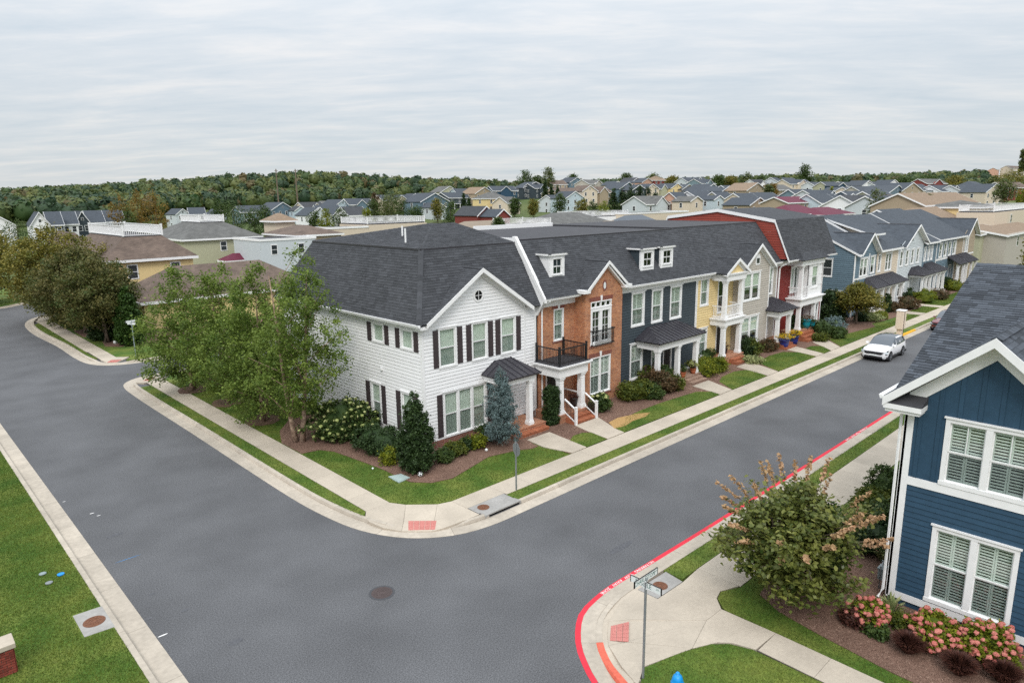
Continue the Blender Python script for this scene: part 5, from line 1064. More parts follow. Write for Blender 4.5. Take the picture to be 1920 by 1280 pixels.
# ================================================================ navy house at the right edge
Nv = thing('house', 'navy blue house with white trim and plantation shutters at the right edge', 'house', (27, 0, 0.1))
n1 = Face(21.5, 5.85, -90); core(Nv, [(21.68, 5.7), (36, 5.7), (36, -14), (21.68, -14)], 0.1, 6.5)
on = [(.99, 3.09, .6, 3.02), (1.0, 3.1, 4.3, 6.28), (5.2, 7.3, .6, 3.02), (5.2, 7.3, 4.3, 6.2)]
siding(n1, [(.1, .55), (12, .55), (12, 4.06), (.1, 4.06)], on, 'navy', Nv, .167, True, .024)
mb = MB()
for a0, b0, a1, b1, z0, z1 in bands([(.1, 4.3), (4.3, 4.3), (4.3, 6.4), (2.0, 8.35), (.1, 6.75)], sorted([4.3, 4.33, 6.25, 6.4, 6.75, 7.4, 8.35]), grow(on)): mb.hexa([n1.p(a0, z0, .012), n1.p(b0, z0, .012), n1.p(b0, z0, -.03), n1.p(a0, z0, -.03), n1.p(a1, z1, .012), n1.p(b1, z1, .012), n1.p(b1, z1, -.03), n1.p(a1, z1, -.03)])
for a0, b0, a1, b1, z0, z1 in bands([(4.3, 4.3), (12, 4.3), (12, 6.4), (4.3, 6.4)], [4.3, 4.33, 6.2, 6.4], grow(on)): n1.box(mb, a0, b0, z0, z1, -.03, .012)
gw = mb.build('gable_wall', 'navy', Nv)
for k in range(9):
    u = .36+.475*k; top = 8.55-.83*abs(u-2.0) if u < 4.3 else 6.4
    if u < 4.3: top = min(top, 8.35-.82*abs(u-2.0)-.05)
    for z0, z1 in ((4.31, 4.32), (4.31, min(top, 9))) if not (.95 < u+.055 and u-.055 < 3.14) else ((6.35, top),):
        if z1-z0 > .1: mb = MB(); n1.box(mb, u-.055, u+.055, z0, z1, .01, .034, 0, random.random()); mb.build('batten', 'navy', gw)
for q, g_, ps in ((on[0], None, .088), (on[1], (2, 1), .088), (on[2], None, .088), (on[3], (2, 1), .088)): window(n1, Nv, *q, 2, .115, 'louver', grid=g_, mull=.16, pitch=ps, cap=.04)
for r, nm in (((-.05, .2, .35, 6.42), 'corner_board'), ((.2, 12, 4.05, 4.3), 'belt_trim'), ((.2, 12, .34, .56), 'skirt_board')): trim(n1, Nv, [(*r, .04)], nm)
mb = MB(); n1.box(mb, 0, 12, 0, .35, -.15, -.02); mb.build('foundation', 'navy', Nv)
s1 = Face(36, 5.85, 180); siding(s1, [(0, .3), (14.4, .3), (14.4, 6.4), (0, 6.4)], [], 'navy', Nv, .152); trim(s1, Nv, [(13.9, 14.54, .3, 6.4)], 'corner_board')
EV, RZ = 6.5, 9.92; slope = (RZ-EV)/8.4
rf = MB(); XC = 21.56; ZC = EV+.56*slope; slabs(rf, [[(21.0, -14, EV), (21.0, 1.36, EV), (XC, 1.36, ZC), (XC, -14, ZC)], [(XC, -14, ZC), (XC, 6.3, ZC), (29.4, 6.3, RZ), (29.4, -14, RZ)], [(29.4, -14, RZ), (29.4, 6.3, RZ), (37.8, 6.3, EV), (37.8, -14, EV)]], .14); rfo = rf.build('roof', 'shingle_blue', Nv)
gp = [[(20.92, 6.34, 6.74), (20.92, 3.85, 8.78), (26.8, 3.85, 8.78), (22.0, 6.34, 6.74)], [(20.92, 1.36, 6.74), (22.0, 1.36, 6.74), (26.8, 3.85, 8.78), (20.92, 3.85, 8.78)]]
gr = MB(); slabs(gr, gp, .1); gro = gr.build('gable_roof', 'shingle_blue', Nv)
col_ = []; tabs_on(None, [(21.0, -0.6, EV), (21.0, 6.3, EV), (29.4, 6.3, RZ), (29.4, -0.6, RZ)], .147, .33, col_, .022)
def keeps(t):
    c = t[0][0]; x, y, z = c; zg = 8.78-(8.78-6.74)/2.49*abs(y-3.85)
    return (z > zg-.02 or x > 26.9 or abs(y-3.85) > 2.6) and not (x < 21.62 and y > 1.3)
col_ = [t for t in col_ if keeps(t)]
vis = lambda t: ((Vector(t[0][0])-Vector((0, 0, H))).length if t[0][0][1] > 2.2 else 99)
col_.sort(key=vis)
for vs_, fs_ in col_[:250]: m_ = MB(); m_.add(vs_, fs_, 0, random.random()); m_.build('shingle', 'shingle_navy', rfo)
m_ = MB()
for vs_, fs_ in col_[250:]: m_.add(vs_, fs_, 0, random.random())
o = m_.build('shingles', 'shingle_navy', rfo); o['kind'] = 'stuff'
m_ = MB(); tabs_on(m_, gp[0], .147, .33); tabs_on(m_, gp[1], .147, .33); o = m_.build('shingles', 'shingle_navy', gro); o['kind'] = 'stuff'
caps(Nv, [((20.95, 3.85, 8.78), (26.7, 3.85, 8.78)), ((29.4, 6.3, RZ), (29.4, -6, RZ))], 'shingle_navy', .15)
mb = MB()
for s in (-1, 1):
    a = Vector((20.88, 3.85+s*2.52, 6.72)); b = Vector((20.88, 3.85, 8.79)); k = Vector((0, 0, -.26)); mb.extr([a, b, b+k, a+k], (.05, 0, 0))
mb.build('rake_board', 'white_trim', Nv); mb = MB()
for s in (-1, 1):
    a = Vector((20.94, 3.85+s*2.45, 6.55)); b = Vector((20.94, 3.85, 8.56)); mb.extr([a, b, b+Vector((0, 0, -.05)), a+Vector((0, 0, -.05))], (.55, 0, 0))
mb.build('soffit', 'white_trim', Nv)
mb = MB(); [mb.extr([n1.p(2.0-s*1.98, 6.4, .03), n1.p(2.0, 8.1, .03), n1.p(2.0, 8.5, .03), n1.p(2.0-s*1.98, 6.83, .03)], n1.n*.02) for s in (-1, 1)]; mb.build('frieze_board', 'white_trim', Nv)
mb = MB(); mb.box(20.9, 21.48, 5.35, 6.34, 6.4, 6.55); mb.box(20.96, 21.48, 5.4, 6.3, 6.3, 6.4); mb.build('eave_return', 'white_trim', Nv); mb = MB(); mb.hexa([(20.9, 5.35, 6.552), (20.9, 6.3, 6.552), (21.48, 6.3, 6.552), (21.48, 5.35, 6.552), (20.9, 5.35, 6.57), (20.9, 6.3, 6.57), (21.48, 6.3, 6.78), (21.48, 5.35, 6.78)][::-1]); mb.build('return_roof', 'membrane', Nv)
gutterline(Nv, (20.92, 6.36, 6.76), (36, 6.36, 6.76), (0, 1, 0), .11, .13); downspout(Nv, [(21.4, 6.4, 6.6), (21.45, 5.98, 6.3), (21.45, 5.98, .5), (21.3, 6.05, .25)], .045)
mb = MB(); mb.tube([(21.3, 5.9, .22), (21.0, 5.85, .2)], .045, 6); mb.build('downspout', 'white_trim', Nv)

# ================================================================ houses behind the street
COLN = {'yellow_siding': 'yellow', 'sage': 'sage green', 'pale_blue': 'light blue', 'tan': 'tan', 'cream': 'cream', 'brick_red': 'red', 'white_siding': 'white', 'greige': 'beige', 'steel_blue': 'blue', 'slate_blue': 'dark blue', 'teal_grey': 'grey green', 'pale_grey': 'pale grey', 'peach': 'peach', 'navy': 'navy'}
ROOFN = {'shingle_brown': 'brown shingle roof', 'shingle_tan': 'tan shingle roof', 'shingle_grey': 'grey shingle roof', 'shingle_flat': 'dark grey roof', 'shingle_blue': 'slate grey roof', 'metal_brown': 'brown metal roof', 'metal_purple': 'plum metal roof', 'metal_blue': 'blue metal roof', 'membrane': 'flat roof'}
BG = []
wmb = MB(); wmb.box(-.55, .55, -.05, .05, -.8, .8, 0); wmb.box(-.43, .43, -.07, -.045, .04, .68, 1); wmb.box(-.43, .43, -.07, -.045, -.68, -.04, 1)
wo = wmb.build('window', ['white_trim', 'far_glass']); WME = wo.data; bpy.data.objects.remove(wo)
def bb(pxl, pxr, pye, dist, depth=9, wall='cream', rm='shingle_flat', kind='gx', rh=2.6, nw=3, floors=2, rot=0, h=None, ov=.35, label=None, deck=None, nside=1, name='house', cat='house', porch=False):
    """house whose left front eave corner is seen at a pixel, dist metres away; the front runs along the street grid (turned by rot)"""
    P = AT(pxl, pye, dist); ca, sa = math.cos(math.radians(rot)), math.sin(math.radians(rot)); ze = P.z
    d = _R*((pxr-960)/FPX)+_U*(-(pye-640)/FPX)+_F        # width from the right pixel
    det = ca*(-d.y)-(-d.x)*sa; w = ((-P.x)*(-d.y)-(-d.x)*(-P.y))/det
    w = min(max(w, 3.0), 40)
    Q = lambda x, y, z: (P.x+ca*x-sa*y, P.y+sa*x+ca*y, z)
    zb = min(tz(*Q(x, y, 0)[:2]) for x in (0, w) for y in (0, depth))-0.3
    if h: zb = ze-h
    g = 0
    t = thing(name, label or '', cat, Q(w/2, depth/2, zb)); mb = MB(); mb.box(0, w, 0, depth, zb, ze)
    pk = ze+rh
    if kind == 'gx': mb.extr([(0, 0, ze), (0, depth/2, pk-.15), (0, depth, ze)], (.1, 0, 0)); mb.extr([(w-.1, 0, ze), (w-.1, depth/2, pk-.15), (w-.1, depth, ze)], (.1, 0, 0))
    if kind == 'gy': mb.extr([(0, 0, ze), (w, 0, ze), (w/2, 0, pk-.15)], (0, .1, 0)); mb.extr([(0, depth-.1, ze), (w, depth-.1, ze), (w/2, depth-.1, pk-.15)], (0, .1, 0))
    mb.v = [Q(*v) for v in mb.v]; mb.build('wall', wall, t)
    o_ = ov; polys = []
    if kind == 'gx': polys = [[(-o_, -o_, ze-.1), (w+o_, -o_, ze-.1), (w+o_, depth/2, pk), (-o_, depth/2, pk)], [(-o_, depth/2, pk), (w+o_, depth/2, pk), (w+o_, depth+o_, ze-.1), (-o_, depth+o_, ze-.1)]]
    if kind == 'gy': polys = [[(-o_, -o_, ze-.1), (w/2, -o_, pk), (w/2, depth+o_, pk), (-o_, depth+o_, ze-.1)], [(w+o_, -o_, ze-.1), (w+o_, depth+o_, ze-.1), (w/2, depth+o_, pk), (w/2, -o_, pk)]]
    if kind in ('hip', 'deck'):
        i = deck or min(w, depth)/2
        if kind == 'hip': i = min(w, depth)/2
        A, B, Cc, D = (-o_, -o_, ze), (w+o_, -o_, ze), (w+o_, depth+o_, ze), (-o_, depth+o_, ze); a, b, c_, d_ = (i, i, pk), (w-i, i, pk), (w-i, depth-i, pk), (i, depth-i, pk)
        polys = [[A, B, b, a], [B, Cc, c_, b], [Cc, D, d_, c_], [D, A, a, d_]]; polys = [[q for k, q in enumerate(p) if q not in p[:k]] for p in polys]
    if polys: roof(t, [[Q(*q) for q in p] for p in polys], rm, None, .16)
    if kind in ('gx', 'gy', 'hip', 'deck'):
        mb = MB(); mb.box(-o_-.03, w+o_+.03, -o_-.04, -o_+.02, ze-.3, ze-.02)
        if kind == 'gy':
            mb = MB(); k = Vector((0, 0, -.28))
            for s in (-1, 1): a = Vector((w/2+s*(w/2+o_), -o_-.04, ze-.1)); b = Vector((w/2, -o_-.04, pk+.01)); mb.extr([a, b, b+k, a+k], (0, .06, 0))
        if kind == 'gx':
            k = Vector((0, 0, -.28))
            for x in (-o_-.04, w+o_): 
                for y_ in (-o_, depth+o_): mb.extr([Vector((x, y_, ze-.1)), Vector((x, depth/2, pk+.01)), Vector((x, depth/2, pk+.01))+k, Vector((x, y_, ze-.1))+k], (.05, 0, 0))
        if kind in ('hip', 'deck'): mb.box(-o_-.04, -o_+.02, -o_, depth+o_, ze-.3, ze-.02)
        mb.v = [Q(*v) for v in mb.v]; mb.build('fascia', 'white_trim', t)
    if kind == 'flat':
        mb = MB(); mb.box(-.1, w+.1, -.1, .12, ze, ze+.35); mb.box(-.1, .12, .12, depth, ze, ze+.35); mb.box(w-.12, w+.1, .12, depth, ze, ze+.35); mb.v = [Q(*v) for v in mb.v]; mb.build('coping', 'white_trim', t); mb = MB(); mb.box(.12, w-.12, .12, depth, ze, ze+.12); mb.v = [Q(*v) for v in mb.v]; mb.build('flat_roof', rm, t)
    if kind == 'deck' or kind == 'flatdeck':
        i = deck if kind == 'deck' else .3; zd = pk if kind == 'deck' else ze+.12; mb = MB(); mb.box(i, w-i, i, depth-i, zd-.15, zd+.06); mb.v = [Q(*v) for v in mb.v]; mb.build('roof_deck', 'membrane', t)
        cs = [(i, i), (w-i, i), (w-i, depth-i), (i, depth-i), (i, i)]
        for (a, b), (c_, d_) in zip(cs[:-1], cs[1:]): rail(t, Q(a, b, zd+.06), Q(c_, d_, zd+.06), 1.15, 'white_trim', None, .2, .05, .09, (1, 0), .18)
    if porch == 2 and kind == 'gx':
        c0, c1, zt_ = w*.28, w*.72, ze+min(rh-.3, w*.18); mb = MB(); mb.box(c0, c1, -.7, 0, zb, ze); mb.extr([(c0, -.7, ze), (c1, -.7, ze), ((c0+c1)/2, -.7, zt_)], (0, .7, 0)); mb.v = [Q(*v) for v in mb.v]; mb.build('gable_bay', wall, t); cm = (c0+c1)/2
        roof(t, [[Q(*q) for q in p] for p in ([(c0-.3, -1, ze-.2), (cm, -1, zt_+.1), (cm, depth*.4, zt_+.1), (c0-.3, depth*.4, ze-.2)], [(c1+.3, -1, ze-.2), (c1+.3, depth*.4, ze-.2), (cm, depth*.4, zt_+.1), (cm, -1, zt_+.1)])], rm, None, .14, 'gable_roof')
        mb = MB(); k = Vector((0, 0, -.26))
        for x in (c0-.3, c1+.3): a = Vector((x, -1.05, ze-.2)); b = Vector((cm, -1.05, zt_+.11)); mb.extr([a, b, b+k, a+k], (0, .05, 0))
        mb.v = [Q(*v) for v in mb.v]; mb.build('rake_board', 'white_trim', t)
    fh = 2.75
    for fl in range(floors):
        zc = ze-1.35-fl*fh
        if zc-1 < zb: break
        for k in range(nw): inst(WME, 'window', t, Q(w*(k+.5+(RNG.uniform(-.08, .08)))/nw, 0, zc), math.radians(rot))
        for k in range(nside): inst(WME, 'window', t, Q(0, depth*(k+.5)/nside, zc), math.radians(rot-90))
    if kind == 'gy' and rh > 2: inst(WME, 'window', t, Q(w/2, 0, ze+rh*.35), math.radians(rot), (.6, 1, .5))
    if porch == 1:
        mb = MB(); mb.box(w*.1, w*.9, -1.8, 0, ze-2.9, ze-2.7); [mb.box(w*q-.12, w*q+.12, -1.75, -1.5, zb, ze-2.9) for q in (.12, .37, .63, .88)]; mb.box(w*.1, w*.9, -1.8, 0, ze-5.6, ze-5.4); mb.v = [Q(*v) for v in mb.v]; mb.build('porch', 'white_trim', t)
    if label is None: BG.append((t, wall, rm, (pxl+pxr)/2, kind))
    return t, P, w, Q
# near middle ground
bb(203, 362, 489, 84.6, 19, 'yellow_siding', 'shingle_brown', 'deck', 2.3, 2, 1, ov=.45, label='yellow house with brown hip roof and white railed roof deck behind the dark trees', deck=2.3, nside=2)
bb(122, 180, 474, 112, 14, 'yellow_siding', 'shingle_brown', 'hip', 2.6, 1, 1, label='tan roofed house peeking out left of the yellow house')
bb(269, 590, 566, 75.5, 8.6, 'yellow_siding', 'shingle_brown', 'hip', 2.9, 0, 1, ov=.4, label='long low building with brown hip roof behind the birches', nside=0)
bb(344, 487, 449, 121.5, 17, 'sage', 'shingle_grey', 'deck', 2.4, 1, 1, ov=.45, label='sage green house with grey roof and white railed roof deck', deck=4.2, nside=1)
bb(426, 483, 489, 117, 3, 'sage', 'metal_purple', 'hip', 1.0, 2, 1, ov=.3, label='small plum roofed wing at the foot of the sage green house', h=3.5, nside=0)
bb(487, 592, 453, 112, 10, 'pale_grey', 'membrane', 'flat', 0, 2, 1, label='pale blue flat roofed building left of the white house roof', nside=0)
bb(516, 553, 414, 130, 4.8, 'cream', 'shingle_tan', 'hip', 1.3, 0, 1, ov=.5, label='square tan roof tower above the pale blue building', h=6, nside=0)
bb(556, 640, 441, 118, 12, 'tan', 'shingle_brown', 'hip', 1.4, 0, 1, label='low brown roofed building right of the tan tower', nside=0)
bb(618, 690, 430, 128, 8, 'cream', 'membrane', 'flat', 0, 0, 1, label='cream parapet building behind the white house roof', nside=0)
bb(688, 800, 422, 132, 10, 'cream', 'membrane', 'flatdeck', 0, 0, 1, label='cream building with a long white railed roof terrace', nside=0)
bb(866, 985, 440, 138, 9, 'tan', 'metal_brown', 'hip', 2.4, 0, 1, label='building with a brown standing seam metal roof', nside=0)
bb(977, 1036, 424, 140, 9, 'brick_red', 'membrane', 'flatdeck', 0, 3, 1, label='red building with a white railed roof deck behind the brick house', nside=0)
bb(895, 927, 404, 176, 9, 'brick_red', 'shingle_flat', 'gy', 2.3, 1, 1, label='red gabled rooftop house left of the red roof deck', nside=0)
bb(930, 956, 406, 172, 7, 'brick_red', 'shingle_blue', 'gy', 1.8, 1, 1, label='smaller red gable right beside the red gabled rooftop house', nside=0)
bb(1036, 1139, 420, 150, 10, 'white_siding', 'shingle_grey', 'hip', 2.2, 0, 1, ov=.6, label='white building with a grey hip roof right of the red roof deck', nside=0)
bb(1138, 1200, 437, 140, 8, 'tan', 'metal_brown', 'hip', 2.2, 0, 1, label='small rust brown metal roof behind the slate blue house', nside=0)
bb(1180, 1262, 432, 146, 10, 'pale_grey', 'metal_blue', 'hip', 2.9, 0, 1, label='dark blue standing seam metal roof left of the red gambrel', nside=0)
bb(1095, 1180, 408, 165, 9, 'white_siding', 'membrane', 'flatdeck', 0, 0, 1, label='white roof terrace with railings behind the dark blue metal roof', nside=0)
bb(1182, 1290, 402, 172, 9, 'cream', 'membrane', 'flat', 0, 0, 1, label='long white parapet wall left of the red gambrel peak', nside=0)
bb(1490, 1545, 402, 150, 8, 'tan', 'metal_purple', 'hip', 1.8, 0, 1, label='plum metal roof right of the red gambrel house', nside=0)
bb(1545, 1600, 403, 155, 8, 'pale_grey', 'metal_purple', 'hip', 1.4, 2, 1, label='dark purple metal roof beside the plum roof', nside=0)
bb(1478, 1522, 380, 205, 8, 'tan', 'metal_purple', 'gx', 1.6, 2, 1, label='raised plum metal roof further back', nside=0)
bb(1735, 1842, 385, 158, 10, 'tan', 'shingle_tan', 'gx', 2.4, 4, 1, label='tan building with a long tan shingle roof at right', nside=0)
bb(1745, 1872, 420, 140, 10, 'sage', 'shingle_tan', 'hip', 2.6, 0, 1, label='brown hip roof behind the tan townhouse', nside=0)
bb(1842, 1868, 388, 160, 10, 'yellow_siding', 'shingle_grey', 'hip', 1.2, 1, 1, label='pale yellow house right of the tan roofed building', nside=0)
bb(1838, 1890, 438, 128, 8, 'sage', 'shingle_tan', 'gx', .7, 0, 1, label='sage walled end house behind the round tree', nside=0)
bb(1866, 1925, 399, 152, 6, 'cream', 'shingle_grey', 'flatdeck', 0, 1, 1, label='cream house with a white railed roof deck at the right edge', h=4, nside=0)
bb(1888, 1960, 440, 130, 9, 'greige', 'shingle_tan', 'gx', .8, 2, 1, label='greige house with tan roof at the right edge', nside=0)
# white and navy terrace at the far left
for k, (a, b, w_, pk_) in enumerate(((-60, 30, 'white_siding', 'gy'), (58, 94, 'white_siding', 'gy'), (92, 118, 'slate_blue', 'gx'), (116, 146, 'white_siding', 'gx'), (143, 168, 'slate_blue', 'gy'), (166, 196, 'white_siding', 'gx'), (194, 234, 'pale_grey', 'gx'))):
    bb(a, b, 425-k*1.5, 205+k*6, 10, w_, 'shingle_blue', pk_, 3.4, 2 if k else 1, 3, label=('white gable end', 'white gabled unit', 'dark blue unit', 'white unit with two rows of windows', 'dark blue gabled unit', 'white unit next to the last', 'pale grey last unit')[k]+' of the distant townhouse terrace at far left', nside=0, rot=-4, name='townhouse', cat='townhouse')
# hillside houses, seen over the roofs
i_ = 0
for ln in FAR.replace('\n', '|').split('|'):
    a, b, e_, d, w_, r_, k_2 = ln.split(); a, b, e_, d = float(a), float(b), float(e_), float(d); far = d > 600
    wid = (b-a)*d/FPX; i_ += 1
    bb(a, b, e_, d, min(9.5, wid*1.1+2), w_, r_, k_2, min(3.2, wid*.36) if k_2 == 'gy' else 2.6, max(1, int(wid/2.6)), 2, rot=0 if d < 260 else (i_*37 % 5-2)*7, nside=1 if not far else 0, porch=(1 if i_ % 4 == 1 else 2 if i_ % 4 in (0, 3) and wid > 7 else 0) if k_2 == 'gx' else 0)
grp = {}
for t, wall, rm, px, kind in BG: grp.setdefault((wall, rm, kind), []).append((px, t))
ORD = ['first', 'second', 'third', 'fourth', 'fifth', 'sixth', 'seventh', 'eighth', 'ninth', 'tenth', 'eleventh', 'twelfth', 'thirteenth', 'fourteenth']
for (wall, rm, kind), l in grp.items():
    l.sort(key=lambda q: q[0])
    base = f"distant {COLN[wall]} {dict(gx='broadside', gy='gable fronted', hip='hip roofed')[kind]} house, {ROOFN[rm]}"
    for k, (px, t) in enumerate(l):
        t['label'] = base+(' on the hillside' if len(l) == 1 else f", {ORD[k]} such from the left"); t['group'] = 'houses on the hillside'
# ================================================================ vegetation
def leaves(Cn, R_, per, size, tint_c, spread=0.25, droop=0.0, up=0.35, ar=0.62):
    """rhombic leaves scattered round cluster centres; returns verts, faces, tint"""
    n = len(Cn)*per; c = np.repeat(Cn, per, 0); r = np.repeat(R_, per)
    p = c+RNG.normal(0, 1, (n, 3))*r[:, None]*np.array([.5, .5, .42])
    nr = RNG.normal(0, 1, (n, 3)); nr[:, 2] = np.abs(nr[:, 2])+up; nr /= np.linalg.norm(nr, axis=1)[:, None]
    a = RNG.normal(0, 1, (n, 3)); a -= (a*nr).sum(1)[:, None]*nr; a /= np.linalg.norm(a, axis=1)[:, None]; b = np.cross(nr, a)
    s = size*RNG.uniform(.6, 1.25, n)[:, None]/2; fold = nr*s*.18
    V = np.stack([p-a*s, p-b*s*ar+fold, p+a*s, p+b*s*ar+fold], 1).reshape(-1, 3); F = np.arange(n*4).reshape(-1, 4)
    T = np.clip(np.repeat(tint_c, per)*.62+RNG.uniform(0, .38, n)+RNG.normal(0, spread*.3, n), 0, 1); return V, F, T
def crown_pts(n, x, y, z0, z1, prof, cx=0, cy=0, lump=.28, shell=.55, ex=1.0, ey=1.0):
    """random points inside a crown given by (height fraction, radius) pairs"""
    pt = np.array([q[0] for q in prof]); pr = np.array([q[1] for q in prof]); out = []
    ph = RNG.uniform(0, 6.28, 6)
    while len(out) < n:
        m = n*3; t = RNG.uniform(0, 1, m); R0 = np.interp(t, pt, pr); keep = RNG.uniform(0, 1, m)*pr.max()**1.5 < R0**1.5; t = t[keep]; R0 = R0[keep]; m = len(t)
        a = RNG.uniform(0, 2*math.pi, m); R0 = R0*(1+lump*(.6*np.sin(2*a+ph[0]+5*t)+.5*np.sin(3*a+ph[1]-9*t)+.4*np.sin(5*a+ph[2]+14*t)))
        r = R0*RNG.uniform(0, 1, m)**shell
        out += list(zip((x+cx*t+r*np.cos(a)*ex).tolist(), (y+cy*t+r*np.sin(a)*ey).tolist(), (z0+(z1-z0)*t).tolist()))
    return np.array(out[:n])
def foliage(par, name, pts, rad, per, size, m, up=.35, bias=0.0, ar=.62, zt=0.0):
    tc_ = np.clip(RNG.beta(1.6, 1.6, len(pts))+bias, 0, 1)
    V, F, T = leaves(pts, np.full(len(pts), rad)*RNG.uniform(.7, 1.3, len(pts)), per, size, tc_, up=up, ar=ar)
    return npmesh(name, V, F, T, m, par)
def tree(label, x, y, z0, h, prof, cz=.25, nc=260, per=26, size=.13, rad=.42, m='leaf_birch', bark='bark', trunks=((0, 0, 0, 0),), tr=.1, cat='tree', name='tree', group=None, lump=.28, shell=.55, cx=0, cy=0, limbs=22, bias=0, ex=1.0, ey=1.0):
    t = thing(name, label, cat, (x, y, z0), group); pts = crown_pts(nc, x, y, z0+h*cz, z0+h, prof, cx, cy, lump, shell, ex, ey); mb = MB(); tops = []
    for dx, dy, lx, ly in trunks:
        path = []; wob = (random.uniform(-.12, .12), random.uniform(-.12, .12))
        for k in range(7): f = k/6; path.append((x+dx+(lx+cx*.8)*f+wob[0]*math.sin(f*5), y+dy+(ly+cy*.8)*f+wob[1]*math.sin(f*4), z0-.05+h*.86*f))
        mb.tube(path, [tr*(1.25-.2*min(k, 1))*(1-k/6*.85) for k in range(7)], 8); tops.append(path)
    for i in range(limbs):
        path = tops[i % len(tops)]; q = Vector(pts[(i*11) % len(pts)].tolist()); zf = min(max((q.z-z0)/h-.18, .12), .75)/.86; k = min(int(zf*6), 5); a = Vector(path[k]).lerp(Vector(path[k+1]), zf*6-k); mid = a.lerp(q, .5)+Vector((0, 0, .12))
        mb.tube([a, mid, q], [tr*.34*(1-zf*.5), tr*.22*(1-zf*.5), tr*.06], 5)
    mb.build('trunk', bark, t, True); foliage(t, 'crown', pts, rad, per, size, m, bias=bias); return t
PB_ = [(0, .9), (.12, 1.75), (.3, 2.2), (.5, 2.05), (.72, 1.45), (.9, .75), (1, .15)]
gb = 'river birches beside the pavement'
tree('river birch with two pale trunks nearest the white house corner', 15.35, 32.1, .13, 10.2, PB_, .17, 330, 46, .15, .36, 'leaf_birch', 'bark_birch', ((0, 0, .5, -.1), (-.22, .25, -.9, .7)), .13, group=gb, cx=.45, cy=-.2, name='birch_tree', lump=.34, shell=.5)
tree('river birch second from the white house, taller with bushy low branches', 15.35, 36.9, .13, 9.4, [(0, 1.5), (.15, 2.3), (.4, 2.5), (.65, 1.8), (.88, .9), (1, .2)], .06, 440, 50, .155, .38, 'leaf_birch', 'bark_birch', ((0, 0, .2, 0), (.3, .2, .8, .3)), .12, group=gb, name='birch_tree', cx=.15)
tree('river birch third from the white house', 15.4, 42.0, .13, 8.8, [(0, 1.2), (.2, 2.3), (.45, 2.4), (.7, 1.6), (.9, .8), (1, .2)], .1, 380, 48, .16, .38, 'leaf_birch', 'bark_birch', ((0, 0, .3, .3), (.25, 0, -.6, .4)), .12, group=gb, name='birch_tree')
tree('river birch furthest from the white house, beside the alley', 14.9, 46.8, .13, 8.4, [(0, 1.8), (.2, 2.9), (.45, 2.7), (.7, 1.8), (.9, .9), (1, .2)], .08, 400, 48, .17, .4, 'leaf_birch', 'bark_birch', ((0, 0, .3, -.3), (.2, .2, .9, .3)), .12, group=gb, name='birch_tree', cx=-.2)
PD_ = [(0, 1.6), (.2, 3.0), (.45, 3.5), (.7, 2.9), (.9, 1.5), (1, .3)]
gd = 'dark trees on the far corner'
tree('dark brownish green tree nearest the arborvitae pair', 15.1, 69.0, .13, 7.7, PD_, .2, 460, 42, .23, .5, 'leaf_dark', 'bark', ((0, 0, .2, .2), (.2, .1, -.5, .2)), .15, group=gd, cx=-.3)
tree('dark brownish green tree in the middle of the far corner group', 14.9, 75.5, .13, 8.3, [(q, r*1.15) for q, r in PD_], .14, 520, 42, .24, .52, 'leaf_dark', 'bark', ((0, 0, 0, 0),), .15, group=gd, bias=.08)
tree('large olive and orange tinted tree at the left edge', 15.2, 86.5, .13, 9.9, [(q, r*1.45) for q, r in PD_], .1, 700, 44, .27, .62, 'leaf_olive', 'bark', ((0, 0, 0, 0), (.3, 0, 1, .5)), .18, group=gd)
tree('olive tree standing furthest back at the left edge', 10.2, 108.0, .13, 11.6, [(q, r*1.5) for q, r in PD_], .12, 460, 40, .36, .8, 'leaf_olive', 'bark', ((0, 0, 0, 0),), .2, group=gd)
tree('dark green low branched tree below the olive tree', 15.4, 80.5, .13, 7.4, [(q, r*1.1) for q, r in PD_], .08, 400, 40, .28, .62, 'leaf_dark', 'bark', ((0, 0, 0, 0),), .14, group=gd)

def shrub(label, x, y, z0, rx, ry, h, m, nc=90, per=22, size=.09, rad=.16, cat='shrub', name='shrub', group=None, prof=None, lump=.15, up=.3, bias=0, stems=5, shell=.42, core=.64):
    t = thing(name, label, cat, (x, y, z0), group); prof = prof or [(0, .55), (.2, .92), (.5, 1.0), (.78, .78), (.95, .4), (1, .2)]
    pts = crown_pts(nc, 0, 0, z0+h*.04, z0+h, [(q, r) for q, r in prof], lump=lump, shell=shell); pts = pts*np.array([rx, ry, 1])+np.array([x, y, 0])
    foliage(t, 'foliage', pts, rad, int(per*1.5), size*1.3, m, up, bias)
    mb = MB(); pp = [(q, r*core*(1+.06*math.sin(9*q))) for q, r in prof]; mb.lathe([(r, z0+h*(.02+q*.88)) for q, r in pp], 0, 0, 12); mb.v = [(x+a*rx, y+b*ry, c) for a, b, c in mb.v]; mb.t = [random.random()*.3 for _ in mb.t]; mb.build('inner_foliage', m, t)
    mb = MB()
    for k in range(stems): a = k*2.4; mb.tube([(x+.05*math.cos(a), y+.05*math.sin(a), z0-.05), (x+rx*.35*math.cos(a), y+ry*.35*math.sin(a), z0+h*.6)], [.022, .008], 5)
    mb.build('stem', 'bark', t)
    return t, pts
def cone(label, x, y, r, h, m, nc=300, per=26, size=.09, rad=.15, name='evergreen', group=None, prof=None, cat='evergreen', lump=.08, z0=.13):
    t, _ = shrub(label, x, y, z0, r, r, h, m, nc, per, size, rad, cat, name, group, prof or [(0, .8), (.08, 1), (.3, .98), (.6, .68), (.85, .36), (1, .06)], lump, .2, stems=1, shell=.35); return t
PZ = .15
cone('conical dark yew at the corner of the white house', 17.35, 24.75, .84, 3.7, 'leaf_evergreen', 420, 30, .09, .15, prof=[(0, .75), (.1, 1), (.35, .97), (.6, .72), (.8, .48), (.93, .26), (1, .1)], z0=PZ)
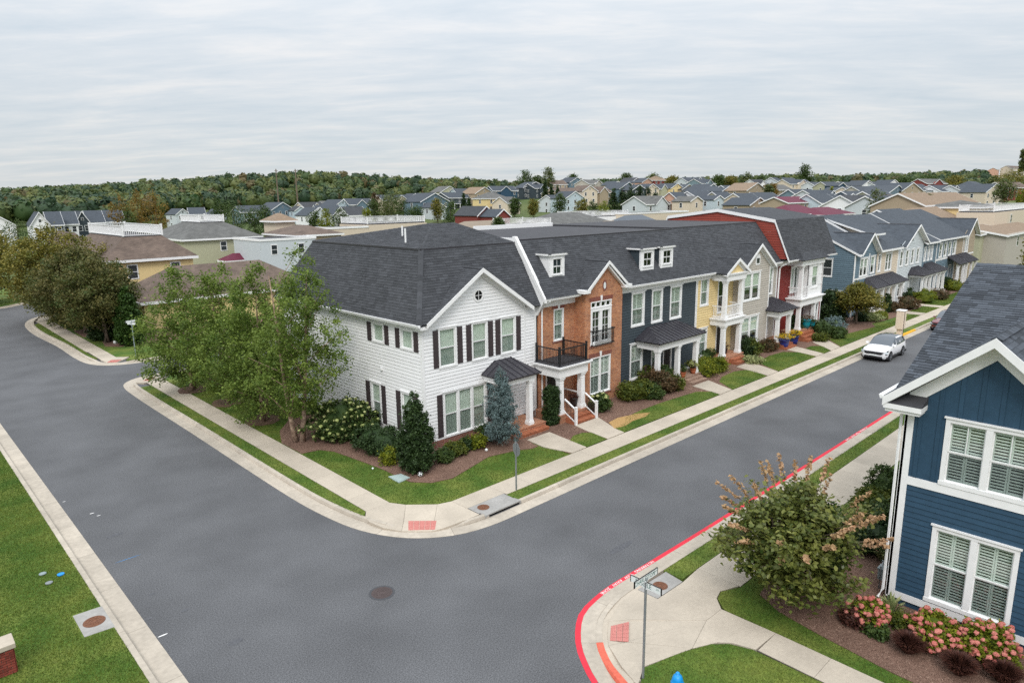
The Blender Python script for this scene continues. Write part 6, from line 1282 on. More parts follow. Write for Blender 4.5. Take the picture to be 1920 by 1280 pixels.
shrub('low dark evergreen hedge along the white house side wall', 17.55, 28.2, PZ, 1.25, 2.05, 1.15, 'leaf_evergreen', 230, 26, .085, .17, 'hedge', 'hedge', lump=.1)
def heads(t, pts, n, r, m, zmin, name='flower_head', cen=None):
    base = MB(); base.lathe([(.05, -.8), (.7, -.6), (1, 0), (.75, .6), (.15, .85)], n=9); bo = base.build(name, m); me = bo.data; bpy.data.objects.remove(bo)
    co = np.empty(len(me.vertices)*3, np.float32); me.vertices.foreach_get('co', co); co += RNG.normal(0, .13, len(co)).astype(np.float32); me.vertices.foreach_set('co', co)
    tt = me.attributes['tint'].data; [setattr(q, 'value', random.random()) for q in tt]
    me2 = []
    for k in range(3):
        c_ = me.copy(); [setattr(q, 'value', min(1, max(0, .3*k+random.uniform(0, .45)))) for q in c_.attributes['tint'].data]; me2.append(c_)
    L_ = sorted(pts.tolist(), key=lambda q: -(q[2]*.6-.25*(q[0]*.72+q[1]*.2)+random.uniform(0, .5)))[:n]
    ctr = pts.mean(0)
    for k, q in enumerate(L_):
        d = Vector(q)-Vector(ctr.tolist()); d.z = max(d.z, .05); d.normalize(); s = r*random.uniform(.8, 1.25); inst(me2[k % 3], name, t, Vector(q)+d*.12, random.uniform(0, 6), (s, s, s*.85))
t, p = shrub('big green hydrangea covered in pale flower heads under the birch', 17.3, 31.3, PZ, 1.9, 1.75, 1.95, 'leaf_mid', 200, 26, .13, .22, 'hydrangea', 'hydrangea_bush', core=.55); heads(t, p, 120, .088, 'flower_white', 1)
E_ = G
def gp_(px, py, z=.14): q = G(px, py, z); return q.x, q.y
sh = [('small yellow green shrub left of the conical yew', 737, 872, .42, .8, 'leaf_bright'), ('spreading green shrub right of the conical yew', 838, 868, .5, .6, 'leaf_mid'), ('round green shrub in front of the brick plinth', 862, 855, .55, .75, 'leaf_shrub'), ('small blackish shrub in front of the brick plinth', 879, 846, .32, .6, 'leaf_evergreen'),
      ('yellowing shrub left of the blue spruce', 900, 842, .5, .7, 'leaf_bright'), ('green shrub against the wall left of the spruce', 917, 828, .5, .85, 'leaf_mid')]
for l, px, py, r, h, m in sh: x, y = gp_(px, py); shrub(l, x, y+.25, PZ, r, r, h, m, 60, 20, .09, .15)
x, y = gp_(940, 835); t = thing('spruce_tree', 'small blue spruce in front of the white house porch', 'spruce', (x, y, PZ))
pts = crown_pts(420, x, y, PZ+.35, PZ+4.3, [(0, .6), (.1, .9), (.3, .92), (.55, .7), (.75, .4), (.9, .16), (1, .02)], lump=.42, shell=.6); foliage(t, 'crown', pts, .15, 48, .11, 'leaf_spruce', -.2, ar=.34); mb = MB(); mb.tube([(x, y, .1), (x, y, 2), (x+.03, y, 4.2)], [.07, .05, .01], 7)
for k in range(40): a = k*2.4; z = .5+k*.09; r = .95*(1-k/44); mb.tube([(x, y, z), (x+r*math.cos(a), y+r*math.sin(a), z+.1)], [.02, .004], 4)
mb.build('trunk', 'bark', t)
cone('square clipped dark green column beside the brick porch', 26.5, 24.75, .42, 2.15, 'leaf_evergreen', 240, 26, .08, .13, prof=[(0, .95), (.1, 1), (.9, 1), (1, .8)], lump=.04, z0=PZ)
t, p = shrub('round shrub with pale blooms right of the brick steps', 30.3, 24.35, PZ, .62, .6, 1.0, 'leaf_mid', 90, 24, .12, .17, 'hydrangea', 'hydrangea_bush'); heads(t, p, 9, .11, 'flower_white', 1)
sh = [('olive green shrub nearest the grey meter box', 1182, 752, .85, 1.1, 'leaf_shrub'), ('green shrub second from the grey meter box', 1206, 748, .85, 1.15, 'leaf_shrub'), ('taller bronze tipped shrub in the slate blue yard', 1232, 738, .95, 1.5, 'leaf_bronze'), ('dark green lower shrub in front of the bronze tipped one', 1228, 750, .6, .9, 'leaf_mid'), ('yellow green shrub against the slate blue wall', 1214, 724, .8, 1.2, 'leaf_shrub'),
      ('reddish brown shrub left of the slate blue steps', 1254, 738, .75, 1.2, 'leaf_bronze'), ('small round shrub left of the slate blue steps', 1270, 733, .55, .9, 'leaf_shrub'), ('green shrub between the porch columns of the slate blue house', 1250, 722, .6, 1.3, 'leaf_mid'),
      ('large bright green shrub right of the slate blue steps', 1322, 705, 1.1, 1.3, 'leaf_bright'), ('bright green shrub left of the yellow house steps', 1347, 698, .95, 1.1, 'leaf_bright'), ('dark green shrub against the yellow wall', 1322, 682, 1.1, 1.2, 'leaf_mid'), ('dark bronze shrub beside the yellow house column', 1337, 668, .7, 1.5, 'leaf_bronze'),
      ('round green shrub under the greige window', 1414, 668, .75, 1.3, 'leaf_shrub'), ('pale flecked shrub left of the teal door steps', 1445, 660, .75, 1.0, 'leaf_bronze'), ('grey green ground shrub beside the greige lawn', 1418, 682, .7, .4, 'leaf_variegated'), ('dark spreading shrub with red flecks beside the red house', 1545, 630, 1.3, 1.4, 'leaf_mid'),
      ('blue green shrub right of the red house steps', 1568, 622, 1.1, 1.3, 'leaf_spruce'), ('dark shrub near the red house lawn edge', 1575, 635, .9, .9, 'leaf_mid'), ('yellow flecked low shrub beside the red house steps', 1542, 640, .7, .6, 'leaf_shrub'), ('small dark ball shrub right of the crape tree', 1617, 603, .6, .8, 'leaf_evergreen'),
      ('second small ball shrub right of the crape tree', 1627, 600, .6, .8, 'leaf_mid'), ('straw coloured tuft near the crape tree', 1643, 603, .9, .7, 'leaf_variegated'), ('yellow tuft right of the straw coloured one', 1655, 598, .8, .6, 'leaf_bright'), ('rust red shrub beside the long metal porch', 1680, 585, 1.0, 1.0, 'leaf_bronze'), ('dark bronze shrub beside the long metal porch', 1706, 580, 1.3, 1.4, 'leaf_bronze'),
      ('bright yellow green shrub before the grey house', 1737, 568, 1.6, 1.5, 'leaf_bright'), ('bronze flowering shrub past the yellow green one', 1764, 562, 1.3, 1.2, 'leaf_bronze'), ('yellow green shrub beside the black bins', 1793, 545, 1.3, 1.3, 'leaf_bright'), ('dark round shrub near the black bins', 1779, 542, .8, 1.6, 'leaf_evergreen'), ('small dark conifer before the grey house window', 1708, 566, .6, 1.5, 'leaf_evergreen')]
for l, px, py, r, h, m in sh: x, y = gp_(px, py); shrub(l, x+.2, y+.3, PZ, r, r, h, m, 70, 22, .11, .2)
cone('upright dark evergreen under the greige window', *gp_(1397, 668), .55, 1.7, 'leaf_evergreen', 120, 22, .1, .16); cone('clipped dark column in front of the red house', *gp_(1489, 632), .6, 1.9, 'leaf_evergreen', 140, 24, .1, .16, prof=[(0, .95), (.1, 1), (.85, .95), (1, .6)])
cone('rounded conical yew beside the blue side wall', *gp_(1556, 603), 1.35, 3.3, 'leaf_evergreen', 260, 26, .14, .24, prof=[(0, .85), (.15, 1), (.5, .92), (.8, .55), (1, .15)]); cone('narrow dark evergreen beside the long porch', *gp_(1661, 585), .5, 2.1, 'leaf_evergreen', 90, 20, .12, .16)
x, y = gp_(1606, 607); tree('small spreading tree with dark leaves before the blue house', x, y, .14, 3.9, [(0, .9), (.2, 1.9), (.5, 2.15), (.8, 1.3), (1, .3)], .36, 260, 36, .2, .36, 'leaf_olive', 'bark', ((0, 0, .2, 0), (.05, .05, -.3, .2)), .06, lump=.2)
tree('big round olive tree behind the navy roof at right', 104, 13.5, .1, 8.6, [(0, 1.6), (.2, 3.6), (.5, 4.3), (.75, 3.4), (.93, 1.6), (1, .4)], .1, 520, 42, .36, .8, 'leaf_olive', 'bark', ((0, 0, 0, 0),), .2)
for l, y in (('arborvitae nearer the street, left one of the bright pair', 66.3), ('arborvitae of the bright pair, right one behind', 68.6)): cone(l, 16.35+(y-66)*.3, y, 1.05, 5.1, 'leaf_arborvitae', 420, 26, .16, .24, 'arborvitae', 'arborvitae pair', [(0, .85), (.1, 1), (.4, .95), (.7, .65), (.9, .3), (1, .05)], 'arborvitae')
cone('dark shadowy evergreen left of the arborvitae pair', 15.5, 70.6, 1.3, 3.6, 'leaf_evergreen', 240, 24, .17, .28)

# ---- the yard of the navy house
def big_tree():
    x, y, z0 = 19.75, 8.05, .14
    t = thing('redbud_tree', 'broad drooping tree with copper tipped leaves beside the navy house', 'tree', (x, y, z0)); prof = [(0, .9), (.12, 1.6), (.35, 2.15), (.6, 2.0), (.8, 1.35), (.93, .7), (1, .25)]
    pts = crown_pts(330, x, y, z0+.5, z0+3.75, prof, lump=.34, shell=.5); pts[:, 0] -= .1
    foliage(t, 'crown', pts, .32, 42, .165, 'leaf_redbud', .9, ar=.75); mb = MB()
    for dx, dy, lx, ly in ((0, 0, .3, .2), (.1, .05, -1.0, .4), (-.08, .1, .6, -.8)): mb.tube([(x+dx, y+dy, z0-.05), (x+dx+lx*.4, y+dy+ly*.4, z0+1.2), (x+dx+lx, y+dy+ly, z0+2.8)], [.09, .07, .03], 7)
    for i in range(60): q = pts[i*5]; mb.tube([(x, y, z0+1.2), ((x+q[0])/2, (y+q[1])/2, (z0+1.6+q[2])/2), tuple(q)], [.035, .022, .006], 5)
    V = []; Fs = []; Ts = []; ends = []
    for k in range(30):      # long shoots carrying rows of copper coloured leaves
        a = 2*math.pi*k*.381+random.uniform(-.15, .15); el = random.choice((-.1, .1, .25, .4, .6, .85, 1.1)); r0 = 1.75*math.cos(el*.8); z = z0+1.95+1.4*math.sin(el)+random.uniform(-.2, .2); A = Vector((x+r0*math.cos(a), y+r0*math.sin(a), z)); d = Vector((math.cos(a)*math.cos(el), math.sin(a)*math.cos(el), math.sin(el)*.9+.1)).normalized(); ln = random.uniform(.65, 1.0); B = A+d*ln
        mb.tube([Vector((x, y, z0+1.8)), A, B], [.02, .012, .004], 5); c = np.array([tuple(A+d*(ln*j/9)) for j in range(2, 10)]); v, f, tt = leaves(c, np.full(len(c), .07), 6, .135, np.full(len(c), random.uniform(0, 1)), up=.6, ar=.8); tt = tt if k % 5 < 3 else tt; Fs.append(f+sum(len(q) for q in V)); V.append(v); Ts.append(tt)
    mb.build('trunk', 'bark', t); npmesh('copper_leaves', np.concatenate(V), np.concatenate(Fs), np.concatenate(Ts), 'leaf_tip', t)
    m_ = MB(); m_.add([(0, -.08, 0), (.055, -.01, .015), (.04, .06, .01), (0, .085, -.01), (-.04, .06, .01), (-.055, -.01, .015)], [(0, 1, 2, 3), (0, 3, 4, 5)], 0, .5); lo = m_.build('leaf', 'leaf_redbud'); me = lo.data; bpy.data.objects.remove(lo); ms_ = []
    for tv in (.25, .5, .75, 1.0): c_ = me.copy(); [setattr(q, 'value', tv) for q in c_.attributes['tint'].data]; ms_.append(c_)
    o_ = crown_pts(1200, x, y, z0+.5, z0+3.8, [(q, r*1.03) for q, r in prof], lump=.3, shell=.05); cd = o_[:, 0]*.75+o_[:, 1]*.2-o_[:, 2]*.5; o_ = o_[np.argsort(cd)[:240]]
    for k, q in enumerate(o_.tolist()):
        o = inst(ms_[k % 4], 'leaf', t, q, random.uniform(0, 6.28), tilt=random.uniform(-.9, .2))
big_tree()
cone('narrow bright green arborvitae between the copper tipped tree and navy wall', 21.3, 7.65, .5, 2.6, 'leaf_arborvitae', 220, 24, .09, .13, prof=[(0, .85), (.1, 1), (.7, .9), (1, .3)])
for k, (px, py, s) in enumerate(((1625, 1168, .8), (1745, 1205, 1.0), (1848, 1232, 1.12))):
    x, y = gp_(px, py); t, p = shrub(('smallest pink hydrangea, next to the navy house corner', 'pink hydrangea under the navy house window, middle one', 'largest pink hydrangea, furthest right under the navy house window')[k], x+.1, y, PZ, .68*s, .62*s, .78*s, 'leaf_bright', int(150*s), 24, .085, .13, 'hydrangea', 'hydrangea_bush', 'pink hydrangeas', core=.55); heads(t, p, int(105*s), .072, 'flower_pink', 1)
def tuft(label, x, y, n, h, w, m, lean=.8, cat='grass clump', name='grass_clump', group=None, wd=.018):
    t = thing(name, label, cat, (x, y, PZ), group); a = RNG.uniform(0, 6.28, n); r = np.sqrt(RNG.uniform(0, 1, n)); hh = h*RNG.uniform(.6, 1.05, n); b = np.stack([x+.25*w*r*np.cos(a), y+.25*w*r*np.sin(a), np.full(n, PZ)], 1); tip = np.stack([x+w*r*np.cos(a), y+w*r*np.sin(a), PZ+hh*(1-.35*r)], 1); mid = b*.45+tip*.55+np.array([0, 0, 1])*(hh*.22)[:, None]; s = np.stack([-np.sin(a), np.cos(a), np.zeros(n)], 1)*wd
    V = np.stack([b-s, b+s, mid+s, mid-s, mid-s, mid+s, tip+s*.15, tip-s*.15], 1).reshape(-1, 3); npmesh('blades', V, np.arange(n*8).reshape(-1, 4), np.repeat(RNG.uniform(0, 1, n), 2), m, t); return t
for k, (px, py) in enumerate(((1703, 1222), (1797, 1262), (1880, 1278))): tuft(('round burgundy grass clump nearest the path corner', 'round burgundy grass clump, middle of the three', 'round burgundy grass clump at the bottom right edge')[k], *gp_(px, py), 1500, .62, .5, 'leaf_burgundy', group='burgundy grass clumps', wd=.011)
tuft('variegated strap leaved plant at the navy house downspout', *gp_(1668, 1152), 60, .75, .5, 'leaf_variegated', name='iris', cat='plant', wd=.03)
for l, px, py, r, h, m in (('small olive mound below the strap leaved plant', 1694, 1178, .26, .4, 'leaf_shrub'), ('low rosette plant in the mulch near the path', 1645, 1190, .24, .25, 'leaf_mid'), ('sparse twiggy shrub left of the smallest pink hydrangea', 1601, 1168, .35, .45, 'leaf_burgundy'), ('yellow green mound between the two right pink hydrangeas', 1788, 1212, .3, .35, 'leaf_shrub'), ('yellow mound below the largest pink hydrangea', 1877, 1252, .3, .35, 'leaf_bright'),
                           ('tall grassy shrub beside the navy house wall', 1650, 1010, .75, 1.5, 'leaf_mid'), ('dark green bush behind the copper tipped tree', 1640, 1035, .8, 1.2, 'leaf_evergreen'), ('rose bush with red flecks against the navy side wall', 1665, 940, .9, 1.5, 'leaf_mid'), ('loose green shrub at the sidewalk behind the copper tipped tree', 1640, 960, .9, .9, 'leaf_shrub')): x, y = gp_(px, py); shrub(l, x, min(y, 8.6), PZ, r, r, h, m, int(70+90*r), 26, .08, .14)
tuft('clump of tall ornamental grass beside the navy house', *gp_(1658, 1050), 260, 1.0, .7, 'leaf_variegated', wd=.014)

# ---- trees further off
far_t = '''228 418 175 7 gold 30|262 424 175 8 gold 34|295 424 178 8.5 gold 36|40 480 190 8 green 50|245 432 172 5 green 26|440 425 200 7 green 50|478 428 205 6 green 36|415 415 240 7 green 30|498 420 230 6 green 26
700 410 230 7 green 34|725 412 225 7.5 dark 30|752 408 228 7 green 34|735 400 250 8 dark 34|705 396 260 7 red 20|690 415 190 4 bright 22|780 412 235 5 green 30|845 417 200 6.5 green 34|612 420 180 4 bright 26|820 405 240 6 olive 24
870 398 280 8 conifer 10|880 402 275 7 conifer 9|965 398 260 6 green 22|1000 398 250 5 olive 22|1022 378 330 12 conifer 12|1034 380 325 10 conifer 12|1045 382 320 9 conifer 10|985 352 430 16 green 34|1028 350 430 18 dark 26|1008 352 440 12 green 24|1050 400 220 6 green 30|1090 402 215 5 olive 24
1130 414 180 5 bright 30|1112 412 185 5 green 24|1150 392 250 8 conifer 22|1166 391 250 8.5 conifer 22|1182 392 248 9 conifer 22|1198 391 250 9 conifer 22|1214 391 252 8 conifer 22|1228 391 252 7 conifer 20|1398 360 420 17 dark 24|1452 358 430 14 dark 28|1508 340 500 18 green 24|1492 352 480 10 green 26
1260 352 430 11 olive 24|1225 350 440 12 dark 26|1175 348 450 12 green 28|1345 350 430 10 green 26|1370 352 430 11 olive 26|1425 352 440 10 green 26|1075 346 460 11 green 24|1447 366 310 5 gold 22|1440 374 280 6 dark 20|1640 403 165 5.5 dark 28|1652 404 164 5 green 20|1735 398 175 5 dark 20|1500 380 280 4 green 18
1880 384 300 9 dark 30|1895 360 430 15 olive 44|1862 352 450 9 dark 26|1915 392 220 5 bright 20|1917 317 880 22 dark 12|1556 372 300 4 bright 14|1700 366 330 4 green 18|935 442 125 3.2 green 24|1790 352 480 10 olive 34|1740 350 490 10 green 36|1690 350 500 9 green 36|590 425 210 5 green 24|640 425 205 5 green 30'''
TK = dict(gold=('leaf_gold', 'golden autumn tree'), green=('leaf_mid', 'mid green leafy tree'), dark=('leaf_forest', 'dark green tree'), olive=('leaf_olive', 'olive brown tree'), bright=('leaf_bright', 'yellow green small tree'), red=('leaf_bronze', 'reddish tree'), conifer=('leaf_evergreen', 'dark conifer'))
ft = {}
for ln in far_t.replace('\n', '|').split('|'):
    px, py, d, h, k, w = ln.split(); px, py, d, h, w = map(float, (px, py, d, h, w)); h *= .64 if d > 400 and d < 800 else 1; P = AT(px, py, d); z = min(P.z, tz(P.x, P.y)) if d > 150 else P.z; r = w*d/FPX/2; hh = h+(P.z-z); m, lb = TK[k]
    if k == 'conifer': prof = [(0, .7), (.1, 1), (.5, .7), (.85, .25), (1, .03)]
    else: prof = [(0, .45), (.2, .85), (.5, 1.0), (.78, .72), (.94, .35), (1, .1)]
    t = tree('', P.x, P.y, z, hh, [(a, b*r) for a, b in prof], .12, 140, 20, .62*max(.55, d/330), max(.5, r*.32), m, 'bark', ((0, 0, 0, 0),), .16, limbs=6, group='trees among the distant houses', lump=.22); ft.setdefault(k, []).append((px, t))
ORT = ORD+['fifteenth', 'sixteenth', 'seventeenth', 'eighteenth', 'nineteenth', 'twentieth']+['%d' % i for i in range(21, 60)]
def th(i): return ORT[i] if i < 20 else f"{i+1}{'st' if (i+1) % 10 == 1 else 'nd' if (i+1) % 10 == 2 else 'rd' if (i+1) % 10 == 3 else 'th'}"
for k, l in ft.items():
    l.sort(key=lambda q: q[0])
    for i, (px, t) in enumerate(l): t['label'] = f"{TK[k][1]} among the distant houses"+(f', {th(i)} from the left' if len(l) > 1 else ''); t['name_'] = 0; del t['name_']
# ---- woods on the ridge
def wood(name, n, pxa, pxb, da, db, hmin, hmax, per=64, cond=None, m='leaf_forest'):
    bv, bf = [], []; sp = bmesh.new(); bmesh.ops.create_icosphere(sp, subdivisions=2, radius=1); sv = np.array([v.co[:] for v in sp.verts]); sf = np.array([[v.index for v in f.verts] for f in sp.faces]); sp.free()
    VV, FF, TT = [], [], []; cV, cF, cT = [], [], []; off = 0; offc = 0
    px = RNG.uniform(pxa, pxb, n); d = RNG.uniform(da, db, n)
    for i in range(n):
        dd = _R*((px[i]-960)/FPX)+_F; l = math.hypot(dd.x, dd.y); X, Y = dd.x/l*d[i], dd.y/l*d[i]
        if cond and not cond(px[i], d[i]): continue
        z = tz(X, Y); h = RNG.uniform(hmin, hmax); r = h*RNG.uniform(.3, .42); c = np.array([X, Y, z+h*.58]); t = np.clip(RNG.beta(1.3, 2.0)+(.55 if RNG.uniform() < .07 else 0), 0, 1)
        v = sv*(1+RNG.normal(0, .12, len(sv)))[:, None]*np.array([r*.86, r*.86, h*.36])+c; cV.append(v); cF.append(sf+offc); offc += len(v); cT.append(np.full(len(sf), t*.62+.08))
        u = RNG.normal(0, 1, (per, 3)); u /= np.linalg.norm(u, axis=1)[:, None]; u[:, 2] = np.where(u[:, 2] < -.35, -u[:, 2], u[:, 2]); p = c+u*np.array([r, r, h*.42])*RNG.uniform(.82, 1.1, (per, 1))
        nr = u+RNG.normal(0, .55, (per, 3)); nr /= np.linalg.norm(nr, axis=1)[:, None]; a = np.cross(nr, [0.1, .2, 1]); a /= np.linalg.norm(a, axis=1)[:, None]; b = np.cross(nr, a); s = (h*.085*RNG.uniform(.5, 1.5, per))[:, None]
        V = np.stack([p-a*s, p-b*s*.8, p+a*s, p+b*s*.8], 1).reshape(-1, 3); VV.append(V); FF.append(np.arange(per*4).reshape(-1, 4)+off); off += per*4; TT.append(np.clip(t*.62+RNG.uniform(-.08, .3, per), 0, 1))
    o = npmesh(name, np.concatenate(VV), np.concatenate(FF), np.concatenate(TT), m); o['kind'] = 'stuff'
    o = npmesh(name, np.concatenate(cV), np.concatenate(cF), np.concatenate(cT), m, smooth=True); o['kind'] = 'stuff'
L_ok = lambda p, d: d > 345+max(0, (p-250))*.33
R_ok = lambda p, d: not (1815 < p < 2010 and d > 560)
for m_, f_ in (('leaf_forest', .58), ('leaf_forest_deep', .35), ('leaf_rust', .07)):
    wood('woodland', int(2600*f_), -260, 1010, 345, 860, 7, 12.5, 44, L_ok, m_)
    wood('woodland', int(1800*f_), 960, 2150, 500, 900, 7, 11.5, 40, R_ok, m_)
wood('woodland', 500, -1500, 3600, 900, 1700, 9, 14, 30, lambda p, d: not 1700 < p < 2100, 'leaf_forest')
for l, px in (('left one of two thin rust brown poles rising from the ridge', 520), ('right one of two thin rust brown poles rising from the ridge', 556)):
    P = AT(px, 352, 420); z = tz(P.x, P.y); mb = MB(); mb.tube([(P.x, P.y, z), (P.x, P.y, AT(px, 317, 420).z)], [.45, .28], 6); mb.box(P.x-.9, P.x+.9, P.y-.15, P.y+.15, AT(px, 321, 420).z, AT(px, 320, 420).z); tag(mb.build('pole', 'bark'), l, 'pole', 'poles on the ridge')
# ================================================================ street furniture and small things
def ellipse_lid(name, label, cat, x, y, z, r, m, collar=None, group=None, rings=3):
    t = thing(name, label, cat, (x, y, z), group); mb = MB(); mb.lathe([(r, z-.02), (r, z+.008), (r*.93, z+.012), (.01, z+.012)], x, y, 32)
    for k in range(rings): q = r*(.82-.24*k); mb.lathe([(q, z+.01), (q, z+.018), (q-r*.08, z+.018), (q-r*.08, z+.01)], x, y, 28)
    mb.build('lid', m, t)
    if collar: mb = MB(); mb.lathe([(r*1.22, z-.03), (r*1.22, z+.006), (r*1.01, z+.006), (r*1.01, z-.03)], x, y, 32); mb.build('collar', collar, t)
    return t
ellipse_lid('manhole_cover', 'dark iron manhole cover in the middle of the crossing', 'manhole cover', 10.67, 17.48, .004, .34, 'dark_iron', 'asphalt_patch')
def slabbed(label, pts, mx, my, r, z=.135, nm='manhole_slab'):
    t = thing('manhole_cover', label, 'manhole cover', (mx, my, z)); mb = MB(); mb.prism(pts, -.05, z); mb.build('slab', 'concrete_grey', t); mb = MB(); mb.lathe([(r, z-.02), (r, z+.01), (r*.93, z+.014), (.01, z+.014)], mx, my, 32)
    for k in range(3): q = r*(.82-.24*k); mb.lathe([(q, z+.012), (q, z+.022), (q-r*.08, z+.022), (q-r*.08, z+.012)], mx, my, 28)
    mb.build('lid', 'rust_iron', t); return t
slabbed('rusty manhole cover in a grey slab on the left lawn', [(3.12, 22.95), (3.9, 22.9), (3.9, 21.42), (3.12, 21.5)], 3.52, 22.15, .3)
slabbed('rusty manhole cover in a grey slab at the street sign corner', [(18.05, 11.6), (17.92, 10.87), (16.54, 10.9), (16.52, 11.63)], 17.2, 11.24, .24)
t = slabbed('rusty manhole cover on the storm inlet slab at the white house corner', [(16.46, 19.33), (18.42, 19.2), (18.44, 20.0), (16.46, 20.0)], 16.95, 19.62, .25)
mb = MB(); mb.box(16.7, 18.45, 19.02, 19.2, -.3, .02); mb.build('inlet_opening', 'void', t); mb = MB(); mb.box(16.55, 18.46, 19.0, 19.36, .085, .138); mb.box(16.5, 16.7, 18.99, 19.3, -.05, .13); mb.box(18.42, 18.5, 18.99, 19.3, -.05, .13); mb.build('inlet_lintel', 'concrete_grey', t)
for l, px, py, m in (('grey utility lid in the left lawn, left of the three', 80, 1075, 'grey_box'), ('bright blue utility lid in the left lawn', 114, 1076, 'hydrant_blue'), ('grey utility lid in the left lawn, lowest of the three', 92, 1092, 'galvanised')): q = G(px, py, .15); ellipse_lid('valve_cover', l, 'lid', q.x, q.y, .16, .11, m, group='round lids in the lawn', rings=1)
P4 = [(727, 890), (745, 884), (768, 888), (752, 903)]; q4 = [tuple(G(a, b, .16)[:2]) for a, b in ((728, 893), (752, 888), (769, 895), (748, 904))]; t = thing('utility_box', 'flat pale green utility box lid in the lawn by the yew', 'utility box', (*q4[0], .1)); mb = MB(); mb.prism(q4, .08, .17); mb.build('rim', 'utility_lid', t); mb = MB(); c_ = Vector((sum(q[0] for q in q4)/4, sum(q[1] for q in q4)/4)); mb.prism([tuple(c_+(Vector(q)-c_)*.86) for q in q4], .16, .19); mb.build('lid', 'utility_lid', t)
# football in the bed
q = G(788, 889, .25); t = thing('football', 'black and white football lying in the mulch bed', 'ball', (q.x, q.y, .15)); sp = bmesh.new(); bmesh.ops.create_icosphere(sp, subdivisions=3, radius=.11); me = bpy.data.meshes.new('ball'); sp.to_mesh(me); sp.free()
me.materials.append(MATS['sign_white']); me.materials.append(MATS['black_metal']); ico = [Vector(v) for v in ((0, 1, 1.618), (0, -1, 1.618), (0, 1, -1.618), (0, -1, -1.618), (1, 1.618, 0), (-1, 1.618, 0), (1, -1.618, 0), (-1, -1.618, 0), (1.618, 0, 1), (-1.618, 0, 1), (1.618, 0, -1), (-1.618, 0, -1))]
for p in me.polygons: p.material_index = 1 if max(p.center.normalized().dot(v.normalized()) for v in ico) > .93 else 0; p.use_smooth = True
inst(me, 'ball', t, (q.x, q.y, .26))
# street name signs
def street_sign(label, x, y, z0, h, texts, post_m='galvanised'):
    t = thing('street_sign', label, 'street sign', (x, y, z0)); mb = MB(); mb.tube([(x, y, z0-.1), (x, y, z0+h+.05)], .034, 10); mb.lathe([(.05, z0+h+.05), (.04, z0+h+.09), (.01, z0+h+.1)], x, y, 10); mb.build('pole', post_m, t)
    for (txt, suf, ang, dz, L_) in texts:
        a = math.radians(ang); u = Vector((math.cos(a), math.sin(a), 0)); n = Vector((math.sin(a), -math.cos(a), 0)); c = Vector((x, y, z0+h+dz)); f = Face(x, y, ang); mb = MB(); f.box(mb, -L_/2, L_/2, z0+h+dz-.085, z0+h+dz+.085, -.013, .013); f.box(mb, -.05, .05, z0+h+dz-.1, z0+h+dz-.085, -.03, .03); pl = mb.build('sign_plate', 'sign_white', t)
        mb = MB()
        for q in (-L_/2, L_/2-.02): f.box(mb, q, q+.02, z0+h+dz-.09, z0+h+dz+.09, -.017, .017)
        f.box(mb, -L_/2, L_/2, z0+h+dz+.085, z0+h+dz+.093, -.016, .016); mb.build('sign_edge', 'black_metal', pl)
        if txt:
            for s in (1, -1):
                text_mesh(txt, .175, 'sign_green', pl, c+n*(s*.0145)+u*(-.07*s), u*s, (0, 0, 1), sx=.78); text_mesh(suf, .08, 'sign_green', pl, c+n*(s*.0145)+u*(s*(L_/2-.11))+Vector((0, 0, .02)), u*s, (0, 0, 1), sx=.8)
q = G(1205.6, 1269, .13); street_sign('street name sign with CHARLESTON and MYRTLE blades at the red kerb corner', q.x, q.y, .13, 2.78, (('CHARLESTON', 'PKWY', 0, .1, 1.0), ('MYRTLE', 'DR', -90, -.1, .95)))
q = G(255, 670, .13); street_sign('distant green street name sign beside the arborvitae corner', q.x, q.y, .13, 2.9, (('MYRTLE', 'DR', -60, -.1, .9), ('ALLEY', '', 10, .1, .9)) if False else (('', '', -60, -.1, .9), ('', '', 10, .1, .9)), 'grey_box')
# stop sign seen from behind
q = G(968, 918, .13); t = thing('stop_sign', 'grey back of a stop sign on a post at the corner', 'stop sign', (q.x, q.y, .13)); mb = MB(); mb.box(q.x-.03, q.x+.03, q.y-.02, q.y+.02, .05, 2.3); mb.build('post', 'bark_birch' if False else 'galvanised', t); mb = MB(); f = Face(q.x, q.y, 76); oc = [(.32*math.cos(math.radians(22.5+45*k)), 1.98+.32*math.sin(math.radians(22.5+45*k))) for k in range(8)]; mb.extr([f.p(u, z, .024) for u, z in oc], f.n*.006); sp_ = mb.build('sign_plate', 'galvanised', t); mb = MB(); mb.extr([f.p(u*.98, 1.98+(z-1.98)*.98, .0305) for u, z in oc], f.n*.002); mb.build('sign_face', 'red_paint', sp_); text_mesh('STOP', .26, 'sign_white', sp_, f.p(0, 1.98, .034), f.u, (0, 0, 1))
# hydrant
q = G(1271, 1292, .13); x, y = 13.12, 7.98; t = thing('fire_hydrant', 'bright blue and white fire hydrant in the corner lawn', 'fire hydrant', (x, y, .12)); mb = MB(); mb.lathe([(.16, .1), (.16, .16), (.11, .17), (.11, .2), (.115, .62), (.115, .64)], x, y, 20); mb.build('barrel', 'sign_white', t, True)
mb = MB(); mb.lathe([(.15, .62), (.165, .63), (.165, .68), (.145, .69), (.135, .78), (.105, .86), (.06, .9), (.05, .9), (.05, .95), (.03, .965)], x, y, 20); mb.build('bonnet', 'hydrant_blue', t, True)
for dx, dy, r in ((-1, 0, .055), (1, 0, .055), (0, -1, .075)): mb = MB(); mb.tube([(x+dx*.1, y+dy*.1, .52), (x+dx*.19, y+dy*.19, .52)], r, 12); mb.tube([(x+dx*.19, y+dy*.19, .52), (x+dx*.22, y+dy*.22, .52)], r*1.15, 8); mb.build('nozzle_cap', 'hydrant_blue', t)
f = Face(x-.13, y-.08, -52); mb = MB(); 
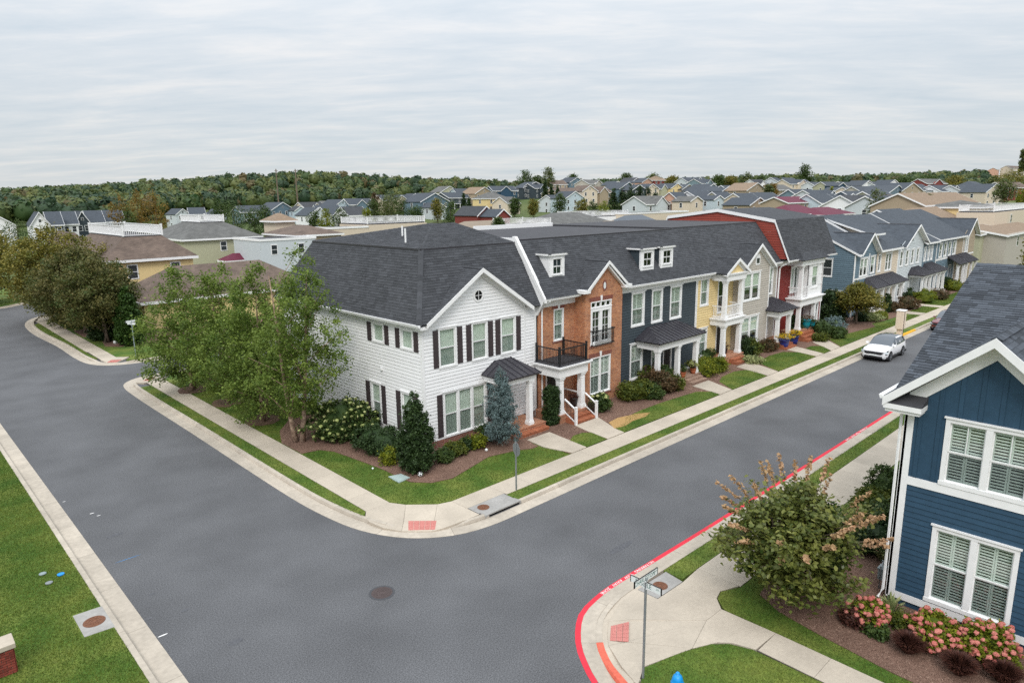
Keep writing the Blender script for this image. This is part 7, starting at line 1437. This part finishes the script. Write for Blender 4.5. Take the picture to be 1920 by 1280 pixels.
for k in range(4): a = math.radians(190+k*17); mb.box(x+.168*math.cos(a)-.012, x+.168*math.cos(a)+.012, y+.168*math.sin(a)-.012, y+.168*math.sin(a)+.012, .64, .685)
mb.build('tag', 'sign_white', t)['kind'] = 'stuff'
# brick pier at the bottom left
t = thing('brick_pier', 'brick pier with pale stone cap at the bottom left corner', 'pier', (1.0, 21.0, .1)); cq = onz = AT(0, 1200, 20.9); X1 = G(19, 1187, 1.0); px1, py1 = X1.x, X1.y; w_ = .62; mb = MB(); mb.box(px1-w_, px1-.04, py1-w_+.1, py1-.04, .1, .86); mb.build('mortar_core', 'mortar', t)
mb = MB(); mb.box(px1-w_-.05, px1+.03, py1-w_+.03, py1+.03, .86, 1.0); mb.build('cap_stone', 'concrete', t, bev=.012); bm_ = []
for bw, bh in ((.186, .053), (.088, .053)):
    k_ = MB(); k_.box(-bw/2, bw/2, -.02, .02, -bh/2, bh/2); ob = k_.build('brick', 'loose_brick'); vs_ = []
    for tv in (.15, .45, .75): c_ = ob.data.copy(); [setattr(p, 'value', tv) for p in c_.attributes['tint'].data]; vs_.append(c_)
    bm_.append(vs_); bpy.data.objects.remove(ob)
r_ = 0; z = .13
while z < .84:
    for side in range(2):
        L_ = w_-.04 if side == 0 else w_-.14; x0 = .0 if r_ % 2 else -.1
        while x0 < L_-.02:
            a, b = max(x0, 0), min(x0+.19, L_)
            if b-a > .04:
                me = bm_[0 if b-a > .13 else 1][random.randrange(3)]; s = ((b-a)/(.19 if b-a > .13 else .09), 1, 1); m_ = (a+b)/2
                p = (px1-w_+m_, py1-w_+.1-.012, z+.03) if side == 0 else (px1-.04+.012, py1-w_+.1+m_, z+.03); inst(me, 'brick', t, p, 0 if side == 0 else math.pi/2, s)
            x0 += .2
    z += .0705; r_ += 1
# kiosk post by the yellow kerb, meter boxes
q = G(1686, 630, .13); t = thing('utility_pedestal', 'tall beige box on a post beside the yellow kerb', 'pedestal', (q.x, q.y, .1)); x, y = q.x, q.y; mb = MB(); mb.box(x-.2, x+.2, y-.2, y+.2, .1, .8); mb.build('post', 'kiosk', t); mb = MB(); mb.box(x-.36, x+.36, y-.3, y+.3, .8, 2.4); mb.build('cabinet', 'kiosk', t, bev=.02); mb = MB(); mb.box(x-.4, x+.4, y-.34, y+.34, 2.4, 2.46); mb.build('cap', 'white_trim', t); mb = MB(); mb.box(x-.2, x-.13, y-.32, y-.302, .3, 2.4); mb.build('conduit', 'dark_wicker', t)
for l, x, y, z in (('grey gas meter at the boundary of brick and slate blue houses', 33.55, 24.9, .15), ('grey utility meter beside the navy house corner', 22.2, 6.25, .15)):
    t = thing('gas_meter', l, 'meter', (x, y, z)); mb = MB(); mb.box(x-.14, x+.14, y-.1, y+.1, z+.25, z+.6); mb.box(x-.17, x+.17, y-.12, y+.12, z+.6, z+.66); mb.build('meter_body', 'grey_box', t, bev=.015); mb = MB(); mb.tube([(x-.2, y, z-.05), (x-.2, y, z+.75), (x, y, z+.8), (x+.2, y, z+.75), (x+.2, y+.1, z+.75)], .025, 8); mb.build('pipe', 'galvanised', t)
# pots, chairs, urn, lamps
def pot(label, x, y, z, r, h, m, plant, ph, flower=None, nm='plant_pot'):
    t = thing(nm, label, 'flower pot', (x, y, z)); mb = MB(); mb.lathe([(r*.68, z), (r*.9, z+h*.5), (r, z+h*.92), (r*1.06, z+h*.93), (r*1.06, z+h), (r*.9, z+h), (r*.85, z+h*.9)], x, y, 18); mb.build('pot', m, t, True)
    pts = crown_pts(40, x, y, z+h, z+h+ph, [(0, r*.9), (.4, r*1.5), (.8, r*1.1), (1, r*.3)]); foliage(t, 'foliage', pts, r*.4, 18, .07, plant)
    if flower: p2 = crown_pts(60, x, y, z+h+ph*.35, z+h+ph*1.05, [(0, r*1.6), (.5, r*1.45), (1, r*.5)], shell=.3); foliage(t, 'flowers', p2, r*.25, 22, .06, flower, .8)
    return t
x, y = gp_(1469, 653); pot('deep blue pot of yellow mums, left of the two', x, y, .15, .42, .75, 'pot_blue', 'leaf_mid', .45, 'flower_yellow'); x, y = gp_(1487, 646); pot('deep blue pot of yellow mums, right of the two', x, y, .15, .42, .75, 'pot_blue', 'leaf_mid', .45, 'flower_yellow')
pot('big teal pot with rusty plant on the red house porch', 59.4, 24.85, .95, .38, .75, 'pot_teal', 'leaf_bronze', .35); pot('small dark teal pot on the red house steps', 60.3, 24.7, .95, .26, .45, 'pot_teal', 'leaf_mid', .2)
pot('terracotta pot with a fern beside the slate blue steps', 38.95, 24.28, .5, .2, .38, 'terracotta', 'leaf_mid', .5); pot('terracotta pot with red and white flowers on the slate blue porch', 40.35, 24.35, .5, .2, .38, 'terracotta', 'leaf_bronze', .5, 'flower_white')
pot('black urn on the brick house porch', 28.55, 24.9, .62, .24, .6, 'black_metal', 'leaf_burgundy', .12, nm='urn'); pot('dark planter beside the yellow house door', 46.6, 25.5, .68, .22, .4, 'dark_wicker', 'leaf_bronze', .5)
def chair(label, x, y, z, rz):
    t = thing('porch_chair', label, 'chair', (x, y, z)); M_ = Matrix.Translation((x, y, z)) @ Matrix.Rotation(rz, 4, 'Z'); mb = MB(); mb.M = M_; mb.box(-.28, .28, -.26, .26, .36, .42); mb.build('seat', 'dark_wicker', t); mb = MB(); mb.M = M_; mb.hexa([(-.28, .22, .42), (.28, .22, .42), (.28, .27, .42), (-.28, .27, .42), (-.24, .36, .95), (.24, .36, .95), (.24, .4, .95), (-.24, .4, .95)]); mb.build('backrest', 'dark_wicker', t)
    for s in (-1, 1):
        mb = MB(); mb.M = M_; mb.box(s*.3-.03, s*.3+.03, -.26, .3, .58, .63); mb.box(s*.3-.025, s*.3+.025, -.26, -.2, .42, .58); mb.build('armrest', 'dark_wicker', t)
        for q in (-.23, .23): mb = MB(); mb.M = M_; mb.box(s*.25-.025, s*.25+.025, q-.025, q+.025, 0, .36); mb.build('leg', 'dark_wicker', t)
chair('dark wicker porch chair behind the left porch column', 36.75, 25.3, .5, .2); chair('dark wicker porch chair beside the dark front door', 38.0, 25.4, .5, -.15)
for l, x, y in (('black wheeled bin nearer the yellow green shrub', 101.5, 24.3), ('black wheeled bin further from the street sign', 102.6, 24.4)):
    t = thing('wheeled_bin', l.replace('further from the street sign', 'right of the other one'), 'bin', (x, y, .2)); mb = MB(); mb.hexa([(x-.24, y-.26, .25), (x+.24, y-.26, .25), (x+.24, y+.26, .25), (x-.24, y+.26, .25), (x-.32, y-.36, 1.2), (x+.32, y-.36, 1.2), (x+.32, y+.36, 1.2), (x-.32, y+.36, 1.2)]); mb.build('bin_body', 'black_metal', t); mb = MB(); mb.box(x-.34, x+.34, y-.4, y+.38, 1.2, 1.27); mb.build('lid', 'black_metal', t)
    for s in (-1, 1): mb = MB(); mb.tube([(x+s*.28, y+.3, .3), (x+s*.34, y+.3, .3)], .11, 12); mb.build('wheel', 'tyre', t)
for k, (px, py, r) in enumerate(((837, 866, .09), (912, 843, .08), (699, 877, .05), (165, 622, .2), (217, 643, .2))):
    q = G(px, py, .2); m_ = MB(); m_.lathe([(r*.6, .13), (r, .15+r*.5), (r*.9, .15+r*1.1), (r*.3, .15+r*1.6)], q.x, q.y, 9); tag(m_.build('garden_stone', 'sign_white', smooth=False), ('white garden stone right of the conical yew', 'white garden stone near the blue spruce', 'tiny white stone at the hedge end', 'white boulder under the dark trees', 'white boulder beside the arborvitae pair')[k], 'stone', 'pale stones in the beds')

# ---------------------------------------------------------------- cars
def suv(label, x, y, heading, paint, roofm):
    """x, y: middle of the car on the ground; heading: direction of its nose in degrees"""
    t = thing('parked_car', label, 'car', (x, y, 0)); M_ = Matrix.Translation((x, y, 0)) @ Matrix.Rotation(math.radians(heading), 4, 'Z')
    def loft(st, mats, name, mf, smooth=True):
        mb = MB(); mb.M = M_; k = len(st[0]); vs = [p for s in st for p in s]; 
        for i in range(len(st)-1):
            for j in range(k-1): mb.add([st[i][j], st[i+1][j], st[i+1][j+1], st[i][j+1]], [(0, 1, 2, 3)], mf(i, j))
        mb.add(st[0], [tuple(range(k-1, -1, -1))], mf(-1, 0)); mb.add(st[-1], [tuple(range(k))], mf(-2, 0))
        o = mb.build(name, mats, t); bm = bmesh.new(); bm.from_mesh(o.data); bmesh.ops.remove_doubles(bm, verts=bm.verts, dist=.002); bmesh.ops.recalc_face_normals(bm, faces=bm.faces); bm.to_mesh(o.data); bm.free()
        if smooth: o.data.polygons.foreach_set('use_smooth', [True]*len(o.data.polygons)); md = o.modifiers.new('e', 'EDGE_SPLIT'); md.split_angle = math.radians(38)
        return o
    def ring(xx, w, zb, zt, cr=.0): h = zt-zb; return [(xx, -w*.86, zb), (xx, -w*.97, zb+h*.14), (xx, -w, zb+h*.45), (xx, -w*.985, zb+h*.72), (xx, -w*.93, zb+h*.93), (xx, -w*.8, zt), (xx, -w*.4, zt+cr), (xx, 0, zt+cr*1.2), (xx, w*.4, zt+cr), (xx, w*.8, zt), (xx, w*.93, zb+h*.93), (xx, w*.985, zb+h*.72), (xx, w, zb+h*.45), (xx, w*.97, zb+h*.14), (xx, w*.86, zb)]
    body = [ring(2.33, .66, .34, .70), ring(2.29, .76, .27, .84), ring(2.12, .87, .22, .93, .01), ring(1.75, .925, .22, .985, .025), ring(1.3, .93, .22, 1.03, .03), ring(.95, .93, .22, 1.06, .03), ring(.2, .925, .22, 1.06), ring(-.8, .93, .22, 1.08), ring(-1.7, .93, .24, 1.12), ring(-2.1, .9, .28, 1.1), ring(-2.27, .82, .34, 1.02), ring(-2.33, .74, .42, .9)]
    loft(body, [paint], 'body', lambda i, j: 0)
    def cab(xx, wb, wt, zb, zt): return [(xx, -wb, zb), (xx, -(wb*.35+wt*.65), zb+(zt-zb)*.84), (xx, -wt, zt-.03), (xx, -wt*.72, zt+.01), (xx, 0, zt+.03), (xx, wt*.72, zt+.01), (xx, wt, zt-.03), (xx, (wb*.35+wt*.65), zb+(zt-zb)*.84), (xx, wb, zb)]
    gs = [cab(1.02, .82, .8, 1.04, 1.07), cab(.62, .86, .74, 1.05, 1.33), cab(.22, .88, .69, 1.05, 1.56), cab(-.1, .88, .67, 1.06, 1.63), cab(-1.0, .88, .66, 1.08, 1.64), cab(-1.6, .87, .64, 1.1, 1.58), cab(-1.95, .85, .62, 1.1, 1.45), cab(-2.2, .82, .62, 1.06, 1.12)]
    def gm(i, j):
        if i < 0: return 0
        if j in (0, 7): return 1 if i in (1, 2, 3, 4, 5) else 0
        if i in (0, 1, 2): return 1 if 0 < j < 7 else 0
        if j in (1, 6): return 0
        return 1 if i == 6 else 2 if i < 5 else 0
    loft(gs, [paint, 'car_glass', roofm], 'cabin', gm)
    mb = MB(); mb.M = M_
    for s in (-1, 1):
        mb.hexa([(.12, s*.80, 1.06), (.17, s*.80, 1.06), (.17, s*.9, 1.06), (.12, s*.9, 1.06), (.0, s*.69, 1.5), (.05, s*.69, 1.5), (.05, s*.75, 1.5), (.0, s*.75, 1.5)], 1)
        mb.box(-.72, -.62, s*.84-.03, s*.84+.03, 1.07, 1.3, 1)
        mb.hexa([(-2.2, s*.9-.03, .24), (2.1, s*.9-.03, .24), (2.1, s*.9+.04, .24), (-2.2, s*.9+.04, .24), (-2.2, s*.9-.03, .38), (2.1, s*.9-.03, .38), (2.1, s*.9+.025, .38), (-2.2, s*.9+.025, .38)], 0)
    mb.build('side_trim', ['car_trim', paint], t)
    for s in (-1, 1): mb = MB(); mb.M = M_; mb.hexa([(.72, s*.9, 1.05), (.9, s*.9, 1.05), (.9, s*1.08, 1.07), (.76, s*1.08, 1.07), (.72, s*.9, 1.18), (.86, s*.9, 1.18), (.86, s*1.07, 1.2), (.76, s*1.07, 1.2)]); mb.build('wing_mirror', paint, t)
    mb = MB(); mb.M = M_; mb.hexa([(2.2, -.62, .58), (2.365, -.56, .58), (2.365, .56, .58), (2.2, .62, .58), (2.2, -.7, .77), (2.335, -.66, .77), (2.335, .66, .77), (2.2, .7, .77)]); mb.box(2.2, 2.35, -.64, .64, .3, .44); mb.build('grille', 'car_trim', t)
    mb = MB(); mb.M = M_; mb.box(2.3, 2.372, -.26, .26, .46, .57); mb.build('number_plate', 'sign_white', t)
    for s in (-1, 1):
        mb = MB(); mb.M = M_; mb.hexa([(1.95, s*.80, .6), (2.2, s*.6, .6), (2.362, s*.6, .6), (2.16, s*.93, .6), (1.8, s*.80, .86), (2.2, s*.66, .8), (2.325, s*.68, .8), (1.95, s*.945, .87)]); mb.build('headlight', 'car_trim', t); mb = MB(); mb.M = M_; mb.hexa([(2.1, s*.80, .66), (2.3, s*.64, .66), (2.352, s*.66, .66), (2.15, s*.94, .66), (2.0, s*.80, .78), (2.28, s*.68, .75), (2.335, s*.7, .75), (2.05, s*.95, .79)]); mb.build('lamp_lens', 'lamp_glass', t)
        mb = MB(); mb.M = M_; mb.box(2.2, 2.345, s*.62-.1, s*.62+.1, .32, .36); mb.build('skid_plate', 'rim', t)
        mb = MB(); mb.M = M_; mb.hexa([(-2.3, s*.5, .86), (-2.1, s*.86, .86), (-2.06, s*.89, .86), (-2.34, s*.5, .86), (-2.28, s*.5, .98), (-2.1, s*.86, 1.0), (-2.06, s*.89, 1.0), (-2.32, s*.5, .98)]); mb.build('tail_light', 'car_red', t)
        for xx in (1.42, -1.33):
            mb = MB(); mb.M = M_; cyl = lambda r, y0, y1: [(xx+r*math.cos(a), s*yy, .36+r*math.sin(a)) for yy in (y0, y1) for a in [2*math.pi*k/28 for k in range(28)]]
            def disc(r, y0, y1, mi): mb.add(cyl(r, y0, y1), [tuple(range(28)), tuple(range(55, 27, -1))]+[(k, (k+1) % 28, 28+(k+1) % 28, 28+k) for k in range(28)], mi)
            disc(.43, .5, .938, 0); mb.build('wheel_arch', 'car_trim', t); mb = MB(); mb.M = M_; disc(.36, .72, .955, 0); wh = mb.build('wheel', 'tyre', t); mb = MB(); mb.M = M_; disc(.07, .9, .972, 0)
            for k in range(5):
                a = 2*math.pi*k/5; c, sn = math.cos(a), math.sin(a); q = lambda r, w: (xx+r*c-w*sn, 0, .36+r*sn+w*c); P = [q(.05, -.045), q(.25, -.03), q(.25, .03), q(.05, .045)]; mb.add([(p[0], s*.95, p[2]) for p in P]+[(p[0], s*.97, p[2]) for p in P], [(0, 1, 2, 3), (7, 6, 5, 4), (0, 1, 5, 4), (1, 2, 6, 5), (2, 3, 7, 6), (3, 0, 4, 7)], 0)
            ringp = 28; o_ = [(xx+r*math.cos(2*math.pi*k/ringp), s*.965, .36+r*math.sin(2*math.pi*k/ringp)) for r in (.245, .275) for k in range(ringp)]; mb.add(o_, [(k, (k+1) % ringp, ringp+(k+1) % ringp, ringp+k) for k in range(ringp)]); mb.build('rim', 'rim', wh)
    return t
suv('white crossover car with black roof parked on the street', 56.75, 17.55, 180, 'car_white', 'car_glass')
suv('dark red car partly hidden behind the navy house roof', 72.6, 17.2, 180, 'car_red', 'car_red')
# patches and marks on the road
for px, py, a, b in ((440, 1203, .22, .12), (215, 1003, .3, .12), (285, 1113, .1, .07), (348, 1143, .14, .07), (276, 1160, .16, .08), (1165, 1025, .75, .16)):
    q = G(px, py); m_ = MB(); m_.add([(q.x+a*math.cos(k*.7)*(.8+.4*random.random()), q.y+b*math.sin(k*.7)*(.8+.4*random.random()), .003) for k in range(9)], [tuple(range(9))]); m_.build('road_stain', 'asphalt_stain', kind='structure')
for k, (px, py, a, b, m_) in enumerate(((306, 1190, .16, .03, 'white_paint'), (172, 962, .1, .03, 'white_paint'), (185, 966, .08, .025, 'white_paint'), (120, 940, .07, .02, 'white_paint'), (240, 1047, .42, .012, 'hydrant_blue'))):
    q = G(px, py); mb = MB(); mb.add([(q.x+a*math.cos(j*.9+.4)*(.8+.3*random.random()), q.y+b*math.sin(j*.9+.4)*(.8+.3*random.random()), .0035) for j in range(7)], [tuple(range(7))]); mb.build('paint_mark', m_, kind='structure')
